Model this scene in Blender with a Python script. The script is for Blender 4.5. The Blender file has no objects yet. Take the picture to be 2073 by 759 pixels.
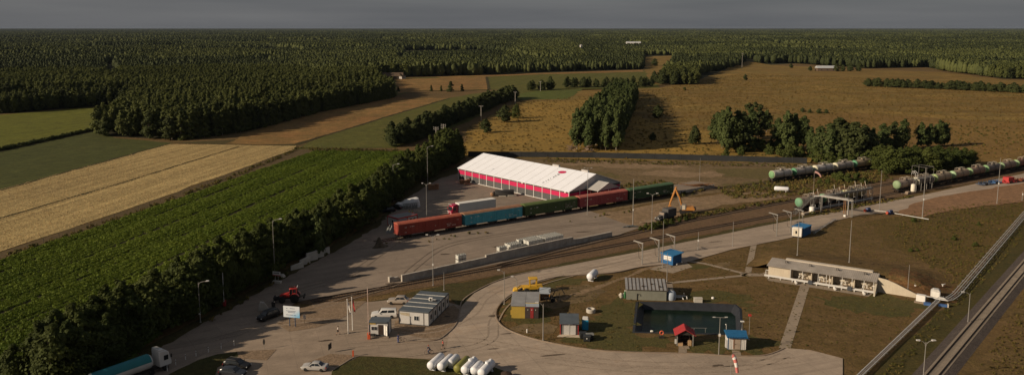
import bpy, math, random
import numpy as np
from mathutils import Vector, Matrix
from mathutils.geometry import tessellate_polygon
random.seed(7); RNG = np.random.default_rng(7)
PI = math.pi
SC = bpy.context.scene
COL = SC.collection
# ------------------------------------------------------------------ camera model (28 mm lens, level horizon high in the frame)
FPX, PPY, PPX, CAMH = 1612.0, 285.0, 1036.5, 59.0
PITCH = math.atan(230.0 / FPX)
FW = np.array([0, math.cos(PITCH), -math.sin(PITCH)]); UP = np.array([0, math.sin(PITCH), math.cos(PITCH)]); RT = np.array([1.0, 0, 0])
def g(x, y, z=0.0):
    """place on the ground (or height z) seen at photo position x, y"""
    d = FW + RT * ((x - PPX) / FPX) - UP * ((y - PPY) / FPX)
    t = (z - CAMH) / d[2]
    return Vector((d[0] * t, d[1] * t, z))
def G(pts, z=0.0):
    return [g(x, y, z).to_2d() for x, y in pts]
def px(X, Y, Z=0.0):
    q = np.array([X, Y, Z - CAMH]); w = q @ FW
    return PPX + FPX * (q @ RT) / w, PPY - FPX * (q @ UP) / w

cam_d = bpy.data.cameras.new('camera'); cam = bpy.data.objects.new('camera', cam_d); COL.objects.link(cam)
cam_d.sensor_width = 36; cam_d.lens = 36 * FPX / 2073; cam_d.shift_y = -(379.5 - PPY) / 2073
cam_d.clip_start = 0.5; cam_d.clip_end = 60000
cam.location = (0, 0, CAMH); cam.rotation_euler = (PI / 2 - PITCH, 0, 0)
SC.camera = cam

# ------------------------------------------------------------------ light
SUN_EL, SUN_AZ = math.radians(23), math.radians(22)     # light travels towards +X, a little towards +Y
w = bpy.data.worlds.new('World'); SC.world = w; w.use_nodes = True
nt = w.node_tree; nt.nodes.clear()
out = nt.nodes.new('ShaderNodeOutputWorld'); bg = nt.nodes.new('ShaderNodeBackground')
sky = nt.nodes.new('ShaderNodeTexSky'); sky.sky_type = 'NISHITA'; sky.sun_disc = False
sky.sun_elevation = SUN_EL; sky.sun_rotation = math.radians(270) - SUN_AZ
sky.dust_density = 2.0; sky.altitude = 100
tc = nt.nodes.new('ShaderNodeTexCoord'); mp = nt.nodes.new('ShaderNodeMapping'); mp.inputs['Scale'].default_value = (1.0, 1.0, 14)
nz = nt.nodes.new('ShaderNodeTexNoise'); nz.inputs['Scale'].default_value = 3.0; nz.inputs['Detail'].default_value = 6
rp = nt.nodes.new('ShaderNodeValToRGB')
rp.color_ramp.elements[0].position = .3; rp.color_ramp.elements[0].color = (.76, .80, .90, 1)
rp.color_ramp.elements[1].position = .75; rp.color_ramp.elements[1].color = (1.12, 1.14, 1.20, 1)
mx = nt.nodes.new('ShaderNodeMix'); mx.data_type = 'RGBA'; mx.inputs[0].default_value = .93     # overcast grey deck thinly lit by the sky above
nt.links.new(tc.outputs['Generated'], mp.inputs['Vector']); nt.links.new(mp.outputs[0], nz.inputs['Vector']); nt.links.new(nz.outputs['Fac'], rp.inputs['Fac'])
nt.links.new(sky.outputs[0], mx.inputs[6]); nt.links.new(rp.outputs[0], mx.inputs[7]); nt.links.new(mx.outputs[2], bg.inputs['Color'])
bg.inputs['Strength'].default_value = .110
nt.links.new(bg.outputs[0], out.inputs['Surface'])
sd = bpy.data.lights.new('sun', 'SUN'); so = bpy.data.objects.new('sun', sd); COL.objects.link(so)
sd.energy = 4.35; sd.angle = math.radians(.55); sd.color = (1, .83, .62)
dv = Vector((math.cos(SUN_AZ) * math.cos(SUN_EL), math.sin(SUN_AZ) * math.cos(SUN_EL), -math.sin(SUN_EL)))
so.rotation_euler = dv.to_track_quat('-Z', 'Y').to_euler(); so.location = (-200, -80, 150)
vs = SC.view_settings; vs.view_transform = 'Standard'; vs.look = 'None'; vs.gamma = 1; vs.exposure = .22; vs.use_curve_mapping = False
SC.cycles.max_bounces = 5; SC.cycles.diffuse_bounces = 2; SC.cycles.glossy_bounces = 2; SC.cycles.transmission_bounces = 3
SC.cycles.volume_bounces = 0; SC.cycles.transparent_max_bounces = 4

# ------------------------------------------------------------------ materials
MATS = {}
def _mix(nt, a, b, fac, mode='MIX'):
    m = nt.nodes.new('ShaderNodeMix'); m.data_type = 'RGBA'; m.blend_type = mode
    for s, v in ((0, fac), (6, a), (7, b)):
        if hasattr(v, 'links'): nt.links.new(v, m.inputs[s])
        elif isinstance(v, (tuple, list)): m.inputs[s].default_value = (*v[:3], 1)
        else: m.inputs[s].default_value = v
    return m.outputs[2]
def _noise(nt, vec, scale, detail=5, rough=.6, lo=.35, hi=.65, sc3=None, rotz=0):
    if sc3 or rotz:
        m = nt.nodes.new('ShaderNodeMapping'); m.vector_type = 'TEXTURE' if False else 'POINT'
        m.inputs['Rotation'].default_value = (0, 0, rotz)
        m2 = nt.nodes.new('ShaderNodeMapping'); m2.inputs['Scale'].default_value = sc3 or (1, 1, 1)
        nt.links.new(vec, m.inputs['Vector']); nt.links.new(m.outputs[0], m2.inputs['Vector']); vec = m2.outputs[0]
    n = nt.nodes.new('ShaderNodeTexNoise'); n.inputs['Scale'].default_value = scale; n.inputs['Detail'].default_value = detail; n.inputs['Roughness'].default_value = rough
    nt.links.new(vec, n.inputs['Vector'])
    r = nt.nodes.new('ShaderNodeMapRange'); r.inputs['From Min'].default_value = lo; r.inputs['From Max'].default_value = hi
    nt.links.new(n.outputs['Fac'], r.inputs['Value'])
    return r.outputs['Result']
def _base(name):
    m = bpy.data.materials.new(name); m.use_nodes = True; nt = m.node_tree
    b = nt.nodes['Principled BSDF']
    return m, nt, b
def M(name, col, rough=.7, var=.18, scale=1.3, metal=0.0, grime=.25, spec=.3, coat=0.0, streak=0.0):
    """paint / metal / fabric of a built object: broad tone changes, fine speckle, some grime"""
    if name in MATS: return MATS[name]
    m, nt, b = _base(name)
    tc = nt.nodes.new('ShaderNodeTexCoord'); v = tc.outputs['Object']
    c = tuple(col)
    n1 = _noise(nt, v, scale, 5, .6, .3, .7)
    o = _mix(nt, tuple(x * (1 - var) for x in c), tuple(min(.95, x * (1 + var)) for x in c), n1)
    if grime:
        n2 = _noise(nt, v, scale * .45, 8, .72, .5, .78)
        o = _mix(nt, o, tuple(.35 * x + .02 for x in (c[0] * .9, c[1] * .8, c[2] * .65)), _scale(nt, n2, grime))
    if streak:
        n3 = _noise(nt, v, 3.0, 4, .6, .45, .8, sc3=(1.4, 1.4, .12))
        o = _mix(nt, o, (c[0] * .55 + .02, c[1] * .45 + .012, c[2] * .35 + .006), _scale(nt, n3, streak))
    nt.links.new(o, b.inputs['Base Color'])
    b.inputs['Roughness'].default_value = rough; b.inputs['Metallic'].default_value = metal
    b.inputs['Specular IOR Level'].default_value = spec; b.inputs['Coat Weight'].default_value = coat
    MATS[name] = m
    return m
def _scale(nt, s, k):
    m = nt.nodes.new('ShaderNodeMath'); m.operation = 'MULTIPLY'; m.inputs[1].default_value = k; nt.links.new(s, m.inputs[0]); return m.outputs[0]
def GM(name, cols, big=.02, mid=.15, fine=1.6, rough=.95, bump=.0, stretch=None, rot=0.0, third=.5, bscale=2.0, spec=.15):
    """ground cover: three tones mixed at field, patch and tuft size; stretch gives rows along one direction"""
    if name in MATS: return MATS[name]
    m, nt, b = _base(name)
    ge = nt.nodes.new('ShaderNodeNewGeometry'); v = ge.outputs['Position']
    a, bb, c = cols[0], cols[1], cols[2]
    n1 = _noise(nt, v, big, 6, .65, .36, .64); n2 = _noise(nt, v, mid, 7, .7, .38, .66); n3 = _noise(nt, v, fine, 4, .7, .3, .75)
    o = _mix(nt, a, bb, n1); o = _mix(nt, o, c, _scale(nt, n2, third))
    if stretch:
        n4 = _noise(nt, v, stretch[0], 4, .6, .35, .65, sc3=(stretch[1], 1, 1), rotz=rot)
        o = _mix(nt, o, tuple(x * stretch[2] for x in a), _scale(nt, n4, stretch[3]))
    dark = nt.nodes.new('ShaderNodeMapRange'); dark.inputs['To Min'].default_value = .62; dark.inputs['To Max'].default_value = 1.25
    nt.links.new(n3, dark.inputs['Value'])
    n6 = _noise(nt, v, mid * 3.1, 5, .75, .3, .72); d2 = nt.nodes.new('ShaderNodeMapRange'); d2.inputs['To Min'].default_value = .68; d2.inputs['To Max'].default_value = 1.28; nt.links.new(n6, d2.inputs['Value'])
    v2 = nt.nodes.new('ShaderNodeVectorMath'); v2.operation = 'SCALE'; nt.links.new(o, v2.inputs[0]); nt.links.new(d2.outputs[0], v2.inputs['Scale']); o = v2.outputs[0]
    vm = nt.nodes.new('ShaderNodeVectorMath'); vm.operation = 'SCALE'; nt.links.new(o, vm.inputs[0]); nt.links.new(dark.outputs[0], vm.inputs['Scale'])
    nt.links.new(vm.outputs[0], b.inputs['Base Color'])
    b.inputs['Roughness'].default_value = rough; b.inputs['Specular IOR Level'].default_value = spec
    if bump:
        bn = _noise(nt, v, bscale, 6, .7, .2, .8)
        bp = nt.nodes.new('ShaderNodeBump'); bp.inputs['Strength'].default_value = bump; bp.inputs['Distance'].default_value = .25
        nt.links.new(bn, bp.inputs['Height']); nt.links.new(bp.outputs[0], b.inputs['Normal'])
    MATS[name] = m
    return m
def concrete_mat(name, col, rot, slab=6.0, joint=.5, stain=.5, patch=(.10, .075, .05)):
    m, nt, b = _base(name)
    ge = nt.nodes.new('ShaderNodeNewGeometry'); v = ge.outputs['Position']
    n1 = _noise(nt, v, .045, 7, .68, .34, .66); n2 = _noise(nt, v, .35, 8, .72, .4, .68); n3 = _noise(nt, v, 4.0, 4, .7, .3, .7)
    o = _mix(nt, tuple(x * .80 for x in col), tuple(x * 1.14 for x in col), n1)
    o = _mix(nt, o, tuple(x * .66 for x in col), _scale(nt, n2, stain))
    n5 = _noise(nt, v, .09, 6, .75, .56, .72); o = _mix(nt, o, patch, _scale(nt, n5, .5))
    n4 = _noise(nt, v, .5, 4, .55, .46, .74, sc3=(.09, 1, 1), rotz=-rot); o = _mix(nt, o, tuple(x * .6 for x in col), _scale(nt, n4, .65))
    mpn = nt.nodes.new('ShaderNodeMapping'); mpn.inputs['Rotation'].default_value = (0, 0, -rot); nt.links.new(v, mpn.inputs['Vector'])
    bt = nt.nodes.new('ShaderNodeTexBrick'); bt.offset = 0; bt.inputs['Scale'].default_value = 1; bt.inputs['Mortar Size'].default_value = .045
    bt.inputs['Brick Width'].default_value = slab; bt.inputs['Row Height'].default_value = slab * .6; bt.inputs['Mortar Smooth'].default_value = .4
    bt.inputs['Color1'].default_value = (1, 1, 1, 1); bt.inputs['Color2'].default_value = (.93, .93, .93, 1); bt.inputs['Mortar'].default_value = (1 - joint,) * 3 + (1,)
    nt.links.new(mpn.outputs[0], bt.inputs['Vector'])
    o = _mix(nt, o, bt.outputs['Color'], 1.0, 'MULTIPLY')
    dk = nt.nodes.new('ShaderNodeMapRange'); dk.inputs['To Min'].default_value = .88; dk.inputs['To Max'].default_value = 1.1; nt.links.new(n3, dk.inputs['Value'])
    vm = nt.nodes.new('ShaderNodeVectorMath'); vm.operation = 'SCALE'; nt.links.new(o, vm.inputs[0]); nt.links.new(dk.outputs[0], vm.inputs['Scale'])
    nt.links.new(vm.outputs[0], b.inputs['Base Color']); b.inputs['Roughness'].default_value = .85; b.inputs['Specular IOR Level'].default_value = .25
    MATS[name] = m
    return m
def leaf_mat(name, c1, c2, hue=.35, trans=.18):
    """foliage: tone varies from tree to tree and from clump to clump"""
    m, nt, b = _base(name)
    oi = nt.nodes.new('ShaderNodeObjectInfo'); ge = nt.nodes.new('ShaderNodeNewGeometry')
    n = _noise(nt, ge.outputs['Position'], .55, 3, .6, .3, .7); nb = _noise(nt, oi.outputs['Location'], .012, 4, .65, .38, .62)
    o = _mix(nt, c1, c2, oi.outputs['Random']); o2 = _mix(nt, tuple(x * .72 for x in c1), tuple(x * 1.3 for x in c2), nb)
    o = _mix(nt, o, o2, .5); o = _mix(nt, o, tuple(x * 1.35 for x in c2), _scale(nt, n, hue))
    nt.links.new(o, b.inputs['Base Color']); b.inputs['Roughness'].default_value = .75; b.inputs['Specular IOR Level'].default_value = .12
    tr = nt.nodes.new('ShaderNodeBsdfTranslucent'); nt.links.new(o, tr.inputs['Color'])
    ms = nt.nodes.new('ShaderNodeMixShader'); ms.inputs[0].default_value = trans
    nt.links.new(b.outputs[0], ms.inputs[1]); nt.links.new(tr.outputs[0], ms.inputs[2]); nt.links.new(ms.outputs[0], nt.nodes['Material Output'].inputs['Surface'])
    MATS[name] = m
    return m

# ------------------------------------------------------------------ mesh helpers
class MB:
    def __init__(s): s.v = []; s.f = []
    def add(s, vs, fs):
        o = len(s.v); s.v += [tuple(p) for p in vs]; s.f += [tuple(i + o for i in f) for f in fs]; return s
    def box(s, x0, x1, y0, y1, z0, z1):
        return s.add([(x0, y0, z0), (x1, y0, z0), (x1, y1, z0), (x0, y1, z0), (x0, y0, z1), (x1, y0, z1), (x1, y1, z1), (x0, y1, z1)],
                     [(0, 3, 2, 1), (4, 5, 6, 7), (0, 1, 5, 4), (1, 2, 6, 5), (2, 3, 7, 6), (3, 0, 4, 7)])
    def obox(s, c, size, rz=0, rx=0, ry=0):
        R = Matrix.Rotation(rz, 3, 'Z') @ Matrix.Rotation(ry, 3, 'Y') @ Matrix.Rotation(rx, 3, 'X'); t = MB().box(-size[0] / 2, size[0] / 2, -size[1] / 2, size[1] / 2, -size[2] / 2, size[2] / 2)
        return s.add([R @ Vector(p) + Vector(c) for p in t.v], t.f)
    def quad(s, *p): return s.add(p, [tuple(range(len(p)))])
    def ext(s, poly, axis, a, b):
        """polygon in the two other axes, pulled along one axis from a to b"""
        n = len(poly); mk = {'x': lambda u, v, t: (t, u, v), 'y': lambda u, v, t: (u, t, v), 'z': lambda u, v, t: (u, v, t)}[axis]
        vs = [mk(u, v, a) for u, v in poly] + [mk(u, v, b) for u, v in poly]
        return s.add(vs, [tuple(range(n))[::-1], tuple(range(n, 2 * n))] + [(i, (i + 1) % n, n + (i + 1) % n, n + i) for i in range(n)])
    def ring(s, p, d, r, n):
        d = Vector(d).normalized(); a = d.orthogonal().normalized(); b = d.cross(a)
        return [Vector(p) + r * (math.cos(2 * PI * k / n) * a + math.sin(2 * PI * k / n) * b) for k in range(n)]
    def loft(s, rings, cap=True):
        n = len(rings[0]); o = len(s.v)
        for r in rings: s.v += [tuple(p) for p in r]
        for j in range(len(rings) - 1):
            for i in range(n):
                s.f.append((o + j * n + i, o + j * n + (i + 1) % n, o + (j + 1) * n + (i + 1) % n, o + (j + 1) * n + i))
        if cap:
            s.f.append(tuple(o + i for i in range(n))[::-1]); s.f.append(tuple(o + (len(rings) - 1) * n + i for i in range(n)))
        return s
    def bar(s, p, q, r, n=8, r2=None):
        d = Vector(q) - Vector(p); return s.loft([s.ring(p, d, r, n), s.ring(q, d, r if r2 is None else r2, n)])
    def tube(s, pts, r, n=6):
        P = [Vector(p) for p in pts]; rings = []
        a = None
        for i, p in enumerate(P):
            d = (P[min(i + 1, len(P) - 1)] - P[max(i - 1, 0)]).normalized()
            a = d.orthogonal().normalized() if a is None else (a - a.dot(d) * d).normalized()
            b = d.cross(a); rr = r[i] if isinstance(r, (list, tuple)) else r
            rings.append([p + rr * (math.cos(2 * PI * k / n) * a + math.sin(2 * PI * k / n) * b) for k in range(n)])
        return s.loft(rings)
    def lathe(s, prof, o=(0, 0, 0), d=(0, 0, 1), n=16):
        """profile of (radius, distance along the axis)"""
        d = Vector(d).normalized(); return s.loft([s.ring(Vector(o) + d * t, d, max(r, .002), n) for r, t in prof])
    def build(s, name, mat, parent=None, bevel=0.0, angle=40, kind=None):
        me = bpy.data.meshes.new(name); me.from_pydata(s.v, [], s.f); me.update()
        me.materials.append(mat)
        me.polygons.foreach_set('use_smooth', [True] * len(me.polygons)); me.set_sharp_from_angle(angle=math.radians(angle))
        o = bpy.data.objects.new(name, me); COL.objects.link(o)
        if parent: o.parent = parent
        if kind: o['kind'] = kind
        if bevel:
            b = o.modifiers.new('bevel', 'BEVEL'); b.width = bevel; b.segments = 1; b.limit_method = 'ANGLE'
        return o
def tag(o, label=None, cat=None, group=None, kind=None):
    if label: o['label'] = label
    if cat: o['category'] = cat
    if group: o['group'] = group
    if kind: o['kind'] = kind
    return o
def thing(name, label, cat, loc=(0, 0, 0), rz=0.0, group=None):
    o = bpy.data.objects.new(name, None); COL.objects.link(o); o.empty_display_size = .3
    l = Vector(loc); o.location = (l[0], l[1], l[2] if len(l) > 2 else 0); o.rotation_euler = (0, 0, rz)
    return tag(o, label, cat, group)
def copy_tree(o, parent=None, loc=None, rz=None, label=None, scale=None):
    c = o.copy(); COL.objects.link(c)
    if parent: c.parent = parent
    if loc is not None: c.location = (loc[0], loc[1], loc[2] if len(loc) > 2 else 0)
    if rz is not None: c.rotation_euler = (0, 0, rz)
    if label: c['label'] = label
    if scale is not None: c.scale = scale if isinstance(scale, tuple) else (scale,) * 3
    for ch in KIDS.get(o.name, None) or list(o.children): copy_tree(ch, c)
    return c
KIDS = {}
def struct(o): o['kind'] = 'structure'; return o
def ragged(poly, step, amp):
    """outline with a natural uneven edge"""
    r = []
    for i in range(len(poly)):
        a, b = Vector(poly[i]), Vector(poly[(i + 1) % len(poly)]); n = max(1, int((b - a).length / step)); d = (b - a); nn = Vector((-d.y, d.x)).normalized() if d.length > 0 else d
        for k in range(n):
            j = random.gauss(0, amp) if k else 0
            r.append(a + d * (k / n) + nn * j)
    return r
def sheet(name, poly, z, mat, step=0, amp=0, holes=(), kind='structure'):
    if step: poly = ragged(poly, step, amp)
    loops = [[Vector((p[0], p[1], 0)) for p in poly]] + [[Vector((p[0], p[1], 0)) for p in h] for h in holes]
    tris = tessellate_polygon(loops); flat = [p for l in loops for p in l]
    me = bpy.data.meshes.new(name)
    fs = []
    for t in tris:
        a, b, c = (flat[i] for i in t)
        if (b - a).cross(c - a).z < 0: t = (t[0], t[2], t[1])
        fs.append(tuple(t))
    me.from_pydata([(p.x, p.y, z) for p in flat], [], fs); me.materials.append(mat); me.update()
    o = bpy.data.objects.new(name, me); COL.objects.link(o)
    if kind: o['kind'] = kind
    return o
def inside(P, poly):
    """P (n,2) numpy, polygon list -> mask"""
    x, y = P[:, 0], P[:, 1]; m = np.zeros(len(P), bool); n = len(poly)
    for i in range(n):
        x1, y1 = poly[i]; x2, y2 = poly[(i + 1) % n]
        c = ((y1 > y) != (y2 > y)) & (x < (x2 - x1) * (y - y1) / ((y2 - y1) if y2 != y1 else 1e-9) + x1)
        m ^= c
    return m
def fill(poly, n=None, dens=None):
    """random places inside a polygon"""
    A = np.array([(p[0], p[1]) for p in poly]); lo, hi = A.min(0), A.max(0)
    area = .5 * abs(np.sum(A[:, 0] * np.roll(A[:, 1], -1) - A[:, 1] * np.roll(A[:, 0], -1)))
    if n is None: n = int(area * dens)
    k = int(n * np.prod(hi - lo) / max(area, 1e-6) * 1.02) + 8
    P = lo + RNG.random((k, 2)) * (hi - lo)
    return P[inside(P, [tuple(a) for a in A])]
# ================================================================== THE GROUND
c_lawn = GM('lawn_turf', [(.158, .096, .035), (.112, .080, .027), (.205, .128, .058)], .035, .20, 2.2, bump=.6, third=.75, stretch=(.5, .3, .7, .5), rot=.6)
c_meadow = GM('meadow_grass', [(.265, .158, .044), (.335, .212, .056), (.135, .112, .032)], .009, .035, .55, bump=.5, bscale=.7, stretch=(.045, .16, .55, .8), rot=.1, third=.85)
c_gold = GM('golden_meadow_grass', [(.34, .205, .045), (.26, .165, .040), (.16, .12, .034)], .01, .08, .7, bump=.5, bscale=.9)
c_green = GM('mown_grass', [(.095, .100, .020), (.115, .110, .022), (.14, .112, .030)], .008, .06, .9, stretch=(.10, .1, .75, .5), rot=-math.radians(72))
c_bright = GM('bright_pasture', [(.095, .115, .022), (.085, .100, .020), (.10, .10, .025)], .008, .06, .9)
c_dkgreen = GM('dark_pasture', [(.066, .076, .018), (.078, .082, .020), (.056, .058, .016)], .008, .05, .8, stretch=(.15, .05, .72, .5), rot=-math.radians(80))
c_olive = GM('olive_crop', [(.15, .155, .018), (.13, .13, .018), (.10, .10, .016)], .008, .05, .8, bump=.4, stretch=(.22, .05, .55, .6), rot=-math.radians(71))
c_rust = GM('cut_stubble', [(.26, .132, .046), (.31, .175, .06), (.10, .085, .028)], .014, .07, .7, bump=.5, bscale=.7, third=.7)
c_wheat = GM('ripe_wheat', [(.47, .345, .150), (.53, .395, .175), (.40, .28, .11)], .012, .09, 1.2, bump=.6, bscale=1.5, third=.35, stretch=(.30, .02, .55, .9), rot=-math.radians(81))
c_soil = GM('crop_soil', [(.045, .042, .016), (.035, .035, .013), (.055, .045, .02)], .03, .2, 1.5)
c_dirt = GM('track_bed_dirt', [(.155, .092, .052), (.185, .115, .065), (.10, .072, .036)], .05, .3, 2.0, bump=.5)
c_sand = GM('sandy_dirt', [(.30, .205, .125), (.255, .17, .10), (.17, .12, .06)], .03, .13, 1.2, bump=.3, third=.6)
c_waste = GM('waste_ground', [(.19, .13, .062), (.15, .105, .045), (.27, .19, .12)], .03, .12, 1.0, bump=.4, third=.6, stretch=(.09, .2, .6, .6), rot=.15)
c_red = GM('reddish_gravel', [(.29, .165, .088), (.25, .14, .075), (.21, .125, .07)], .03, .15, 1.4)
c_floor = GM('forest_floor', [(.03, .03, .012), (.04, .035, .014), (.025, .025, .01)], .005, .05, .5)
c_verge = GM('verge_grass', [(.075, .060, .020), (.058, .055, .019), (.10, .065, .026)], .04, .25, 1.8, bump=.5)
c_green_lawn = GM('green_turf', [(.062, .058, .016), (.05, .054, .015), (.09, .06, .022)], .05, .3, 2.5, bump=.5)
c_paver = GM('paver_gravel', [(.26, .18, .115), (.22, .155, .10), (.30, .215, .145)], .08, .5, 3.5, bump=.4, bscale=4)
c_yard = concrete_mat('yard_concrete', (.275, .215, .165), math.radians(34), 6, joint=.28)
c_road = concrete_mat('road_concrete', (.40, .315, .24), math.radians(20), 5, joint=.35, stain=.55, patch=(.30, .19, .11))
c_path = concrete_mat('path_concrete', (.33, .26, .19), 0, 2, joint=.3, stain=.4)
c_kerb = M('kerb_concrete', (.25, .19, .14), .9)

POND = G([(1292, 611), (1389, 613), (1487, 617), (1497, 626), (1500, 668), (1490, 676), (1285, 672)])
NEAR = [Vector(p) for p in [(-400, 60), (400, 60), (500, 800), (-500, 800)]]
def ground_sheet():
    S = 32000
    outer = [Vector(p) for p in [(-S, -S), (S, -S), (S, S), (-S, S)]]
    loops = [[p.to_3d() for p in NEAR], [p.to_3d() for p in POND]]; tris = tessellate_polygon(loops)
    vs = [(p.x, p.y, 0) for l in loops for p in l]; fs = []
    for t in tris:
        a, b, c = (Vector(vs[i]) for i in t); fs.append(tuple(t) if (b - a).cross(c - a).z > 0 else (t[0], t[2], t[1]))
    o = len(vs); vs += [(p.x, p.y, 0) for p in outer]
    for i in range(4): fs.append((o + i, o + (i + 1) % 4, (i + 1) % 4, i))
    me = bpy.data.meshes.new('ground'); me.from_pydata(vs, [], fs); me.materials.append(c_lawn); me.update()
    ob = bpy.data.objects.new('ground', me); COL.objects.link(ob); return struct(ob)
ground_sheet()

# the far land (woods stand on it), then the open country in front of it
OPEN_PX = [(-900, 246), (0, 231), (245, 212), (248, 240), (195, 276), (370, 283), (500, 266), (640, 228), (800, 197), (762, 166), (770, 158), (1000, 152),
           (1100, 146), (1302, 141), (1303, 113), (1367, 112), (1350, 150), (1337, 172), (1413, 172), (1416, 152), (1495, 135), (1512, 122), (1535, 117),
           (1528, 129), (1611, 129), (1757, 139), (1876, 137), (1911, 145), (2030, 160), (2700, 172)]
OPEN = G(OPEN_PX) + [Vector((900, 60)), Vector((-900, 60))]
far = [Vector((-30000, 300)), *G([(-900, 246), (0, 231), (245, 212), (248, 240), (195, 276), (370, 283), (500, 266), (640, 228), (800, 197), (762, 166), (770, 158), (1000, 152), (1302, 141), (1413, 172), (1495, 135), (1611, 129), (1757, 139), (1876, 137), (2030, 160), (2700, 172)]), Vector((30000, 500)), Vector((31000, 31000)), Vector((-31000, 31000))]
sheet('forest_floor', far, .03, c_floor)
L1, L2, L3 = .06, .10, .14
sheet('dry_meadow', G([(940, 318), (945, 262), (1045, 208), (1050, 203), (1180, 181), (1340, 178), (1420, 160), (1512, 124), (1560, 132), (1757, 141), (1911, 147), (2030, 162), (2700, 180), (2700, 335), (2073, 330), (1640, 330)]), L1, c_meadow, 14, 1.2)
sheet('golden_meadow', G([(940, 318), (943, 268), (1000, 235), (1048, 207), (1190, 203), (1300, 240), (1400, 262), (1620, 300), (1640, 331)]), L2, c_gold, 10, 2.5)
sheet('meadow', G([(1440, 250), (1700, 228), (2073, 250), (2400, 270), (2400, 322), (2073, 316), (1900, 350), (1640, 330)]), L2, GM('meadow_golden_brown', [(.25, .15, .042), (.205, .118, .036), (.15, .10, .032)], .012, .08, .7, bump=.5, bscale=.8), 12, 3)
sheet('pasture', G([(765, 160), (1000, 154), (1300, 143), (1337, 150), (1335, 178), (1180, 183), (1050, 205), (1008, 182), (840, 183), (800, 196)]), L1, c_green, 12, 1)
sheet('stubble_field', G([(798, 161), (985, 156), (990, 181), (905, 184), (842, 184), (806, 190)]), L2, c_rust, 10, 1)
sheet('stubble_strip', G([(880, 156), (1100, 148), (1302, 142), (1303, 146), (1100, 151), (985, 156), (900, 159)]), L3, c_rust, 10, 1)
sheet('clearing', G([(1303, 140), (1304, 115), (1366, 113), (1348, 150), (1337, 171), (1320, 171)]), L2, c_meadow, 14, 2)
sheet('bright_pasture', G([(1050, 203), (1055, 190), (1085, 185), (1178, 181), (1152, 201)]), L3, c_bright, 10, .8)
sheet('rust_field', G([(455, 292), (505, 268), (640, 230), (800, 198), (908, 199), (700, 262), (600, 292)]), L2, c_rust, 8, 1.0)
sheet('green_strip', G([(598, 303), (640, 283), (700, 262), (908, 199), (1012, 182), (1045, 195), (940, 250), (800, 300)]), L2 + .02, c_green, 10, .8)
sheet('olive_field', G([(-700, 250), (0, 233), (245, 213), (248, 238), (190, 264), (0, 306), (-700, 420)]), L1, c_olive, 10, .6)
sheet('dark_field', G([(-700, 422), (0, 308), (192, 266), (230, 279), (350, 290), (0, 386), (-700, 560)]), L1, c_dkgreen, 10, .6)
WHEAT = G([(-500, 500), (0, 384), (345, 292), (600, 296), (596, 302), (480, 345), (240, 430), (0, 510), (-500, 680)])
sheet('wheat_field', WHEAT, L2, c_wheat, 10, .5)
sheet('field_track', G([(350, 290), (470, 283), (640, 284), (600, 296)]), L1, c_verge, 8, .8)
sheet('field_verge', G([(-500, 681), (0, 511), (240, 431), (480, 346), (600, 300), (640, 300), (800, 303), (805, 308), (640, 306), (480, 362), (240, 447), (0, 530), (-500, 720)]), L1 + .01, GM('verge_earth', [(.13, .085, .04), (.10, .07, .032), (.07, .06, .025)], .04, .25, 1.6), 6, .4)
CROP = G([(-500, 720), (0, 530), (240, 447), (480, 362), (640, 306), (810, 308), (900, 305), (800, 395), (690, 480), (560, 545), (330, 670), (180, 800), (-300, 1000)])
sheet('crop_soil', CROP, L2, c_soil, 6, .3)
# the works
sheet('waste_ground', G([(944, 318), (1100, 318), (1640, 331), (1700, 345), (1560, 378), (1430, 392), (1280, 420), (1180, 440), (935, 350)]), .03, c_waste, 5, .7)
sheet('track_bed', G([(600, 613), (760, 575), (1000, 533), (1240, 478), (1300, 462), (1440, 432), (1560, 408), (1640, 392), (1770, 366), (1900, 350), (2073, 318), (2500, 240), (2500, 262), (2073, 350), (1850, 394), (1640, 432), (1420, 476), (1240, 512), (1060, 548), (960, 566), (860, 582), (720, 606), (640, 618)]), .05, c_dirt, 3, .5)
sheet('verge', G([(745, 611), (860, 586), (960, 568), (1060, 550), (1240, 514), (1420, 478), (1640, 434), (1850, 396), (1850, 402), (1640, 443), (1420, 488), (1200, 532), (1080, 558), (1000, 582), (930, 622), (905, 600), (850, 594), (800, 604)]), .07, c_verge, 3, .4)
sheet('sandy_ground', G([(1170, 440), (1215, 431), (1290, 420), (1370, 404), (1440, 396), (1530, 388), (1600, 396), (1560, 404), (1450, 420), (1380, 437), (1330, 448), (1296, 462)]), .08, c_sand, 4, .8)
c_wg = GM('waste_grass', [(.135, .105, .04), (.11, .09, .034), (.17, .12, .055)], .05, .2, 1.5, bump=.4)
for q, m_ in (([(1270, 352), (1330, 345), (1420, 350), (1500, 346), (1530, 352), (1440, 360), (1350, 358)], c_sand), ([(1120, 330), (1200, 328), (1300, 333), (1400, 336), (1390, 341), (1250, 340)], c_sand), ([(1340, 372), (1400, 366), (1460, 372), (1440, 380), (1380, 378)], c_sand), ([(1440, 342), (1600, 340), (1640, 350), (1540, 364), (1470, 358)], c_wg), ([(1150, 345), (1240, 350), (1260, 362), (1190, 356)], c_wg), ([(1460, 375), (1560, 366), (1600, 372), (1500, 386)], c_wg)):
    sheet('waste_patch', G(q), .045 + .01 * (m_ is c_wg), m_, 2.5, 1.5)
YARD = G([(150, 860), (330, 694), (430, 643), (556, 570), (690, 500), (765, 457), (800, 414), (850, 385), (890, 362), (930, 348), (960, 352), (1160, 405), (1190, 426), (1262, 452), (1294, 462), (1240, 481), (1146, 504), (1000, 536), (813, 574), (640, 604), (600, 612), (560, 640), (400, 740), (280, 900)])
sheet('yard', YARD, .10, c_yard, 6, .12)
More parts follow.
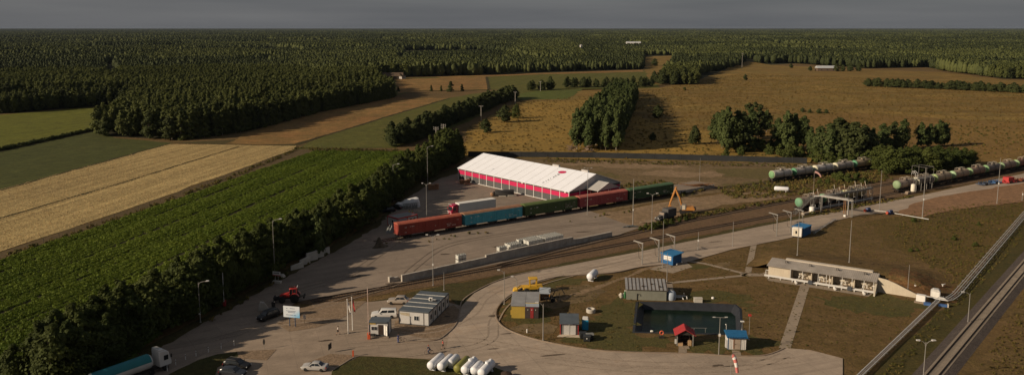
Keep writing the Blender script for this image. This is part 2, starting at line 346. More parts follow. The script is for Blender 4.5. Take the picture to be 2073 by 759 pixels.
sheet('plaza', G([(280, 860), (400, 725), (560, 642), (640, 615), (745, 612), (860, 600), (935, 620), (945, 640), (1000, 660), (1100, 720), (1100, 820)]), .12, concrete_mat('plaza_concrete', (.325, .25, .185), math.radians(20), 5, joint=.22, stain=.6), 5, .05)
ROAD = G([(910, 670), (924, 650), (936, 618), (960, 594), (1000, 573), (1050, 556), (1130, 541), (1300, 509), (1420, 484), (1540, 459), (1640, 440), (1760, 416), (1850, 399), (2073, 352), (2400, 285), (2400, 330), (2073, 372), (1900, 402), (1830, 428), (1740, 436), (1690, 448), (1650, 468), (1600, 482), (1480, 506), (1384, 533), (1300, 541), (1240, 553), (1130, 561), (1072, 577), (1030, 600), (1008, 622), (1004, 642), (1018, 662), (1060, 681), (1130, 698), (1230, 712), (1400, 717), (1490, 722), (1550, 720), (1588, 705), (1640, 709), (1706, 726), (1706, 759), (1690, 860), (1000, 860), (900, 720)])
sheet('road', ROAD, .14, c_road, 5, .05)
sheet('gravel_yard', G([(1815, 432), (1850, 412), (1905, 398), (2073, 371), (2300, 335), (2300, 380), (2073, 409), (1940, 424), (1870, 440), (1838, 436)]), .16, c_red, 4, .3)
# paved and gravelled corners
sheet('paver_patch', G([(560, 655), (600, 626), (660, 612), (742, 610), (720, 628), (690, 646), (640, 664), (585, 672)]), .155, c_paver, 3, .2)
sheet('paver_patch', G([(797, 672), (880, 690), (905, 676), (924, 655), (931, 628), (918, 618), (870, 640), (800, 650)]), .155, c_paver, 3, .1)
sheet('paver_patch', G([(478, 712), (560, 708), (540, 730), (482, 726)]), .155, c_paver, 3, .15)
sheet('paver_patch', G([(618, 736), (668, 717), (725, 720), (688, 744)]), .155, c_paver, 3, .15)
sheet('lawn', G([(330, 768), (345, 757), (400, 730), (440, 718), (480, 713), (482, 722), (440, 745), (425, 790), (300, 830)]), .17, c_green_lawn, 2, .15)
sheet('lawn', G([(672, 752), (694, 738), (728, 722), (800, 724), (872, 728), (1000, 744), (1032, 756), (1050, 800), (650, 830)]), .17, c_green_lawn, 2, .15)
sheet('grass_verge', G([(300, 700), (425, 634), (553, 562), (690, 488), (765, 447), (840, 372), (930, 335), (935, 349), (890, 362), (850, 386), (802, 414), (768, 458), (690, 503), (556, 573), (430, 647), (330, 700), (200, 810), (150, 810)]), .12, c_verge, 2, .35)
for q in ([(1132, 690), (1200, 640), (1250, 600), (1292, 610), (1284, 676), (1380, 690), (1300, 712), (1230, 708)], [(1020, 650), (1030, 605), (1075, 582), (1120, 566), (1235, 558), (1225, 566), (1140, 576), (1100, 600), (1112, 640), (1070, 660)], [(1360, 600), (1420, 588), (1520, 596), (1540, 640), (1500, 612), (1400, 608)], [(1395, 690), (1480, 680), (1580, 690), (1545, 715), (1400, 712)], [(1392, 540), (1420, 530), (1440, 538), (1400, 545)], [(1640, 600), (1800, 596), (1880, 620), (1820, 640), (1700, 625)]):
    sheet('green_turf', G(q), .022, GM('mixed_green_turf', [(.090, .080, .025), (.075, .072, .022), (.13, .09, .034)], .05, .3, 2.5, bump=.5), 1.6, 1.2)
# tramline in the wheat, ditches between fields
def strip0(pts, wd):
    P = [Vector(p) for p in pts]; l, r = [], []
    for i, p in enumerate(P):
        d = (P[min(i + 1, len(P) - 1)] - P[max(i - 1, 0)]).normalized(); n = Vector((-d.y, d.x)) * wd / 2
        l.append(p + n); r.append(p - n)
    return l + r[::-1]
c_ditch = GM('ditch_grass', [(.05, .042, .016), (.06, .05, .018), (.035, .03, .012)], .03, .2, 1.2)
for pts, wd in (([(-200, 482), (0, 442), (250, 370), (484, 297)], 1.0), ([(600, 292), (700, 263), (800, 232), (910, 200)], 2.2), ([(-300, 352), (0, 307), (192, 265)], 3.0), ([(0, 386), (345, 291)], 1.2), ([(985, 156), (990, 182), (842, 185)], 3)):
    sheet('ditch', strip0(G(pts), wd), L3 + .03, c_ditch, 5, .25)
# footpaths
def strip(pts, wd):
    P = [Vector(p) for p in pts]; l, r = [], []
    for i, p in enumerate(P):
        d = (P[min(i + 1, len(P) - 1)] - P[max(i - 1, 0)]).normalized(); n = Vector((-d.y, d.x)) * wd / 2
        l.append(p + n); r.append(p - n)
    return l + r[::-1]
for pts, wd in (([(1528, 486), (1514, 552)], 1.5), ([(1384, 527), (1430, 534), (1512, 555)], 1.2), ([(1350, 573), (1430, 565), (1510, 557)], 1.2), ([(1352, 572), (1356, 598)], 2.0),
                ([(1500, 556), (1545, 556)], 2.2), ([(1630, 577), (1588, 706)], 2.0), ([(1382, 700), (1382, 716)], 1.5), ([(1490, 709), (1493, 722)], 1.5)):
    sheet('path', strip(G(pts), wd), .035, c_path)
sheet('worn_path', strip(G([(1120, 612), (1160, 596), (1200, 585), (1260, 563), (1330, 536)]), 1.4), .03, c_sand, 2, .2)
sheet('bare_earth', G([(1030, 664), (1060, 655), (1100, 652), (1130, 660), (1120, 675), (1070, 676)]), .03, c_waste, 2, .4)
sheet('bare_earth', G([(1110, 585), (1190, 575), (1230, 590), (1180, 612), (1120, 625), (1085, 612)]), .025, c_waste, 2, .5)
sheet('bare_earth', G([(1455, 532), (1480, 529), (1478, 538), (1442, 541)]), .03, c_waste, 2, .2)
sheet('slab', G([(1315, 545), (1362, 553), (1402, 540), (1384, 527), (1340, 534)]), .03, c_path, 0, 0)
sheet('slab', G([(1543, 553), (1556, 568), (1758, 600), (1776, 588), (1752, 566), (1560, 545)]), .03, c_path)

c_bank = GM('bank_turf', [(.125, .084, .025), (.092, .068, .021), (.165, .095, .034)], .05, .25, 1.8, bump=.7)
sheet('bank_turf', G([(1750, 448), (1845, 436), (1945, 426), (2073, 411), (2073, 434), (1917, 612), (1890, 600), (1905, 560), (1862, 522), (1800, 500)]), .02, c_bank, 3, .6)
sheet('trackside_turf', G([(1917, 618), (2073, 446), (2200, 330), (2200, 400), (2040, 555), (1860, 759), (1800, 830), (1680, 830)]), .02, GM('trackside_turf', [(.075, .062, .018), (.060, .055, .017), (.11, .075, .024)], .05, .3, 2.0, bump=.7), 3, .3)
c_oil = GM('oil_stain', [(.10, .075, .055), (.13, .095, .07), (.08, .06, .045)], .3, 1.5, 4)
for X_, Y_, a_, b_ in ((1086, 634, 1.4, .5), (1000, 640, 1.2, .7), (1025, 676, 1.3, .25), (1000, 707, 1.2, .2), (1453, 741, 1.2, .4), (905, 641, .8, .5), (822, 654, .8, .6), (795, 575, 1.6, .5), (930, 560, .6, .4), (1180, 470, 2.2, .4), (1010, 500, 2.0, .5), (900, 515, 1.6, .4), (720, 560, 2.5, .5), (660, 690, 1.8, .35), (1120, 720, 2.4, .3), (1620, 450, 2.0, .6), (1680, 428, 3.0, .5), (1450, 490, 2.5, .4)):
    c = g(X_, Y_); sheet('stain', [Vector((c.x + a_ * math.cos(k * PI / 7) * random.uniform(.6, 1.2), c.y + b_ * math.sin(k * PI / 7) * random.uniform(.6, 1.3) + .2 * a_ * math.cos(k * PI / 7))) for k in range(14)], .165, c_oil)
c_tyre = GM('tyre_marks', [(.225, .175, .133), (.25, .197, .15), (.27, .21, .16)], .3, .8, 3); c_tyre2 = GM('road_tyre_marks', [(.315, .247, .187), (.35, .275, .21), (.37, .29, .22)], .3, .8, 3)
for pts, z in (([(640, 625), (720, 600), (800, 575), (840, 540), (900, 500), (1000, 478), (1150, 458), (1260, 450)], .158), ([(600, 590), (700, 560), (760, 520), (800, 490), (830, 450), (860, 420), (900, 395)], .158), ([(420, 690), (520, 665), (620, 650), (720, 655), (860, 672), (950, 640), (985, 600), (1060, 568), (1200, 540), (1400, 492), (1600, 452), (1800, 412)], .162), ([(700, 700), (860, 690), (960, 690), (1080, 710), (1250, 735), (1450, 738), (1640, 728)], .162), ([(760, 735), (900, 715), (990, 690), (1000, 650), (1030, 610), (1100, 572), (1300, 524), (1480, 486)], .162), ([(880, 440), (960, 420), (980, 400), (1060, 410)], .158), ([(1100, 730), (1300, 750), (1500, 745), (1600, 715)], .162)):
    P = G(pts); sm = []
    for i in range(len(P) - 1):
        for k in range(5):
            p0, p1, p2, p3 = P[max(i - 1, 0)], P[i], P[i + 1], P[min(i + 2, len(P) - 1)]; t = k / 5
            sm.append(.5 * ((2 * p1) + (p2 - p0) * t + (2 * p0 - 5 * p1 + 4 * p2 - p3) * t * t + (3 * p1 - p0 - 3 * p2 + p3) * t ** 3))
    both = strip(sm, 1.9); n = len(sm)
    for line in (both[:n], both[n:][::-1]):
        sheet('tyre_mark', strip(line, .3), z, c_tyre if z < .16 else c_tyre2)
# kerbs along the island and the plaza edge
def kerb(pts, wd=.25, h=.13, z0=.02):
    P = G(pts); sm = []
    for i in range(len(P) - 1):
        for k in range(4):
            p0, p1, p2, p3 = P[max(i - 1, 0)], P[i], P[i + 1], P[min(i + 2, len(P) - 1)]; t = k / 4
            sm.append(.5 * ((2 * p1) + (p2 - p0) * t + (2 * p0 - 5 * p1 + 4 * p2 - p3) * t * t + (3 * p1 - p0 - 3 * p2 + p3) * t ** 3))
    sm.append(P[-1])
    b = MB(); pl = strip(sm, wd); n = len(sm); rings = []
    for i in range(n):
        l, r = pl[i], pl[2 * n - 1 - i]; rings.append([(l.x, l.y, z0), (r.x, r.y, z0), (r.x, r.y, z0 + h + .12), (l.x, l.y, z0 + h + .12)])
    o = b.loft(rings).build('kerb', c_kerb); return struct(o)
kerb([(1384, 533), (1300, 541), (1240, 553), (1130, 561), (1072, 577), (1030, 600), (1008, 622), (1004, 642), (1018, 662), (1060, 681), (1130, 698), (1230, 712), (1400, 717), (1490, 722), (1550, 720), (1588, 706)])
kerb([(820, 693), (880, 690), (905, 676), (924, 655), (931, 628), (936, 610), (960, 592), (1000, 572), (1050, 556), (1130, 541)])
kerb([(672, 752), (694, 738), (728, 722), (800, 724), (872, 728)])

# pond: a lined basin let into the ground
def pond():
    liner = M('pond_liner', (.022, .024, .030), .6, .3, .8, grime=.4)
    water = GM('pond_water', [(.005, .016, .011), (.007, .019, .012), (.013, .017, .006)], .05, .2, .8, rough=.06, spec=.12)
    for nd in water.node_tree.nodes:
        if nd.type == 'BSDF_PRINCIPLED': nd.inputs['Roughness'].default_value = .22
    c = sum(POND, Vector((0, 0))) / len(POND); bot = [c + (p - c) * Vector((1, 1)) * .86 for p in POND]; n = len(POND)
    b = MB()
    out_ = [(p + (p - c).normalized() * .6) for p in POND]
    rings = [[(p.x, p.y, .02) for p in out_], [(p.x, p.y, .12) for p in POND], [(p.x, p.y, -1.9) for p in bot]]
    b.loft(rings, cap=False); b.f.append(tuple(len(b.v) - n + i for i in range(n)))
    struct(b.build('pond_basin', liner, angle=20))
    lv = [c + (p - c) * .90 for p in POND]
    b = MB(); b.quad(*[(p.x, p.y, -1.35) for p in lv]); struct(b.build('pond_water', water))
pond()

# mound heaped behind the tank house
TH_O = g(1552, 562); TH_A = math.radians(-31.5)
def th(x, y, z=0):
    c, s = math.cos(TH_A), math.sin(TH_A); return Vector((TH_O.x + c * x - s * y, TH_O.y + s * x + c * y, z))
def mound_h(x, y):
    """height over the building frame: x along the wall, y away from it"""
    ss = lambda t: t * t * (3 - 2 * t) if 0 < t < 1 else (0 if t <= 0 else 1)
    e = ss((x + 7) / 9) * ss((39 - x) / 11) * ss((31 - y) / 22) * (1 if y >= 6.2 else 0)
    if x < 0 or x > 24: e *= ss((y - 3.5) / 4) if y < 8 else 1
    return 3.0 * e
def mound():
    b = MB(); nx, ny = 56, 40; xs = [-9 + 50 * i / (nx - 1) for i in range(nx)]; ys = [6.25 + 26.5 * j / (ny - 1) for j in range(ny)]
    for y in ys:
        for x in xs:
            h = mound_h(x, y); p = th(x, y, h + .012 + (random.gauss(0, .07) if h > .1 else 0)); b.v.append(tuple(p))
    for j in range(ny - 1):
        for i in range(nx - 1):
            a = j * nx + i; b.f.append((a, a + 1, a + nx + 1, a + nx))
    struct(b.build('earth_mound', c_lawn, angle=180))
    b = MB(); nx, ny = 24, 20
    for j in range(ny):
        for i in range(nx):
            x = 25.5 + 14 * i / (nx - 1); y = 3.3 + 13 * j / (ny - 1) ; y2 = y
            h = (mound_h(x, max(y2, 6.25)) * (.2 + .8 * min(1, max(0, (y2 - 2.0) / 5.0)))); p = th(x, y2, max(h, .0) + .03 + (random.gauss(0, .12) if h > .2 else 0)); b.v.append(tuple(p))
    for j in range(ny - 1):
        for i in range(nx - 1):
            a = j * nx + i; b.f.append((a, a + 1, a + nx + 1, a + nx))
    struct(b.build('bare_earth_slope', GM('bare_red_earth', [(.15, .075, .03), (.19, .10, .042), (.10, .055, .022)], .1, .4, 2.0, bump=.6), angle=180))
mound()
# ================================================================== VEGETATION
LF = {
    'hedge': leaf_mat('hedge_leaves', (.034, .050, .012), (.064, .074, .017)),
    'dark': leaf_mat('dark_leaves', (.034, .046, .016), (.058, .066, .021)),
    'birch': leaf_mat('birch_leaves', (.045, .066, .020), (.068, .084, .026)),
    'pine': leaf_mat('pine_needles', (.055, .068, .020), (.090, .098, .028)),
    'forest': leaf_mat('forest_leaves', (.045, .055, .018), (.100, .102, .032)),
    'crop': leaf_mat('crop_leaves', (.058, .100, .013), (.120, .150, .020), .35, .3),
    'weed': leaf_mat('weed_leaves', (.085, .075, .020), (.15, .105, .032), .4),
    'weedg': leaf_mat('green_weed_leaves', (.060, .066, .016), (.095, .085, .022), .4),
    'dry': leaf_mat('dry_grass_leaves', (.19, .115, .034), (.12, .085, .026), .4),
    'wheat': leaf_mat('wheat_ears', (.44, .31, .155), (.54, .39, .20), .3),
}
BARK = M('bark', (.09, .07, .05), .95, .3, 2); PALE = M('pale_bark', (.42, .38, .31), .9, .35, 2.5)
def quads_mesh(name, C0, N, size, mat, asp=1.0):
    n = len(C0); r = RNG.normal(size=(n, 3)); N = N / (np.linalg.norm(N, axis=1, keepdims=True) + 1e-9)
    T = np.cross(N, r); T /= np.linalg.norm(T, axis=1, keepdims=True) + 1e-9; B = np.cross(N, T)
    s = size[:, None] if hasattr(size, '__len__') else size
    V = np.stack([C0 - T * s * asp, C0 - B * s * .75 + N * s * .12, C0 + T * s * asp, C0 + B * s * .75 - N * s * .1], 1).reshape(-1, 3)
    me = bpy.data.meshes.new(name); me.vertices.add(4 * n); me.loops.add(4 * n); me.polygons.add(n)
    me.vertices.foreach_set('co', V.ravel().astype(np.float32)); me.loops.foreach_set('vertex_index', np.arange(4 * n, dtype=np.int32))
    me.polygons.foreach_set('loop_start', np.arange(0, 4 * n, 4, dtype=np.int32)); me.polygons.foreach_set('loop_total', np.full(n, 4, np.int32))
    me.materials.append(mat); me.update(); me.validate(); return me
def sph(n): d = RNG.normal(size=(n, 3)); return d / np.linalg.norm(d, axis=1, keepdims=True)
def crown(kind, h, nl, leaf, mat):
    """clumps of leaves spread through the crown's volume, open between clumps"""
    C, N, S = [], [], []
    if kind == 'broad': nc, z0, prof = 52, .10, lambda t: .36 * math.sin(PI * min(1, .16 + .84 * t) ** .8) ** .7
    elif kind == 'birch': nc, z0, prof = 34, .16, lambda t: .21 * (math.sin(PI * (.12 + .86 * t)) ** .75)
    elif kind == 'cone': nc, z0, prof = 40, .05, lambda t: .25 * (1 - t) ** .75 + .015
    elif kind == 'col': nc, z0, prof = 26, .12, lambda t: .20 * math.sin(PI * (.2 + .78 * t)) ** .6
    else: nc, z0, prof = 26, .02, lambda t: .52 * math.sin(PI * (.35 + .63 * t)) ** .7
    tilt = RNG.normal(0, .03, 2)
    for k in range(nc):
        t = (k + RNG.random()) / nc; a = RNG.random() * 2 * PI; R = prof(t) * h
        rr = R * (RNG.random() ** .5) * .78; z = (z0 + (1 - z0) * t * .97) * h
        c = np.array([rr * math.cos(a) + tilt[0] * z, rr * math.sin(a) + tilt[1] * z, z])
        cr = max(R * (.26 + .34 * RNG.random() ** 1.5), .040 * h)
        m = int(nl / nc * (.6 + .8 * RNG.random())); d = sph(m); rad = cr * (.42 + .72 * RNG.random(m) ** .8)
        p = c + d * rad[:, None] * np.array([1, 1, .62 if kind != 'birch' else .9])
        if kind == 'birch': p[:, 2] -= RNG.random(m) ** 2 * .06 * h * (rad / cr)
        axis = p.copy(); axis[:, 2] *= .15; axis /= np.linalg.norm(axis, axis=1, keepdims=True) + 1e-6
        C.append(p); N.append(d * .55 + axis * .6 + RNG.normal(size=(m, 3)) * .38 + np.array([0, 0, .2])); S.append(leaf * (.6 + .8 * RNG.random(m)))
    C = np.concatenate(C); C[:, 2] = np.maximum(C[:, 2], .02 * h)
    return quads_mesh('crown', C, np.concatenate(N), np.concatenate(S), mat, 1.15)
def trunk_mesh(h, r, mat, limbs=5, reach=.16):
    b = MB(); j = lambda: random.gauss(0, .012 * h)
    b.tube([(0, 0, -.2), (j() * .3, j() * .3, .2 * h), (j(), j(), .5 * h), (j(), j(), .88 * h)], [r * 1.15, r * .85, r * .55, r * .12], 7)
    for k in range(limbs):
        z = h * (.25 + .5 * k / limbs); a = k * 2.4 + random.random(); L = reach * h * (1.2 - z / h * .6)
        b.tube([(0, 0, z), (L * .5 * math.cos(a), L * .5 * math.sin(a), z + L * .35), (L * math.cos(a), L * math.sin(a), z + L * .9)], [r * .4, r * .26, r * .07], 5)
    me = bpy.data.meshes.new('trunk'); me.from_pydata(b.v, [], b.f); me.materials.append(mat); me.polygons.foreach_set('use_smooth', [True] * len(me.polygons)); me.update(); return me
class Kind:
    """one kind of tree: several crowns and trunks at a nominal height, shared by all its trees"""
    def __init__(s, name, kind, h, nl, leaf, mat, bark, r, variants=4, limbs=5, reach=.16, trunk=True):
        s.name, s.h, s.n = name, h, 0
        s.crowns = [crown(kind, h, nl, leaf, mat) for _ in range(variants)]; s.trunks = [trunk_mesh(h, r, bark, limbs, reach) for _ in range(variants)]
    def plant(s, x, y, h, label, cat, group=None, wide=1.0, z=0.0):
        t = thing(s.name, label, cat, (x, y, z), random.random() * 2 * PI, group); k = random.randrange(len(s.crowns)); q = h / s.h
        t.scale = (q * wide * random.uniform(.9, 1.12), q * wide * random.uniform(.9, 1.12), q)
        for nm, me in (('trunk', s.trunks[k]), ('crown', s.crowns[k])):
            o = bpy.data.objects.new(nm, me); COL.objects.link(o); o.parent = t
            s.last = o
        s.n += 1; return t
K_HEDGE = Kind('deciduous_tree', 'broad', 10, 5200, .21, LF['hedge'], BARK, .14, 6)
K_UPR = Kind('upright_tree', 'birch', 10, 4200, .20, LF['hedge'], BARK, .11, 4, reach=.1)
K_DARK = Kind('field_tree', 'broad', 10, 3200, .30, LF['dark'], BARK, .15, 4)
K_BIRCH = Kind('birch_tree', 'birch', 18, 4200, .42, LF['birch'], PALE, .20, 5, reach=.08)
K_PLANT = Kind('plantation_tree', 'cone', 14, 2600, .46, LF['pine'], PALE, .16, 5, reach=.1)
K_ROUND = Kind('broadleaf_tree', 'broad', 12, 4200, .34, LF['dark'], BARK, .22, 5, reach=.2)
K_PINE = Kind('pine_tree', 'cone', 10, 3000, .32, LF['dark'], BARK, .15, 4)
K_BUSH = Kind('bush', 'bush', 4, 1500, .22, LF['hedge'], BARK, .08, 4, reach=.3)
K_BUSHD = Kind('bush', 'bush', 4, 1500, .25, LF['dark'], BARK, .08, 3, reach=.3)

def gn_scatter(name, P, protos, label, cat, scale, zs=None, kind='stuff', pick=None):
    """one counted-by-nobody cover: instances of a few small plants on a cloud of points"""
    n = len(P); me = bpy.data.meshes.new(name); me.vertices.add(n)
    me.vertices.foreach_set('co', np.column_stack([P, np.zeros(n) if zs is None else zs]).astype(np.float32).ravel())
    at = me.attributes.new('size', 'FLOAT_VECTOR', 'POINT'); at.data.foreach_set('vector', scale.astype(np.float32).ravel())
    at = me.attributes.new('turn', 'FLOAT', 'POINT'); at.data.foreach_set('value', (RNG.random(n) * 2 * PI).astype(np.float32))
    at = me.attributes.new('pick', 'INT', 'POINT'); at.data.foreach_set('value', (RNG.integers(0, len(protos), n) if pick is None else pick).astype(np.int32))
    o = bpy.data.objects.new(name, me); COL.objects.link(o); tag(o, label, cat, kind=kind)
    t = bpy.data.node_groups.new(name, 'GeometryNodeTree'); t.interface.new_socket('Geometry', in_out='INPUT', socket_type='NodeSocketGeometry'); t.interface.new_socket('Geometry', in_out='OUTPUT', socket_type='NodeSocketGeometry')
    N = t.nodes; gi, go = N.new('NodeGroupInput'), N.new('NodeGroupOutput'); ip = N.new('GeometryNodeInstanceOnPoints'); jn = N.new('GeometryNodeJoinGeometry')
    for p in protos[::-1]:
        oi = N.new('GeometryNodeObjectInfo'); oi.inputs['Object'].default_value = p; oi.inputs['As Instance'].default_value = False
        gt = N.new('GeometryNodeGeometryToInstance'); t.links.new(oi.outputs['Geometry'], gt.inputs[0]); t.links.new(gt.outputs[0], jn.inputs[0])
    def attr(nm, ty):
        a = N.new('GeometryNodeInputNamedAttribute'); a.data_type = ty; a.inputs['Name'].default_value = nm; return a.outputs['Attribute']
    cx = N.new('ShaderNodeCombineXYZ'); t.links.new(attr('turn', 'FLOAT'), cx.inputs['Z'])
    t.links.new(gi.outputs[0], ip.inputs['Points']); t.links.new(jn.outputs[0], ip.inputs['Instance']); ip.inputs['Pick Instance'].default_value = True
    t.links.new(attr('pick', 'INT'), ip.inputs['Instance Index']); t.links.new(cx.outputs[0], ip.inputs['Rotation']); t.links.new(attr('size', 'FLOAT_VECTOR'), ip.inputs['Scale'])
    t.links.new(ip.outputs[0], go.inputs[0])
    md = o.modifiers.new('scatter', 'NODES'); md.node_group = t
    return o
def proto(me): return bpy.data.objects.new('plant', me)

# --- the wood behind everything
LF['wood_dark'] = leaf_mat('woodland_dark_leaves', (.026, .034, .013), (.044, .052, .018)); LF['wood_light'] = leaf_mat('woodland_light_leaves', (.050, .062, .021), (.088, .096, .030))
def cored(kind, h, nl, leaf, mat):
    """a far crown: a lumpy body with leaf clumps breaking its outline"""
    me = crown(kind, h, nl, leaf, mat); prof = {'col': lambda t: .19 * math.sin(PI * min(1, .16 + .83 * t)) ** .65, 'cone': lambda t: .21 * (1 - t) ** .7 * min(1, .5 + 3 * t), 'broad': lambda t: .30 * math.sin(PI * min(1, .12 + .86 * t)) ** .6}[kind]
    b = MB(); rings = []; n = 11
    for j in range(9):
        t = j / 8; z = (.12 + .86 * t) * h; rings.append([(prof(t) * h * random.uniform(.72, 1.08) * math.cos(2 * PI * i / n), prof(t) * h * random.uniform(.72, 1.08) * math.sin(2 * PI * i / n), z + random.gauss(0, .02 * h)) for i in range(n)])
    b.loft(rings); core = bpy.data.meshes.new('core'); core.from_pydata(b.v, [], b.f)
    import bmesh
    bm = bmesh.new(); bm.from_mesh(core); bm.from_mesh(me); bm.to_mesh(me); bm.free(); me.materials.clear(); me.materials.append(mat); me.update(); bpy.data.meshes.remove(core)
    me.polygons.foreach_set('use_smooth', [True] * len(me.polygons)); return me
def far_woods():
    D, L_ = LF['wood_dark'], LF['wood_light']
    f = [proto(cored(k, h, 130, .9, m)) for k, h, m in (('col', 17, L_), ('col', 17, L_), ('cone', 16, D), ('col', 16, D), ('broad', 15, D), ('broad', 14, L_), ('col', 18, D))]
    NL = leaf_mat('plantation_light_leaves', (.066, .080, .024), (.110, .120, .036), .35, .3); f += [proto(crown('birch', 18, 1500, .50, NL)), proto(crown('cone', 17, 1500, .50, D)), proto(crown('birch', 17, 1500, .50, NL)), proto(crown('broad', 16, 1500, .5, D))]
    for o in f: o.data.name = 'woodland_tree'
    light, dark = [0, 1, 0, 1, 5, 5], [2, 3, 4, 6, 3, 4, 6]
    pts, sc, pk = [], [], []
    edges = [380, 520, 700, 950, 1300, 1800, 2500, 3500, 5000, 7000, 9500, 13000, 18000]
    for a, b in zip(edges[:-1], edges[1:]):
        s = max(4.3, a / 190); n = int(1.42 * (b * b - a * a) / 2 / (s * s)); Y = np.sqrt(a * a + RNG.random(n) * (b * b - a * a)); X = (RNG.random(n) - .5) * 1.42 * Y
        P = np.column_stack([X, Y]); P = P[~inside(P, [tuple(p) for p in OPEN])]
        # stands: blocks of one age and kind, with rides between them
        wx, wy = P[:, 0] + 40 * np.sin(P[:, 1] / 170), P[:, 1] + 60 * np.sin(P[:, 0] / 260)
        u, v = (wx * .96 + wy * .28) / 230, (wy * .96 - wx * .28) / 330; cu, cv = np.floor(u).astype(int), np.floor(v).astype(int)
        hsh = lambda k: np.modf(np.abs(np.sin(cu * 127.1 + cv * 311.7 + k * 74.7) * 43758.5453))[0]
        ride = (np.minimum(u - cu, cu + 1 - u) < .028) | (np.minimum(v - cv, cv + 1 - v) < .02)
        age = .62 + .42 * hsh(1); clear = (hsh(3) < .035) & (P[:, 1] > 1500)
        keep = ~((ride & (P[:, 1] > 800)) | clear); P, age, kind = P[keep], age[keep], hsh(2)[keep]
        for q in ([(250, 238), (195, 276), (370, 284), (500, 268), (640, 230), (802, 198), (768, 156), (560, 148), (330, 170)], [(1020, 128), (1190, 126), (1150, 84), (1050, 84)], [(300, 140), (520, 130), (520, 108), (320, 112)]):
            z_ = inside(P, [tuple(p) for p in G(q)]); kind = np.where(z_, .9, kind); age = np.where(z_, .84, age)
        r0, r1 = (np.array(g(*p).to_2d()) for p in ((420, 268), (775, 176))); dd = (r1 - r0) / np.linalg.norm(r1 - r0); dist = np.abs((P[:, 0] - r0[0]) * dd[1] - (P[:, 1] - r0[1]) * dd[0]); k2 = ~((dist < 5) & ((P - r0) @ dd > 0) & ((P - r0) @ dd < np.linalg.norm(r1 - r0) + 30)); P, age, kind = P[k2], age[k2], kind[k2]
        m = len(P); hgt = np.clip(age + RNG.normal(0, .055, m) + .06 * np.sin(P[:, 0] / 40) * np.sin(P[:, 1] / 55), .3, 1.25); wd = hgt * (1 + np.clip((s - 4.7) / 9, 0, 1.0)) * RNG.uniform(.85, 1.2, m)
        pts.append(P); sc.append(np.column_stack([wd, wd, hgt])); pk.append(np.where(RNG.random(m) < np.clip(kind * 1.4 - .25, .06, .92), np.array(light)[RNG.integers(0, len(light), m)], np.array(dark)[RNG.integers(0, len(dark), m)]))
    PA, K_ = np.concatenate(pts), np.concatenate(pk); near = PA[:, 1] < 950; lt_ = np.isin(K_, [0, 1, 5]); K_ = np.where(near, np.where(lt_, np.where(RNG.random(len(K_)) < .5, 7, 9), np.where(RNG.random(len(K_)) < .5, 8, 10)), K_)
    gn_scatter('woodland', PA, f, 'mixed green forest stretching to the horizon behind all the fields', 'forest', np.concatenate(sc), pick=K_)
far_woods()

def along(pts, step, rows=1, gap=4.0, jit=.8, side=1):
    """places in rows along a line of photo positions"""
    P = G(pts); r = []
    for k in range(rows):
        for i in range(len(P) - 1):
            d = P[i + 1] - P[i]; L = d.length; d = d.normalized(); n = Vector((-d.y, d.x)) * side; m = max(1, int(L / step))
            for q in range(m):
                p = P[i] + d * (L * (q + .5 * (k % 2)) / m) + n * gap * k; r.append((p.x + random.gauss(0, jit), p.y + random.gauss(0, jit), k))
    return r
def visible(x, y, z=5, m=60):
    a, b = px(x, y, z); a2, b2 = px(x, y, 0); return -m < a < 2073 + m and b < 790
# hedge row of young trees between the crop and the yard
for x, y, k in along([(108, 800), (290, 690), (392, 640), (522, 566), (664, 493), (742, 450), (826, 378), (892, 346), (934, 318)], 3.7, 3, 3.4, .7):
    if not visible(x, y): continue
    yy = y; base = 11.2 if y < 300 else 11.2 + 2.5 * min(1, (y - 300) / 50)
    if k == 2: base *= .72
    (K_HEDGE if random.random() < .7 else K_UPR).plant(x, y, base * random.uniform(.78, 1.18), 'young green tree in the dense row between the crop field and the yard', 'tree', 'trees in the row beside the yard', 1.02)
for x_, y_, h_ in ((672, 440, 10), (612, 512, 8.5), (716, 455, 9.5)):
    pass
t_ = g(648, 527); K_BIRCH.plant(t_.x - 1, t_.y + 3, 12.5, 'thin pale half-bare birch standing out of the tree row above the concrete slabs', 'tree', None, .8)
# middle row beyond the crop field
for x, y, k in along([(800, 297), (850, 281), (930, 245), (1000, 214), (1046, 199)], 4.4, 2, 4.5, 1.0):
    K_DARK.plant(x, y, random.uniform(8.5, 12.5), 'dark green tree of the long row across the fields behind the power poles', 'tree', 'trees in the row across the fields')
# grove of tall birches behind the dark fence
gq = G([(1164, 303), (1252, 305), (1291, 203), (1246, 186)])
bl, br, tr_, tl = gq
nrow = 42
for j in range(nrow):
    v = (j / (nrow - 1)); a = bl.lerp(tl, v); b = br.lerp(tr_, v)
    for i in range(6):
        p = a.lerp(b, (i + .2 + .6 * random.random()) / 6)
        K_BIRCH.plant(p.x, p.y + random.gauss(0, 1.2), (19.5 - 5.5 * v) * random.uniform(.86, 1.08), 'tall slender birch in the long grove behind the dark fence', 'tree', 'birches of the grove', .92)
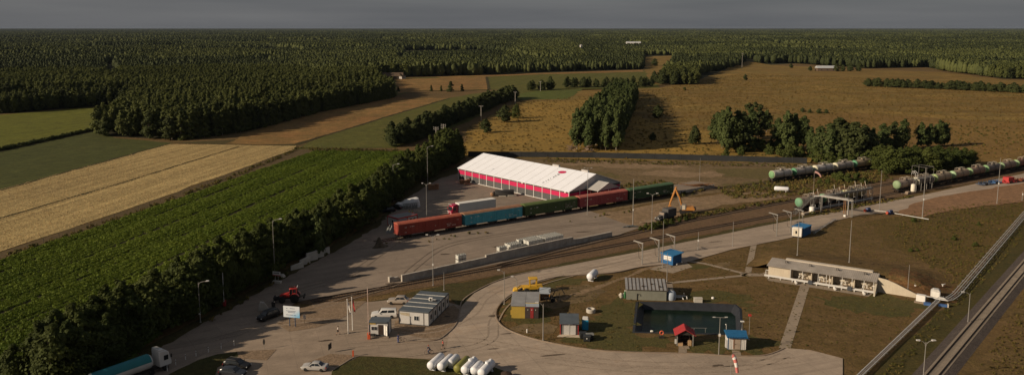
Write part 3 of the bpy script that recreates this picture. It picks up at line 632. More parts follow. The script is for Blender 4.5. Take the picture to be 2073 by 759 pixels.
# plantation on the left: its outer trees one by one
for x, y, k in along([(372, 284), (500, 266), (640, 228), (800, 197)], 4.3, 3, 4.6, .9):
    K_PLANT.plant(x, y, random.uniform(9.5, 13) * (1 + .16 * k), 'young pointed tree at the outer edge of the plantation beside the reddish stubble', 'tree', 'outer trees of the plantation', 1.05)
for x, y, k in along([(300, 262), (480, 240), (640, 205), (760, 182)], 6.0, 1, 5, 1.0):
    K_PLANT.plant(x, y, random.uniform(17, 21), 'tall slim pale-stemmed tree rising inside the plantation', 'tree', 'tall trees inside the plantation', .8)
for X_, Y_, hp in ((215, 276, 44), (238, 272, 36), (262, 277, 42), (284, 272, 50), (302, 281, 56), (325, 280, 46), (345, 284, 50), (362, 280, 55)):
    p = g(X_, Y_); K_ROUND.plant(p.x, p.y, hp * 59 / (Y_ - 55), 'broad dark tree of the clump at the left end of the plantation', 'tree', 'broad trees at the plantation corner')
# trees standing about on the meadow
def spot(K, X_, Y_, hp, label, cat='tree', group=None, wide=1.0):
    p = g(X_, Y_); return K.plant(p.x, p.y, hp * 59 / (Y_ - 55), label, cat, group, wide)
CL = 'dark leafy tree in the clump on the meadow behind the tank wagons'
for X_, Y_, hp in ((1452, 292, 72), (1472, 310, 90), (1490, 308, 84), (1462, 300, 80), (1505, 296, 70), (1520, 284, 66), (1535, 280, 60), (1552, 268, 50), (1575, 303, 70), (1592, 308, 78), (1608, 306, 74), (1626, 300, 62),
                   (1660, 318, 64), (1676, 322, 72), (1694, 320, 74), (1712, 321, 72), (1730, 322, 70), (1748, 318, 68), (1766, 316, 64), (1786, 312, 58), (1808, 308, 56), (1640, 312, 55)):
    spot(K_ROUND if random.random() < .45 else K_BIRCH, X_, Y_, hp * random.uniform(.92, 1.15), CL, 'tree', 'trees in the clump on the meadow', 1.0 if random.random() < .5 else 1.3)
for X_, Y_, hp in ((1828, 302, 62), (1862, 300, 54), (1880, 299, 50), (1900, 298, 56), (1912, 296, 48)):
    spot(K_BIRCH, X_, Y_, hp, 'upright grey-green tree at the right end of the meadow clump', 'tree', 'upright trees at the end of the clump', 1.25)
for X_, Y_, hp in ((1770, 336, 40), (1786, 346, 52), (1804, 352, 58), (1822, 345, 48), (1838, 352, 56), (1856, 346, 50), (1872, 350, 54), (1890, 342, 48), (1906, 346, 46), (1922, 340, 42), (1938, 342, 44), (1954, 336, 38), (1966, 332, 30), (1780, 330, 40), (1850, 336, 44), (1898, 332, 40)):
    spot(K_HEDGE, X_, Y_, hp, 'light green young tree in the thicket between the two rows of tank wagons', 'tree', 'young trees of the thicket', 1.55)
for X_, Y_, hp in ((1556, 312, 22), (1580, 316, 26), (1594, 320, 24), (1660, 330, 28), (1680, 334, 28), (1700, 336, 30), (1720, 336, 26), (1740, 336, 28), (1756, 332, 30), (1470, 318, 18), (1500, 314, 20), (1518, 306, 24), (1542, 306, 26), (1560, 302, 20), (1606, 316, 26), (1620, 318, 24), (1645, 318, 30), (1530, 300, 24)):
    spot(K_BUSH, X_, Y_, hp, 'low green bush at the foot of the meadow clump', 'bush', 'bushes at the foot of the clump')
spot(K_ROUND, 1407, 293, 40, 'single round dark tree on golden grass left of the meadow clump')
spot(K_ROUND, 1331, 240, 28, 'single round tree in the shade right of the birch grove', wide=1.25)
spot(K_BUSHD, 1322, 284, 16, 'low dark bush in the shadow beside the birch grove', 'bush')
spot(K_ROUND, 1022, 248, 36, 'broad round tree on dry grass beside the power pole line', wide=1.2); spot(K_HEDGE, 1044, 240, 30, 'smaller light tree beside the broad round tree on dry grass', wide=1.1)
spot(K_ROUND, 984, 269, 29, 'round bushy tree at the foot of the power pole on dry grass', wide=1.2)
spot(K_BUSH, 1386, 183, 7, 'tiny lone bush far out on the brown meadow', 'bush'); spot(K_ROUND, 1509, 163, 13, 'small lone tree far out on the brown meadow', wide=1.2)
for X_, Y_, hp, lb in ((873, 185, 13, 'smallest pine of the four on the far brown field'), (893, 185, 12, 'round low pine second from left of the four on the far field'), (913, 186, 22, 'tallest dark pine of the four on the far field'), (935, 185, 15, 'right hand pine of the four on the far brown field'), (806, 186, 11, 'little pine at the far tip of the plantation')):
    spot(K_PINE, X_, Y_, hp, lb, 'tree', None, 1.5)
for x, y, k in along([(1078, 184), (1130, 182)], 7, 2, 7, 1.5): K_DARK.plant(x, y, random.uniform(9, 13), 'dark tree in the small block on bright pasture', 'tree', 'trees of the small block', 1.1)
for x, y, k in along([(1148, 178), (1334, 176)], 7, 2, 7, 1.5): K_DARK.plant(x, y, random.uniform(8, 11), 'dark tree in the far row across the pasture behind the birch grove', 'tree', 'trees of the far row')
for x, y, k in along([(1340, 172), (1412, 171)], 8, 3, 12, 2): K_ROUND.plant(x, y, random.uniform(12, 19), 'dark tree of the wood jutting into the brown meadow', 'tree', 'trees of the jutting wood', 1.0)
for x, y, k in along([(1752, 175), (1900, 181), (2073, 189), (2180, 194)], 4.6, 2, 5, 1.5): K_DARK.plant(x, y, random.uniform(6, 9.5), 'dark shrubby tree of the long belt on the right of the meadow', 'tree', 'trees of the right hand belt', 1.5)
for X_, Y_, hp in ((1625, 227, 9), (1640, 229, 8), (1658, 230, 10), (1672, 230, 9), (1530, 218, 12), (1540, 221, 10), (1516, 222, 14)):
    spot(K_BUSHD, X_, Y_, hp, 'low dark bush out on the brown meadow above the clump', 'bush', 'low bushes on the meadow', 1.3)
for X_, Y_, hp, wd in ((983, 150, 24, 1.2), (1325, 134, 16, 1.3), (1345, 135, 6, 2), (1693, 145, 16, 1.2), (1706, 145, 14, 1.2), (1722, 145, 17, 1.2), (1740, 145, 19, 1.2), (1640, 144, 10, 1.2), (1602, 138, 9, 1.4)):
    spot(K_ROUND, X_, Y_, hp, 'far tree standing by itself at the edge of the woods', 'tree', 'far trees at the wood edge', wd)
# scrub along the sidings, each clump a bush
for X_, Y_, hp in ((1700, 366, 20), (1716, 368, 18), (1735, 364, 16), (1690, 362, 14), (1748, 372, 14), (1660, 372, 12), (1676, 372, 12)):
    spot(K_BUSH, X_, Y_, hp, 'weedy bush between the sidings below the tank wagons', 'bush', 'weedy bushes between the sidings', 1.2)
for X_, Y_, hp in ((1308, 462, 12), (1322, 464, 16), (1333, 460, 14), (1346, 458, 16), (1360, 453, 12), (1296, 466, 9), (1376, 449, 10), (1390, 446, 11)):
    spot(K_BUSH, X_, Y_, hp, 'weedy green bush by the track in front of the old lorry', 'bush', 'weedy bushes before the lorry')
for i in range(12):
    X_, Y_ = random.uniform(1840, 1990), random.uniform(440, 540)
    if Y_ > 545 - (X_ - 1840) * .3: continue
    spot(K_BUSH, X_, Y_, random.uniform(5, 10), 'rough olive bush on the bank between the mound and the pipeline', 'bush', 'bushes on the bank', 1.5)

# --- covers nobody could count
def tuft(h, n, w, mat, spread, name='tuft'):
    a = RNG.random(n) * 2 * PI; r = spread * RNG.random(n) ** .5; z = h * (.25 + .6 * RNG.random(n))
    C = np.column_stack([r * np.cos(a), r * np.sin(a), z]); N = np.column_stack([np.cos(a), np.sin(a), .35 + .5 * RNG.random(n)]) + RNG.normal(0, .45, (n, 3))
    return proto(quads_mesh(name, C, N, w * (.6 + .8 * RNG.random(n)), mat, 1.3))
def rnd_scale(n, lo, hi): q = RNG.uniform(lo, hi, n); return np.column_stack([q, q, q * RNG.uniform(.75, 1.3, n)])
def clip_view(P, far=4000):
    X, Y = P[:, 0], P[:, 1]; return P[(np.abs(X) < .70 * Y + 14) & (Y > 115) & (Y < far)]
def crop_rows():
    d = Vector((math.cos(math.radians(79.5)), math.sin(math.radians(79.5)))); nn = Vector((-d.y, d.x)); pts = []
    A = np.array([tuple(p) for p in CROP]); u = A @ np.array(d); v = A @ np.array(nn)
    for k, vv in enumerate(np.arange(v.min(), v.max(), 1.25)):
        uu = np.arange(u.min(), u.max(), .85); uu = uu + RNG.normal(0, .2, len(uu)); off = vv + RNG.normal(0, .16, len(uu)) + .35 * np.sin(uu / 17 + k)
        if k % 9 == 0: keep = RNG.random(len(uu)) < .25; uu, off = uu[keep], off[keep]
        pts.append(np.outer(uu, np.array(d)) + np.outer(off, np.array(nn)))
    P = np.concatenate(pts); P = clip_view(P[inside(P, [tuple(p) for p in CROP])])
    band = .5 + .5 * np.sin((P @ np.array(nn)) * .55 + 1.2 * np.sin((P @ np.array(d)) / 31)); q = RNG.uniform(.75, 1.2, len(P)) * (.78 + .42 * band)
    gn_scatter('crop_field', P, [tuft(.62, 54, .17, LF['crop'], .74) for _ in range(4)], 'lush green leafy crop in long rows beside the wheat field', 'crop', np.column_stack([q, q, q]))
crop_rows()
def wheat_stand():
    d = np.array([math.cos(math.radians(81)), math.sin(math.radians(81))]); nn = np.array([-d[1], d[0]]); A = np.array([tuple(p) for p in WHEAT]); u, v = A @ d, A @ nn; pts = []
    for vv in np.arange(v.min(), v.max(), 1.15):
        uu = np.arange(u.min(), u.max(), 1.7) + RNG.random(); uu = uu + RNG.normal(0, .3, len(uu)); pts.append(np.outer(uu, d) + np.outer(vv + RNG.normal(0, .1, len(uu)), nn))
    P = np.concatenate(pts); P = clip_view(P[inside(P, [tuple(p) for p in WHEAT])]); gn_scatter('wheat_stand', P, [tuft(.22, 12, .13, LF['wheat'], .55) for _ in range(3)], 'ripe pale golden wheat standing in drilled rows', 'wheat', rnd_scale(len(P), .35, .75), np.full(len(P), .1))
wheat_stand()
def field_hedge():
    P = np.array([p[:2] for p in along([(-250, 345), (0, 306), (192, 264)], .9, 3, .7, .3)]); gn_scatter('field_hedge', P, [tuft(1.6, 30, .3, LF['dark'], .8) for _ in range(3)], 'low dark hedge line between the olive and dark green fields', 'hedge', rnd_scale(len(P), .6, 1.2))
field_hedge()
def scat(name, poly, dens, protos, lab, cat, lo, hi, z=0.0):
    P = clip_view(fill(poly, dens=dens)); gn_scatter(name, P, protos, lab, cat, rnd_scale(len(P), lo, hi), np.full(len(P), z))
dryT = [tuft(.9, 16, .30, LF['dry'], .9) for _ in range(3)]; weedT = [tuft(.7, 18, .20, LF['weed'], .55) for _ in range(3)]; greenT = [tuft(.8, 20, .22, LF['weedg'], .6) for _ in range(3)]
scat('meadow_tussocks', G([(940, 318), (945, 262), (1045, 208), (1340, 180), (1500, 150), (2073, 170), (2073, 322), (1640, 330)]), .05, dryT, 'golden dry grass tussocks over the meadow behind the fence', 'grass', .3, .9)
vergeP = [fill(G(q), dens=dn) for q, dn in (([(1450, 383), (1560, 366), (1640, 358), (1780, 345), (1810, 366), (1760, 372), (1640, 392), (1560, 402), (1480, 402)], .55), ([(1100, 322), (1640, 334), (1640, 340), (1100, 330)], .3),
          ([(1230, 378), (1330, 366), (1430, 384), (1400, 396), (1360, 402), (1300, 400)], .5), ([(1296, 463), (1380, 438), (1470, 424), (1600, 402), (1600, 406), (1470, 430), (1380, 448), (1300, 470)], .8),
          ([(1640, 433), (1850, 395), (1850, 401), (1640, 441)], .5), ([(770, 492), (810, 490), (1060, 460), (1370, 412), (1372, 416), (1060, 464), (815, 500), (775, 500)], .06), ([(600, 300), (810, 304), (800, 309), (640, 307)], .6), ([(240, 440), (480, 352), (600, 301), (604, 305), (480, 358), (240, 446)], .5), ([(-200, 590), (0, 520), (240, 440), (240, 446), (0, 528), (-200, 605)], .5), ([(430, 646), (556, 570), (690, 498), (690, 502), (556, 575), (430, 652)], .5))]
P_ = clip_view(np.concatenate(vergeP)); gn_scatter('verge_weeds', P_, weedT + greenT, 'rank weeds and tall grass along the sidings and field edges', 'weeds', rnd_scale(len(P_), .4, 1.1), np.full(len(P_), .05))
scat('meadow_green_tufts', G([(1300, 300), (1640, 300), (1900, 250), (2073, 262), (2073, 310), (1700, 330), (1440, 322)]), .03, greenT, 'greenish rank grass through the lower meadow', 'grass', .5, 1.1)
scat('bank_grass', G([(1845, 430), (2073, 400), (2073, 430), (1920, 612), (1900, 600), (1905, 560), (1850, 520), (1800, 470)]), .9, weedT + greenT, 'rough olive grass on the bank left of the pipeline', 'grass', .2, .5)
scat('trackside_grass', G([(1912, 620), (2073, 450), (2073, 480), (1780, 800), (1740, 800)]), 1.0, greenT + weedT, 'green grass strip between the pipeline and the ballasted railway', 'grass', .2, .5)
scat('right_grass', G([(2073, 590), (2073, 800), (1950, 800)]), 1.0, weedT, 'brown grass right of the ballasted railway', 'grass', .2, .5)
lt = [tuft(.22, 12, .12, LF['weed'], .4) for _ in range(2)] + [tuft(.22, 12, .12, LF['weedg'], .4) for _ in range(2)]
scat('lawn_tufts', G([(1384, 534), (1500, 508), (1640, 474), (1740, 440), (1840, 436), (1850, 520), (1905, 600), (1900, 625), (1745, 759), (1712, 759), (1706, 726), (1590, 704), (1550, 719), (1490, 722), (1500, 676), (1500, 612), (1292, 609), (1285, 674), (1300, 714), (1130, 696), (1060, 680), (1018, 660), (1010, 630), (1072, 580), (1240, 555)]), .45, lt, 'short brownish turf tufts over the lawns around the pond', 'grass', .25, .7)
# ================================================================== RAILWAY
RUST = M('rail_steel', (.085, .055, .038), .55, .25, 2, metal=.5); RTOP = M('worn_rail_steel', (.11, .08, .06), .4, .2, 2, metal=.7)
SLEEP = M('sleeper_concrete', (.17, .14, .11), .9, .25, .8); WOODS = M('sleeper_wood', (.075, .055, .04), .95, .3, 1)
DARKM = M('dark_underframe', (.03, .026, .023), .8, .3, 2); GALV = M('galvanised_steel', (.34, .32, .29), .5, .12, 2, metal=.5, grime=.15)
WHITE = M('white_paint', (.72, .69, .64), .5, .06, 1.5, grime=.12, streak=.12); CREAM = M('cream_paint', (.60, .53, .42), .6, .1, 1.2, streak=.2)
BLACK = M('black_rubber', (.018, .017, .016), .8, .2, 3); GLASS = M('dark_glass', (.02, .024, .028), .12, .1, 1, spec=.6, grime=0)
def poly_curve(pts, deg=3, n=60, xs=None):
    P = np.array([tuple(p) for p in G(pts)]); c = np.polyfit(P[:, 0], P[:, 1], deg)
    X = np.linspace(P[:, 0].min(), P[:, 0].max(), n) if xs is None else np.array(xs); return [Vector((x, np.polyval(c, x))) for x in X], c
def resample(pts, step):
    out_ = [pts[0]]; acc = 0
    for a, b in zip(pts[:-1], pts[1:]):
        L = (b - a).length; t = step - acc
        while t <= L: out_.append(a.lerp(b, t / L)); t += step
        acc = (acc + L) % step if L + acc >= step else acc + L
    return out_
def track(pts, label, z, gauge=1.52, sleeper=None, own=0, top=.17, mat=SLEEP):
    t = thing('railway_track', label, 'railway track', (0, 0, z), 0, 'railway tracks'); P = [Vector(p) for p in pts]
    for s in (-1, 1):
        b = MB(); pl = strip(P, gauge + .07); n = len(P); line = pl[:n] if s > 0 else pl[n:][::-1]; pr = [(-.07, 0), (.07, 0), (.07, .03), (.035, .05), (.035, top), (-.035, top), (-.035, .05), (-.07, .03)]
        rings = []
        for i, p in enumerate(line):
            d = (line[min(i + 1, n - 1)] - line[max(i - 1, 0)]).normalized(); q = Vector((-d.y, d.x)); rings.append([(p.x + q.x * u, p.y + q.y * u, v) for u, v in pr])
        b.loft(rings).build('rail', RUST, t, angle=30)
    if sleeper:
        S = resample(P, sleeper); rest = MB()
        order = sorted(range(len(S)), key=lambda i: S[i].y)[:own]; own_set = set(order); me0 = None
        for i, p in enumerate(S):
            d = S[min(i + 1, len(S) - 1)] - S[max(i - 1, 0)]; a = math.atan2(d.y, d.x)
            if i in own_set:
                if me0 is None:
                    o = MB().ext([(-.13, -.14), (.13, -.14), (.10, .0), (-.10, .0)], 'y', -1.35, 1.35).build('sleeper', mat, t); me0 = o.data
                else: o = bpy.data.objects.new('sleeper', me0); COL.objects.link(o); o.parent = t
                o.location = (p.x, p.y, -.005 + random.uniform(-.01, .01)); o.rotation_euler = (0, 0, a + random.gauss(0, .008))
            else: rest.obox((p.x, p.y, -.07 + random.uniform(-.012, .012)), (.24, 2.7, .14), a + random.gauss(0, .01))
        if rest.v: rest.build('sleepers', mat, t, kind='stuff')
    return t
T3pts, _ = poly_curve([(632, 609), (760, 588), (880, 565), (1000, 541), (1080, 528), (1188, 509), (1314, 487), (1420, 464), (1540, 443), (1612, 426), (1765, 403), (1812, 390), (1908, 372), (2068, 343), (2300, 300)], 3, 80)
track(T3pts, 'brown siding along the concrete road, running under the tank wagons at the loading racks', .10, sleeper=.62, mat=WOODS)
T2pts, _ = poly_curve([(1010, 540), (1080, 522), (1145, 504), (1293, 469), (1420, 441), (1540, 422), (1602, 409), (1764, 379), (1807, 371), (2073, 324)], 3, 60)
track(T2pts, 'brown siding close behind the concrete block wall, empty of wagons', .10, sleeper=.62, mat=WOODS)
# siding of the covered wagons, then of the far tank wagons
A1 = Vector((-32.1, 216.5)); a1 = math.radians(33.4); d1 = Vector((math.cos(a1), math.sin(a1))); n1 = Vector((-d1.y, d1.x))
T1 = [A1 + n1 * 1.45 + d1 * k for k in (-6, 0, 25, 50, 75, 100, 108)]
tA0 = g(1562, 371).to_2d(); tA1 = g(1778, 341).to_2d(); dA = (tA1 - tA0).normalized(); nA = Vector((-dA.y, dA.x)); T1 += [T1[-1].lerp(tA0 + nA * 1.3, .5) + n1 * 1.0] + [tA0 + nA * 1.3 + dA * k for k in (0, 30, 62, 90)]
track(T1, 'siding under the row of covered goods wagons beside the white tent hall', .11, sleeper=.62, mat=WOODS)

def bogie(parent, x, mats=(DARKM, RUST), z=0):
    b = MB()
    for y in (-1, 1): b.ext([(x - 1.25, .30), (x - .95, .62), (x - .3, .72), (x + .3, .72), (x + .95, .62), (x + 1.25, .30), (x + .6, .30), (x + .3, .45), (x - .3, .45), (x - .6, .30)], 'y', y * 1.02 - .08, y * 1.02 + .08)
    b.box(x - .2, x + .2, -1.0, 1.0, .5, .85)
    bo = b.build('bogie', mats[0], parent)
    for dx in (-.92, .92):
        w_ = MB()
        for y in (-.8, .8): w_.lathe([(.02, -.07), (.47, -.07), (.475, .07), (.02, .07)], (x + dx, y, .475), (0, 1, 0), 18)
        w_.bar((x + dx, -.8, .475), (x + dx, .8, .475), .08); w_.build('wheel_set', mats[1], bo)
def frame_parts(t, L, w=1.25):
    b = MB().box(-L / 2, L / 2, -.2, .2, .80, 1.08).box(-L / 2, -L / 2 + .3, -w, w, .85, 1.12).box(L / 2 - .3, L / 2, -w, w, .85, 1.12)
    for y in (-w, w): b.box(-L / 2 + .3, L / 2 - .3, y - .06, y + .06, .92, 1.12)
    b.obox((0, 0, .62), (3.2, 1.4, .35)); b.build('underframe', DARKM, t)
    for s in (-1, 1):
        MB().box(s * L / 2 - .05 if s > 0 else s * L / 2 - .45, s * L / 2 + .45 if s > 0 else s * L / 2 + .05, -.14, .14, .86, 1.10).build('coupler', RUST, t)
def boxcar(label, col, roofcol, loc, rz, doors=1, seed=0, patches=False):
    rr = random.Random(seed); L, W = 20.3, 1.52; t = thing('covered_wagon', label, 'goods wagon', loc, rz, 'covered goods wagons on the siding')
    m = M('wagon_paint_%s' % '_'.join('%d' % (c * 100) for c in col), col, .7, .16, .5, grime=.45, streak=.55); rm = M('wagon_roof_%s' % '_'.join('%d' % (c * 100) for c in roofcol), roofcol, .75, .25, .4, grime=.5, streak=.4)
    b = MB().box(-L / 2, L / 2, -W, W, 1.06, 4.0)
    n = 16
    for k in range(n + 1):
        x = -L / 2 + .12 + (L - .24) * k / n
        for y in (-1, 1): b.box(x - .07, x + .07, y * W - .09, y * W + .09, 1.04, 3.97)
    for y in (-1, 1): b.box(-L / 2 - .03, L / 2 + .03, y * W - .09, y * W + .09, 3.86, 4.04); b.box(-L / 2 - .03, L / 2 + .03, y * W - .08, y * W + .08, .98, 1.16)
    for s in (-1, 1):
        for y in (-1.42, -.5, .5, 1.42): b.box(s * L / 2 - .07, s * L / 2 + .07, y - .1, y + .1, 1.06, 3.98)
        b.box(s * L / 2 - .09, s * L / 2 + .09, -W, W, 2.3, 2.5)
    b.build('body', m, t)
    arc = [(-W - .06, 4.0), (-W * .96, 4.16), (-W * .6, 4.40), (-W * .25, 4.50), (W * .25, 4.50), (W * .6, 4.40), (W * .96, 4.16), (W + .06, 4.0)]
    rb = MB().ext(arc, 'x', -L / 2 - .12, L / 2 + .12)
    for k in range(11):
        x = -L / 2 + .6 + (L - 1.2) * k / 10; rb.ext([(y, z + .03) for y, z in arc], 'x', x - .04, x + .04)
    rb.build('roof', rm, t)
    for y in (-1, 1):
        for dx in ([0] if doors == 1 else [-2.6, 2.6]):
            db = MB().box(dx - 1.75, dx + 1.75, y * (W + .07) - .04, y * (W + .07) + .04, 1.2, 3.8)
            for q in range(5): db.box(dx - 1.6 + .75 * q, dx - 1.5 + .75 * q, y * (W + .12) - .02, y * (W + .12) + .02, 1.25, 3.75)
            do = db.build('door', m, t); MB().box(dx + 1.3, dx + 1.55, y * (W + .17) - .03, y * (W + .17) + .03, 2.2, 2.5).build('handle', GALV, do)
        mk = MB()
        for x0, z0, k in ((-8.2, 2.9, 3), (-8.2, 1.5, 2), (-6.6, 3.0, 5), (5.4, 1.6, 4), (7.0, 1.6, 4), (5.2, 2.1, 5), (8.6, 3.0, 2)):
            for q in range(k): mk.box(x0 + q * .30, x0 + q * .30 + rr.uniform(.12, .2), y * (W + .015) - .01, y * (W + .015) + .01, z0, z0 + .26)
        mk.build('stencil_marking', M('stencil_white', (.60, .55, .48), .8, .3, 3, grime=.5), t)
        if patches:
            pb = MB()
            for x0 in (5.0, 6.6, 8.2): pb.box(x0, x0 + 1.1, y * (W + .02) - .012, y * (W + .02) + .012, 1.7, 3.1)
            pb.build('repair_panel', M('patched_green', (.12, .12, .075), .8, .3, 1, grime=.4), t)
    for s in (-1, 1):
        lb = MB()
        for yy in (1.0, 1.35): lb.bar((s * (L / 2 + .14), -yy, 1.1), (s * (L / 2 + .14), -yy, 4.2), .025, 5)
        for k in range(8): lb.bar((s * (L / 2 + .14), -1.0, 1.3 + .36 * k), (s * (L / 2 + .14), -1.35, 1.3 + .36 * k), .02, 5)
        lb.build('ladder', m, t)
    frame_parts(t, L + .2, 1.35); bogie(t, -L / 2 + 3.0); bogie(t, L / 2 - 3.0)
    return t
ZR = .11 + .17
for i, (lab, c, r_, seed, pt, dr) in enumerate((
        ('brick red covered wagon with white stencils, first in the row beside the cabin', (.27, .050, .036), (.36, .095, .058), 1, False, 1),
        ('bright blue covered wagon with a rusty brown roof, in front of the lorry', (.075, .345, .44), (.27, .14, .08), 2, False, 2),
        ('dark green covered wagon with mossy roof and patched panels, between the blue and red ones', (.060, .095, .036), (.10, .135, .042), 3, True, 1),
        ('faded raspberry red covered wagon in front of the tent porch', (.34, .075, .078), (.38, .115, .088), 4, False, 1),
        ('deep green covered wagon at the right end of the row behind the excavator', (.048, .092, .044), (.065, .12, .06), 5, False, 1))):
    c0 = A1 + n1 * 1.5 + d1 * (10.6 + 21.45 * i); boxcar(lab, c, r_, (c0.x, c0.y, ZR), a1, dr, seed, pt)

MARKW = M('tank_cream_band', (.62, .58, .46), .6, .1, 1, grime=.2)
def tankcar(label, col, end, loc, rz, seed=0, face=(.12, .30, .16), band=True, group='tank wagons'):
    t = thing('tank_wagon', label, 'tank wagon', loc, rz, group); L, R, zc = 10.7, 1.5, 2.72
    m = M('tank_shell_%s' % '_'.join('%d' % (c * 100) for c in col), col, .6, .22, .4, grime=.5, streak=.6)
    MB().lathe([(R, -L / 2 + .55), (R, L / 2 - .55)], (0, 0, zc), (1, 0, 0), 28).build('tank_shell', m, t)
    fm = M('tank_end_%s' % '_'.join('%d' % (c * 100) for c in face), face, .6, .12, .7, grime=.25, streak=.25)
    for s in (-1, 1):
        o = MB().lathe([(R * 1.004, L / 2 - .56), (R * .97, L / 2 - .38), (R * .85, L / 2 - .15), (R * .6, L / 2 + .02), (R * .3, L / 2 + .09), (.01, L / 2 + .11)], (0, 0, zc), (s, 0, 0), 28).build('tank_end', fm, t)
        if band: MB().lathe([(R * 1.004, L / 2 - .85), (R * 1.012, L / 2 - .83), (R * 1.012, L / 2 - .42), (R * .97, L / 2 - .34), (R * .95, L / 2 - .34)], (0, 0, zc), (s, 0, 0), 28).build('end_band', M('tank_band_%s' % '_'.join('%d' % (c * 100) for c in end), end, .6, .1, 1, grime=.2), o)
    MB().lathe([(.42, 0), (.42, .32), (.46, .34), (.46, .40), (.3, .50), (.01, .52)], (0, 0, zc + R - .06), (0, 0, 1), 16).build('dome_hatch', m, t)
    p = MB()
    for y in (-.55, .55): p.box(-1.9, 1.9, y - .2, y + .2, zc + R * .93, zc + R * .93 + .05)
    p.build('walkway', DARKM, t)
    h = MB()
    for x in (-1.9, -1.0, 1.0, 1.9):
        h.tube([(x, -.8, zc + 1.3), (x, -.8, zc + 2.15), (x, -.5, zc + 2.3), (x, .5, zc + 2.3), (x, .8, zc + 2.15), (x, .8, zc + 1.3)], .045, 5)
    for y in (-.8, .8): h.tube([(-1.9, y, zc + 2.15), (1.9, y, zc + 2.15)], .04, 5)
    h.build('guard_rail', M('rail_paint', (.40, .35, .28), .6, .2, 2, grime=.3), t)
    for y in (-1, 1):
        lb = MB()
        for x in (-.25, .25): lb.tube([(x, y * 1.72, 1.1), (x, y * 1.70, zc), (x, y * 1.2, zc + 1.1), (x, y * .75, zc + R)], .035, 5)
        for k in range(7): lb.bar((-.25, y * 1.71, 1.2 + .28 * k), (.25, y * 1.71, 1.2 + .28 * k), .025, 5)
        lb.build('ladder', DARKM, t)
    sb = MB()
    for x in (-3.7, -1.2, 1.2, 3.7):
        sb.lathe([(R * 1.005, -.06), (R * 1.02, -.05), (R * 1.02, .05), (R * 1.005, .06)], (x, 0, zc), (1, 0, 0), 28) if abs(x) > 2 else None
        sb.box(x - .25, x + .25, -1.1, 1.1, 1.05, zc - R * .8)
    sb.build('saddle', DARKM, t)
    frame_parts(t, 11.4, 1.35); bogie(t, -3.9); bogie(t, 3.9)
    return t
GREY = (.36, .31, .27); TAN = (.40, .31, .21); BROWN = (.26, .17, .125); DK = (.15, .13, .12); MUD = (.34, .26, .19)
GREEN = (.12, .24, .135); LIME = (.22, .30, .165); CRM = (.58, .54, .40)
LAB_A = ('pale grey tank wagon with a cream-rimmed green end, nearest of the row beside the thicket', 'grey tank wagon with bright green end, second of the row beside the thicket', 'grey tank wagon with a plain cream end, third of the row beside the thicket',
         'brownish tank wagon with a cream end, fourth of the row beside the thicket', 'tan tank wagon with a bright green end, half hidden behind the thicket')
for i, (lab, c, e, f) in enumerate(zip(LAB_A, ((.54, .50, .46), (.44, .40, .36), (.55, .51, .47), (.42, .37, .33), TAN), (CRM, GREEN, CRM, CRM, GREEN), ((.16, .30, .14), (.10, .27, .15), CRM, CRM, (.10, .27, .15)))):
    c0 = tA0 + nA * 1.3 + dA * (6.3 + 12.15 * i); tankcar(lab, c, e, (c0.x, c0.y, ZR), math.atan2(dA.y, dA.x), i, f)
def on_curve(C, x0, dist):
    """point and direction a distance along a track from the place with that x"""
    P = resample(C, .5); i0 = min(range(len(P)), key=lambda i: abs(P[i].x - x0)); i = min(max(i0 + int(dist / .5), 0), len(P) - 2); d = P[i + 1] - P[i]; return P[i], math.atan2(d.y, d.x)
xB = g(1607, 426).x
LAB_B = ('mud coloured tank wagon with a round green end at the foot of the rack stairs', 'rusty tank wagon with a green end under the middle of the loading rack', 'yellowish topped tank wagon at the far end of the loading rack')
for i, (lab, c, e, f) in enumerate(zip(LAB_B, ((.27, .21, .165), MUD, (.30, .24, .12)), (LIME, LIME, CRM), ((.13, .27, .16), (.13, .27, .16), (.45, .44, .22)))):
    p, a = on_curve(T3pts, xB, 6.2 + 12.1 * i); tankcar(lab, c, e, (p.x, p.y, ZR), a, 9 + i, f)
xC = g(1811, 391).x
LAB_C = ('tan tank wagon with a bulging light green end, nearest of the long train', 'dark stained tank wagon with a cream band, second of the long train', 'yellow-tan tank wagon, third of the long train', 'tan tank wagon with a pale green end, fourth of the long train', 'brown tank wagon with green ends, fifth of the long train',
         'blackish tank wagon, sixth of the long train', 'reddish brown tank wagon with lime end, seventh of the long train', 'dull red tank wagon, eighth of the long train', 'tan tank wagon, ninth of the long train near the picture edge', 'brown tank wagon, tenth of the long train at the picture edge')
for i, (lab, c, e, f) in enumerate(zip(LAB_C, ((.36, .28, .22), DK, TAN, (.38, .28, .19), BROWN, DK, (.27, .19, .15), (.17, .07, .05), MUD, BROWN), (LIME, CRM, LIME, LIME, LIME, LIME, LIME, LIME, LIME, LIME), (LIME, CRM, (.33, .40, .17), (.30, .42, .25), (.26, .36, .18), (.2, .34, .16), LIME, (.28, .38, .2), LIME, CRM))):
    p, a = on_curve(T3pts, xC, 6.2 + 12.1 * i); tankcar(lab, c, e, (p.x, p.y, ZR), a, 20 + i, f)

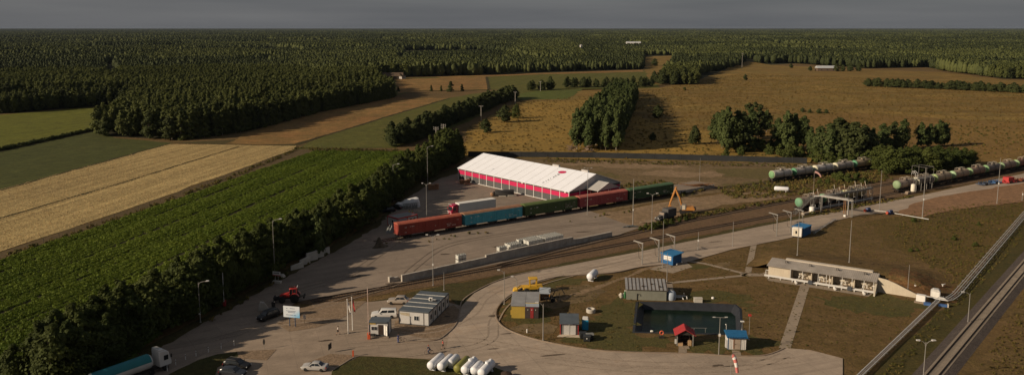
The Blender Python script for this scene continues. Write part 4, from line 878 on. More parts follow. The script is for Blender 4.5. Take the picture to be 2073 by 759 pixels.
# the ballasted main line at the lower right
R0 = g(1893, 759).to_2d(); R1 = g(2073, 544).to_2d(); dR = (R1 - R0).normalized(); nR = Vector((-dR.y, dR.x)); aR = math.atan2(dR.y, dR.x)
BAL = GM('ballast_stone', [(.105, .084, .072), (.085, .068, .06), (.13, .105, .09)], .1, .6, 5.0, bump=.7, bscale=6)
P0 = R0 - dR * 18; rail_line = [P0 + dR * k for k in range(0, 420, 6)]
b = MB(); rings = []
for p in rail_line[::10]:
    rings.append([(p.x + nR.x * u, p.y + nR.y * u, v) for u, v in ((-2.7, .01), (-2.3, .10), (-1.5, .50), (1.5, .50), (2.4, .12), (3.1, .01))])
b.loft(rings, cap=False).build('track_ballast', BAL, kind='structure', angle=80)
bl_ = [o for o in COL.objects if o.name == 'track_ballast'][0]
for pl_ in bl_.data.polygons: pl_.flip() if pl_.normal.z < 0 else None
track(rail_line, 'ballasted single line with pale concrete sleepers running up the right edge', .585, sleeper=.56, own=100, top=.18)

# ------------------------------------------------------------------ loading racks
def rail_line_rail(b, pts, h=1.0, r=.035, step=1.6):
    for lev in (h, h * .5): b.tube([(p[0], p[1], p[2] + lev) for p in pts], r, 5)
    for a, c in zip(pts[:-1], pts[1:]):
        A, Cc = Vector(a), Vector(c); n = max(1, int((Cc - A).length / step))
        for k in range(n + 1): q = A.lerp(Cc, k / n); b.bar(q, (q.x, q.y, q.z + h), r, 5)
pB, aB = on_curve(T3pts, xB, 3.0)
t = thing('loading_rack', 'long galvanised filling rack with stairs and arms over the tank wagons', 'loading rack', (pB.x, pB.y, .1), aB)
LB = 33
f = MB().box(1.0, LB, -3.15, -2.0, 4.45, 4.52).box(1.0, LB, -3.2, -3.1, 4.2, 4.5).box(1.0, LB, -2.05, -1.95, 4.2, 4.5)
f.build('deck', M('grating_steel', (.22, .21, .19), .6, .15, 3, metal=.4), t)
for k in range(8):
    x = 1.3 + k * 4.5
    MB().bar((x, -3.0, 0), (x, -3.0, 4.3), .09).bar((x, -2.15, 0), (x, -2.15, 4.3), .07).bar((x, -3.0, .9), (x + 1.1, -3.0, 4.2), .04, 5).bar((x, -3.0, 2.2), (x, -2.15, 2.2), .05, 5).build('post', GALV, t)
h = MB(); rail_line_rail(h, [(1.0, -3.1, 4.5), (LB, -3.1, 4.5)]); rail_line_rail(h, [(LB * .62, -2.0, 4.5), (LB, -2.0, 4.5)]); h.build('guard_rail', GALV, t)
st = MB()
for y in (-3.1, -2.2): st.obox((-3.2 + .0, y, 2.25), (9.2, .06, .22), ry=-math.radians(28.2))
for k in range(17): st.box(-7.0 + k * .49, -6.7 + k * .49, -3.1, -2.2, .2 + k * .263, .24 + k * .263)
st.build('stairs', M('grating_steel', (.22, .21, .19)), t)
h = MB()
for y in (-3.12, -2.18):
    for lev in (.55, 1.05): h.bar((-7.2, y, .1 + lev), (1.0, y, 4.5 + lev), .035, 5)
    for k in range(8): q = k / 7; h.bar((-7.2 + 8.2 * q, y, .1 + 4.4 * q), (-7.2 + 8.2 * q, y, 1.15 + 4.4 * q), .03, 5)
h.build('stair_rail', GALV, t)
TAN2 = TAN
PIPEW = M('white_pipe', (.52, .50, .47), .45, .08, 2, grime=.2); PIPEB = M('brown_hose', (.25, .13, .06), .6, .2, 2)
for i, x in enumerate((2.0, 4.2, 12.6, 15.6, 18.0, 24.0, 27.2, 29.6)):
    s = 1 if i % 2 else -.4
    MB().tube([(x, -2.6, 4.5), (x, -2.6, 5.5 + .5 * (i % 3)), (x + .5 * s, -1.9, 5.9 + .4 * (i % 3)), (x + 1.2 * s, -.9, 5.6), (x + 1.3 * s, -.5, 4.6)], .055, 6).build('filling_arm', (GALV, PIPEB, DARKM)[i % 3], t)
    MB().bar((x + .3, -2.7, 4.5), (x - .1 - .3 * (i % 2), -2.4, 6.6 + .5 * (i % 3)), .09, 6).build('counterweight_arm', CREAM, t)
b = MB().tube([(1, -3.35, 1.1), (LB, -3.35, 1.1)], .12, 8).tube([(1, -3.35, .7), (LB, -3.35, .7)], .10, 8).tube([(1, -2.6, 3.9), (LB, -2.6, 3.9)], .12, 8)
for k in range(6): b.tube([(4 + k * 5, -3.35, 1.1), (4 + k * 5, -3.35, 3.9), (4 + k * 5, -2.6, 3.9)], .07, 6)
b.build('pipework', PIPEW, t)
# pipe portal over the road
q0, q1 = g(1662, 431), g(1724, 441); t = thing('pipe_portal', 'steel pipe bridge crossing the concrete road from the loading rack', 'pipe bridge', (q0.x, q0.y, .14), math.atan2(q1.y - q0.y, q1.x - q0.x)); Lp = (q1 - q0).length
for x in (0, Lp):
    b = MB()
    for y in (-.45, .45): b.bar((x, y, 0), (x, y, 5.3), .10)
    b.bar((x, -.45, 5.2), (x, .45, 5.2), .08).bar((x, -.45, 2.6), (x, .45, 2.6), .05).build('post', GALV, t)
b = MB()
for y in (-.45, .45): b.box(-.2, Lp + .2, y - .07, y + .07, 5.2, 5.42); b.box(-.2, Lp + .2, y - .05, y + .05, 5.9, 6.0) if y < 0 else None
for k in range(10): b.bar((Lp * k / 9, -.45, 5.3), (Lp * k / 9, .45, 5.3), .05, 5)
b.build('truss', GALV, t)
b = MB()
for y, m in ((-.2, 0), (.05, 0), (.28, 0)): b.tube([(-2.5, y, 5.0), (0, y, 5.5), (Lp - 1.5, y, 5.5), (Lp - 1.2, y, 5.3), (Lp - 1.2, y, .6)], .09, 7)
b.build('pipe', PIPEW, t)
for k in range(2): MB().bar((Lp - 2.6 + k * .5, .1, .8), (Lp - 2.6 + k * .5, .1, 5.2), .11).build('hose', PIPEB, t)
MB().lathe([(.05, 0), (.35, .05), (.35, .7), (.05, .8)], (Lp - 2.4, -.3, .2), (1, 0, 0), 12).build('pump', WHITE, t)
# small vessels by the racks
p = g(1643, 432); t = thing('vertical_tank', 'small upright grey-white tank beside the foot of the rack stairs', 'tank', p)
MB().lathe([(.05, 0), (.85, 0), (.85, 1.9), (.7, 2.1), (.05, 2.15)], (0, 0, .1), (0, 0, 1), 18).build('vessel', WHITE, t); MB().lathe([(.9, .0), (.9, .08), (.05, .08)], (0, 0, .02), (0, 0, 1), 18).build('foot_ring', GALV, t); MB().tube([(0, 0, 2.2), (0, 0, 2.9), (1, 0, 2.9), (1, 0, .2)], .06).build('pipe', PIPEW, t)
p = g(1632, 434); t = thing('concrete_trough', 'long low pale concrete trough lying by the rack stairs', 'trough', (p.x, p.y, .1), aB); MB().box(-1.6, 1.6, -.4, .4, 0, .55).box(-1.7, -1.5, -.5, .5, 0, .75).box(1.5, 1.7, -.5, .5, 0, .75).build('trough', M('trough_concrete', (.42, .35, .27), .9), t)
pC, aC = on_curve(T3pts, xC, 5.0)
t = thing('loading_rack', 'short filling rack with a gantry frame over the long tank train', 'loading rack', (pC.x, pC.y, .1), aC)
MB().box(3, 14, -3.0, -2.0, 4.4, 4.5).build('deck', M('grating_steel', (.22, .21, .19)), t)
for k in range(4): MB().bar((3.3 + k * 3.5, -2.9, 0), (3.3 + k * 3.5, -2.9, 4.4), .09).bar((3.3 + k * 3.5, -2.1, 0), (3.3 + k * 3.5, -2.1, 4.4), .07).build('post', GALV, t)
h = MB(); rail_line_rail(h, [(3, -2.95, 4.5), (14, -2.95, 4.5)]); rail_line_rail(h, [(3, -2.0, 4.5), (3, -2.95, 4.5)]); h.build('guard_rail', GALV, t)
MB().tube([(9.5, -3.0, 4.4), (9.5, -3.0, 8.2), (9.5, 2.6, 8.2), (9.5, 2.6, .2)], .06).tube([(14, -3.0, 4.4), (14, -3.0, 8.2), (14, 2.6, 8.2), (14, 2.6, .2)], .06).bar((9.5, -3, 8.2), (14, -3, 8.2), .06).bar((9.5, 2.6, 8.2), (14, 2.6, 8.2), .06).build('gantry_frame', GALV, t)
for x in (3.4, 4.6): MB().tube([(x, -2.5, 4.5), (x - .3, -2.5, 6.8), (x + .3, -1.2, 7.4), (x + .8, -.5, 6.0)], .10).build('filling_arm', PIPEW, t)
MB().tube([(1.5, -3.2, .5), (-6, -3.2, .5)], .05).tube([(2, -3.0, .2), (2, -3.0, 2.4), (3.4, -3.0, 2.4), (3.4, -3.0, .2)], .06).build('pipework', PIPEW, t)
p = g(1848, 391); t = thing('vertical_tank', 'upright cream capsule tank beside the short filling rack', 'tank', (p.x, p.y, .1))
MB().lathe([(.3, 0), (.75, .3), (.8, .6), (.8, 2.4), (.7, 2.8), (.3, 3.0), (.02, 3.02)], (0, 0, .3), (0, 0, 1), 18).build('vessel', M('cream_tank', (.72, .66, .54), .5, .06, 1), t); b = MB()
for a in range(3): b.bar((.5 * math.cos(a * 2.1), .5 * math.sin(a * 2.1), 0), (.5 * math.cos(a * 2.1), .5 * math.sin(a * 2.1), .7), .05)
b.build('legs', GALV, t)
p = g(1838, 393); t = thing('concrete_block', 'grey concrete block on the ground beside the cream capsule tank', 'concrete block', (p.x, p.y, .1), .5); MB().ext([(-1.1, 0), (1.1, 0), (.9, .9), (-.7, .9)], 'y', -.6, .6).build('block', c_kerb, t, bevel=.05)
# ================================================================== BUILDINGS AND YARD FURNITURE
def ang(p, q): return math.atan2(q.y - p.y, q.x - p.x)
STEELG = M('grey_sheet_metal', (.20, .20, .19), .55, .12, .6, grime=.3, streak=.3); ROOFG = M('roof_slate_blue', (.085, .10, .115), .6, .15, .6, grime=.2)
PANEL = M('office_panel', (.52, .50, .475), .6, .05, .8, grime=.15, streak=.15); PANELB = M('grey_blue_panel', (.30, .33, .36), .6, .08, .8, grime=.2)
FRAMED = M('dark_frame', (.06, .065, .07), .6, .1, 1); CONC = M('wall_concrete', (.40, .36, .31), .9, .22, .5, grime=.55, streak=.5)
WIN = M('window_glass', (.03, .035, .042), .1, .1, 1, spec=.7, grime=0)
# --- white tent hall
def tent():
    p, q = g(928.6, 364), g(1152, 416); a = ang(p, q); L = (q - p).length; W, E, RZ = 25.5, 4.5, 9.0
    t = thing('tent_hall', 'large white tent hall with crimson and grey walls and a roof emblem', 'tent hall', (p.x, p.y, .12), a)
    white = M('tent_fabric', (.80, .81, .86), .55, .03, .3, grime=.05); cr = M('crimson_panel', (.50, .018, .085), .5, .06, .5, grime=.08); gr = M('charcoal_panel', (.085, .085, .085), .5, .12, .5, grime=.15)
    wp = M('white_post', (.72, .69, .66), .5, .04, 1, grime=.05)
    b = MB()
    for x0, x1, y0, y1 in ((0, L, -.03, .03), (0, L, W - .03, W + .03), (-.03, .03, 0, W), (L - .03, L + .03, 0, W)): b.box(x0, x1, y0, y1, 0, 2.35)
    b.build('lower_wall', gr, t)
    b = MB()
    for x0, x1, y0, y1 in ((0, L, -.05, .05), (0, L, W - .05, W + .05), (-.05, .05, 0, W), (L - .05, L + .05, 0, W)): b.box(x0, x1, y0, y1, 2.35, 3.85)
    b.build('crimson_band', cr, t)
    b = MB()
    for x0, x1, y0, y1 in ((0, L, -.03, .03), (0, L, W - .03, W + .03), (-.03, .03, 0, W), (L - .03, L + .03, 0, W)): b.box(x0, x1, y0, y1, 3.85, 4.5)
    b.build('upper_wall', gr, t)
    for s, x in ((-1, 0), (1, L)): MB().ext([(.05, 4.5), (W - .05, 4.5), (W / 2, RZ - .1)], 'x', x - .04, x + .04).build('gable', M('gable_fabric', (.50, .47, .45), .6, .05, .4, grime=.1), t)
    rf = MB(); n = 12; k = 13
    sag = lambda u: -.10 * math.sin(PI * u)
    for s in (0, 1):
        ys = [(-.35 if s == 0 else W + .35) + (W / 2 - (-.35 if s == 0 else W + .35)) * j / n for j in range(n + 1)]
        rings = []
        for x in (-.35, L + .35):
            zz = [E + .02 + (RZ - E) * j / n + .06 for j in range(n + 1)]
            rings.append([(x, y, z) for y, z in zip(ys, zz)] + [(x, y, z - .10) for y, z in list(zip(ys, zz))[::-1]])
        rf.loft(rings)
    roof = rf.build('roof', white, t, angle=25)
    sm = MB()
    for i in range(k + 2):
        x = L * i / (k + 1)
        for y0, y1, z0, z1 in ((-.35, W / 2, E, RZ), (W + .35, W / 2, E, RZ)):
            sm.bar((x, y0, z0 + .09), (x, y1, z1 + .09), .045, 5)
    sm.build('seam', M('seam_fabric', (.66, .61, .57), .6), roof)
    for i in range(k + 2):
        x = L * i / (k + 1)
        for y in (-.1, W + .1): MB().box(x - .09, x + .09, y - .07, y + .07, 0, E).build('post', wp, t)
    for y in (5, 10.2, 15.4, 20.6): MB().box(L + .04, L + .16, y - .08, y + .08, 0, E).build('post', wp, t)
    MB().box(-.2, L + .2, -.22, -.08, E - .12, E + .02).build('eave_beam', wp, t)
    MB().box(-.2, L + .2, -.20, -.06, 0.0, .14).build('base_beam', wp, t)
    # emblem on the slope: a crimson oval, then a row of small dark strokes too far off to read
    sl = math.atan2(RZ - E, W / 2); nx_, ux = Vector((0, -math.sin(sl), math.cos(sl))), Vector((0, math.cos(sl), math.sin(sl)))
    def on(x, u, lift=.13): return Vector((x, -.0, E)) + ux * u + nx_ * lift
    x0 = 46.5; em = MB(); nn = 28
    em.f.append(tuple(range(nn))); em.v = [tuple(on(x0 + .5 + 1.7 * math.cos(2 * PI * i / nn) + .35 * math.sin(2 * PI * i / nn), 10.6 + .95 * math.sin(2 * PI * i / nn), .16)) for i in range(nn)]
    em.build('emblem', cr, roof)
    ink = M('ink_dark', (.035, .035, .04), .7, 0, 1, grime=0)
    shapes = [[(0, 0, .9, 0), (.9, 0, .9, .55), (0, .25, .55, .55)], [(0, 0, .7, .15), (0, .5, .7, .45)], [(0, .1, .8, .1), (.8, .1, .8, .6)], [(0, .2, .6, .5)], [(0, 0, .8, .3), (.8, .3, 0, .6)], [(0, .1, .9, .4)], [(0, 0, .7, 0), (0, 0, .1, .6), (.1, .6, .7, .5)]]
    lt = MB()
    for i, shp in enumerate(shapes):
        u0 = 9.0 - i * 1.12
        for xa, ua, xb, ub in shp: lt.bar(on(x0 - .1 + xa * .9 - .12 * i, u0 - ua, .15), on(x0 - .1 + xb * .9 - .12 * i, u0 - ub, .15), .10, 4)
    lt.build('lettering', ink, roof)
    # porch at the right gable
    pw0, pw1 = 7.5, 18.5; D = 6.0; pr = MB(); mid = (pw0 + pw1) / 2
    for y0, y1 in ((pw0, mid), (pw1, mid)):
        pr.loft([[(x, y0, 4.7), (x, y1, 6.9), (x, y1, 6.8), (x, y0, 4.6)] for x in (L + .05, L + D)])
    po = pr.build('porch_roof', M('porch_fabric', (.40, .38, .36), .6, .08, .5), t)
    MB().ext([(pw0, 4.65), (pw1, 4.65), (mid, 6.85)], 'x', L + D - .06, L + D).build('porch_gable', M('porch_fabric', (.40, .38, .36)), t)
    MB().loft([[(x, pw0 - .1, 4.72), (x, mid, 6.98), (x, mid, 6.9), (x, pw0 - .1, 4.62)] for x in (L + D, L + D + .12)]).build('porch_trim', wp, po)
    for y in (pw0, mid, pw1): MB().bar((L + D - .1, y, 0), (L + D - .1, y, 4.7), .08).build('porch_post', wp, t)
    MB().box(L + .06, L + .12, mid - 2.2, mid + 2.2, 0, 4.2).build('gate_door', M('dark_door', (.05, .05, .052), .5), t)
    b = MB()
    for x, y in ((L * .62, .1), (L - 1.5, .1)): b.obox((x, -.35, 4.2), (.7, .35, .3))
    b.build('floodlight', WHITE, t)
    for x in (L * .66, L * .90): MB().box(x - 1.6, x + 1.6, W * .5 + 1.0, W * .5 + 1.6, RZ - .25, RZ + .45).build('roof_unit', M('unit_grey', (.45, .42, .4)), t)
tent()
# --- dark long fence behind it
pts = G([(948, 318), (1200, 320), (1420, 325.5), (1645, 332)]); t = thing('boundary_fence', 'long dark solid sheet fence between the waste ground and golden meadow', 'fence', (0, 0, 0)); FEN = M('fence_sheet', (.030, .032, .034), .6, .2, .3, grime=.2)
fp = resample(pts, 3.0)
for k in range(0, len(fp) - 1, 4):
    b = MB(); seg = fp[k:k + 5]
    for p, q in zip(seg[:-1], seg[1:]): b.obox(((p.x + q.x) / 2, (p.y + q.y) / 2, 1.35), ((q - p).length, .05, 2.6), ang(p, q))
    b.build('sheet_panel', FEN, t); MB().box(seg[0].x - .06, seg[0].x + .06, seg[0].y - .12, seg[0].y + .06, 0, 2.8).build('post', FRAMED, t)
# --- wire fence beside the wheat
t = thing('wire_fence', 'old wooden post and wire fence between wheat and green crop', 'fence'); fp = resample(G([(20, 520), (240, 440), (480, 353), (606, 300)]), 6.0)
for p in fp: 
    h = random.uniform(1.3, 1.75); MB().bar((p.x, p.y, -.1), (p.x + random.gauss(0, .07), p.y + random.gauss(0, .05), h), .075, 6).build('post', BARK, t)
b = MB()
for lev in (.6, 1.1): b.tube([(p.x, p.y, lev) for p in fp], .012, 4)
b.build('wire', RUST, t)
t = thing('wire_fence', 'short wooden post fence across the far end of the green crop', 'fence'); fp = resample(G([(612, 301), (700, 303), (800, 305)]), 5.0)
for p in fp: MB().bar((p.x, p.y, -.1), (p.x, p.y, random.uniform(1.4, 2.0)), .09, 6).build('post', BARK, t)
b = MB()
for lev in (.6, 1.1): b.tube([(p.x, p.y, lev) for p in fp], .012, 4)
b.build('wire', RUST, t)
# --- concrete block wall along the siding
w0, w1 = g(813, 571), g(1238, 479); t = thing('concrete_wall', 'long grey concrete block wall with stepped top beside the siding', 'wall', (w0.x, w0.y, .08), ang(w0, w1)); Lw = (w1 - w0).length
k = int(Lw / 2.4)
for i in range(k):
    x = i * Lw / k; f_ = i / k; hgt = 1.65 if f_ < .34 else (2.2 if f_ < .78 else 1.4); bend = .35 * math.sin(PI * f_)
    MB().box(x + .012, x + Lw / k - .012, -.3 + bend, .3 + bend, 0, hgt + random.uniform(-.03, .03)).build('block', CONC, t)
p = g(790, 571); t = thing('concrete_block', 'single upright concrete block just left of the long wall', 'concrete block', (p.x, p.y, .1), ang(w0, w1)); MB().box(-.4, .4, -.4, .4, 0, 1.25).build('block', CONC, t, bevel=.03)
p = g(801, 569); t = thing('concrete_block', 'tapered concrete kerb end between single block and long wall', 'concrete block', (p.x, p.y, .1), ang(w0, w1)); MB().ext([(-1.3, 0), (1.2, 0), (1.2, .35), (.6, .95), (-1.3, .95)], 'y', -.35, .35).build('block', CONC, t, bevel=.03)
# low wall at the end of the goods wagons
p, q = g(1372, 394), g(1446, 380); t = thing('loading_ramp', 'low concrete ramp wall past the right end of the goods wagons', 'ramp', (p.x, p.y, .05), ang(p, q)); MB().box(0, (q - p).length, 0, 9, 0, 1.1).build('ramp_body', CONC, t); MB().box(.2, (q - p).length - .2, .3, 8.7, 1.1, 1.16).build('deck', c_yard, t)
p = g(1415, 377, 1.2)
t = thing('log_pile', 'rusty brown timber and scrap lying on the ramp behind the excavator', 'scrap pile', (p.x, p.y, 1.2), .2)
b = MB()
for k in range(10): b.obox((random.uniform(-5, 4), random.uniform(-.8, .8), .2 + random.random() * .6), (random.uniform(3, 7), .25, .25), random.gauss(0, .15), 0, random.gauss(0, .08))
b.build('beams', M('rusty_timber', (.24, .12, .055), .9, .3, 1), t)
# --- pallets of wrapped paving blocks
WRAP = M('wrapped_blocks', (.58, .57, .52), .55, .28, 2.6, grime=.35)
def pallet(loc, rz, label, grp='pallets of paving blocks'):
    t = thing('block_pallet', label, 'pallet', loc, rz, grp); b = MB(); rr = random.Random(3)
    for i in range(4):
        for j in range(4): b.box(-.58 + i * .29, -.58 + i * .29 + .27, -.58 + j * .29, -.58 + j * .29 + .27, .14, 1.1 + rr.uniform(0, .10))
    b.build('block_stack', WRAP, t); s = MB()
    for y in (-.3, .3): s.box(-.605, .605, y - .02, y + .02, .13, 1.23)
    s.build('strap', M('dark_strap', (.06, .06, .06)), t); pl = MB()
    for y in (-.5, 0, .5): pl.box(-.6, .6, y - .06, y + .06, 0, .10)
    pl.box(-.6, .6, -.6, .6, .10, .13).build('pallet_base', BARK, t); return t
wa = ang(w0, w1); dW = Vector((math.cos(wa), math.sin(wa))); nW = Vector((-dW.y, dW.x)); first = None
GROUPS = [((1020, 519), 2, 1, 2, 'in the lowest stack behind the wall'), ((1046, 513), 3, 2, 2, 'in the second stack behind the wall'), ((1083, 505), 5, 3, 2, 'in the middle stack behind the wall'), ((1124, 497), 5, 3, 2, 'in the tall end stack behind the wall'), ((936, 536), 2, 1, 2, 'standing alone at the left of the wall')]
for (X_, Y_), nx, ny, nz, where in GROUPS:
    c = g(X_, Y_).to_2d()
    if Y_ > 530: c = c + dW * .2
    lab = 'strapped pallet of pale grey paving blocks ' + where
    for i in range(nx):
        for j in range(ny):
            for k in range(nz):
                if nx == 5 and k == 1 and i == 0 and j < 2 and X_ < 1100: continue
                q = c + dW * (1.32 * (i - (nx - 1) / 2)) + nW * (.9 + 1.32 * j)
                loc = (q.x, q.y, .10 + 1.25 * k); a = wa + random.gauss(0, .02)
                if first is None: first = pallet(loc, a, lab)
                else: copy_tree(first, None, loc, a, lab)
# --- stacked concrete slabs by the tree row
for i, (X_, Y_, L_, H_) in enumerate(((601, 545, 3.6, 1.5), (617, 536, 3.2, 1.9), (631, 528, 3.4, 2.3), (645, 522, 3.2, 2.3), (658, 516, 2.8, 1.9))):
    p = g(X_, Y_); t = thing('concrete_slab', 'weathered white-grey concrete slab standing in the leaning line under the tree row', 'concrete slab', (p.x, p.y, .1), math.radians(50) + random.gauss(0, .05), 'concrete slabs under the trees')
    MB().ext([(-L_ / 2, 0), (L_ / 2, 0), (L_ / 2, H_), (-L_ / 2 + .2, H_ - random.uniform(.1, .5))], 'y', -.25, .25).build('slab', M('pale_concrete', (.46, .42, .36), .9, .2, .7, grime=.5), t, bevel=.04)
# --- five-unit office
def window(par, x, z, w_, h_, y, face='y', s=-1, name='window'):
    if face == 'y':
        o = MB().box(x - w_ / 2, x + w_ / 2, y - .035, y + .035, z, z + h_).build(name, M('window_frame', (.70, .68, .64), .5, .04, 1, grime=.05), par); b = MB()
        for k in (0, 1): b.box(x - w_ / 2 + .07 + k * (w_ / 2 - .03), x - .04 + k * (w_ / 2 - .03), y + s * .05 - .012, y + s * .05 + .012, z + .07, z + h_ - .07)
    else:
        o = MB().box(y - .035, y + .035, x - w_ / 2, x + w_ / 2, z, z + h_).build(name, M('window_frame', (.70, .68, .64)), par); b = MB()
        b.box(y + s * .05 - .012, y + s * .05 + .012, x - w_ / 2 + .07, x + w_ / 2 - .07, z + .07, z + h_ - .07)
    b.build('pane', WIN, o); return o
def office():
    p, q = g(808, 656), g(873, 662); a = ang(p, q); t = thing('office_block', 'site office of five white container units with dark ribbed roofs', 'office', (p.x, p.y, .14), a); W, D, H = 6.3, 2.42, 2.75
    for k in range(5):
        sh = .05 * k; y0, y1 = k * D + .02, (k + 1) * D - .02
        MB().box(sh, W + sh, y0, y1, .12, H).build('unit_wall', PANEL, t)
        MB().box(sh - .06, W + sh + .06, y0 - .0, y1 + .0, H, H + .16).build('unit_roof', ROOFG, t, bevel=.03)
        if k: MB().box(sh - .02, W + sh + .02, y0 - .13, y0 + .07, H + .16, H + .24).build('roof_joint', M('joint_strip', (.50, .48, .44)), t)
        f = MB()
        for x in (sh, W + sh):
            for y in (y0, y1): f.box(x - .07, x + .07, y - .05, y + .05, .05, H + .02)
        for x in (sh, W + sh): f.box(x - .065, x + .065, y0, y1, .03, .17); f.box(x - .065, x + .065, y0, y1, H - .1, H + .03)
        if k in (0, 4): yy = y0 if k == 0 else y1; f.box(sh, W + sh, yy - .06, yy + .06, .03, .17); f.box(sh, W + sh, yy - .06, yy + .06, H - .1, H + .03)
        f.build('corner_frame', FRAMED, t)
        window(t, (y0 + y1) / 2, 1.0, .95, 1.15, W + sh + .03, 'x', 1)
    window(t, 3.7, .98, 1.05, 1.0, -.02); w2 = MB().box(5.2, 5.26, -.06, 0, .2, H - .1).build('drain_pipe', RUST, t)
    dn = MB(); dn.quad((.15, -.008, 2.4), (2.2, -.008, 2.45), (2.3, -.008, 1.75), (1.1, -.008, 1.85), (.4, -.008, 1.95)); dn.build('peeled_patch', M('peeled_beige', (.40, .34, .24), .9, .2, 2), t)
    u = MB().box(4.2, 5.0, 6.0, 6.4, H + .3, H + .95).build('air_conditioner', WHITE, t, bevel=.03); MB().lathe([(.25, 0), (.25, .03), (.02, .03)], (4.6, 5.99, H + .62), (0, -1, 0), 14).build('fan', DARKM, u)
    MB().obox((5.3, 6.2, H + .28), (1.2, .15, .1)).build('unit_bracket', DARKM, t)
office()
p = g(748, 681); t = thing('guard_booth', 'small white guard booth with dark flat roof and open door', 'booth', (p.x, p.y, .14), -.06)
MB().box(0, 3.7, 0, 2.4, .25, 2.75).build('wall', PANEL, t); MB().box(-.1, 3.85, -.15, 2.55, 2.75, 2.95).build('roof', ROOFG, t, bevel=.03); f = MB()
for x in (0, 3.7):
    for y in (0, 2.4): f.box(x - .09, x + .09, y - .07, y + .07, .1, 2.8)
f.box(0, 3.7, -.07, .07, .12, .28).box(0, 3.7, -.07, .05, 2.55, 2.76).build('corner_frame', FRAMED, t)
MB().box(1.75, 2.75, -.05, .05, .3, 2.3).build('doorway', M('dark_interior', (.04, .025, .018)), t); d = MB().obox((3.25, -.35, 1.3), (1.0, .05, 1.95), -.7).build('door', WHITE, t); MB().obox((3.5, -.62, 1.2), (.1, .1, .06), -.7).build('handle', DARKM, d)
window(t, .95, 1.2, 1.2, .8, -.02); MB().box(.1, 1.3, -.09, -.06, 2.42, 2.58).build('sign_plate', M('yellow_plate', (.55, .36, .06)), t); MB().box(-.2, 3.9, -.9, -.05, .0, .12).build('step', c_kerb, t)
b = MB()
for k in range(4): b.lathe([(.10, -.06), (.32, -.06), (.32, .06), (.10, .06)], (.55 + k * .22, -.3 - .12 * (k % 2), .33), (.3, 1, 0), 12)
b.build('tyre', BLACK, t)
# cabin by the wagons: red frame, two units
p, q, r_ = g(781.4, 435.7, 2.9), g(805.5, 442.6, 2.9), g(840.6, 435, 2.9); a = ang(q, r_); t = thing('cabin', 'white site cabin with bright red frame and grey roof behind the first wagon', 'cabin', (q.x, q.y, .12), a); REDF = M('red_frame', (.42, .035, .035), .5, .1, 1)
MB().box(.02, 7.3, .02, 4.9, .1, 2.7).build('wall', PANEL, t); MB().box(-.05, 7.4, -.05, 5.0, 2.7, 2.86).build('roof', STEELG, t, bevel=.03); f = MB()
for x in (0, 3.65, 7.32):
    for y in (0, 4.92): f.box(x - .1, x + .1, y - .08, y + .08, .05, 2.78)
for y in (0, 4.92): f.box(0, 7.32, y - .09, y + .09, 2.55, 2.9); f.box(0, 7.32, y - .09, y + .09, .05, .2)
for x in (0, 7.32): f.box(x - .11, x + .11, 0, 4.92, 2.55, 2.9); f.box(x - .11, x + .11, 0, 4.92, .05, .2)
f.build('frame', REDF, t); MB().box(.2, 3.4, -.03, .03, .9, 2.4).build('shutter', PANELB, t)
for x in (4.8, 6.2): window(t, x, .9, .9, 1.3, -.03)
window(t, 2.5, 1.1, .7, .9, -.03, 'x', -1)
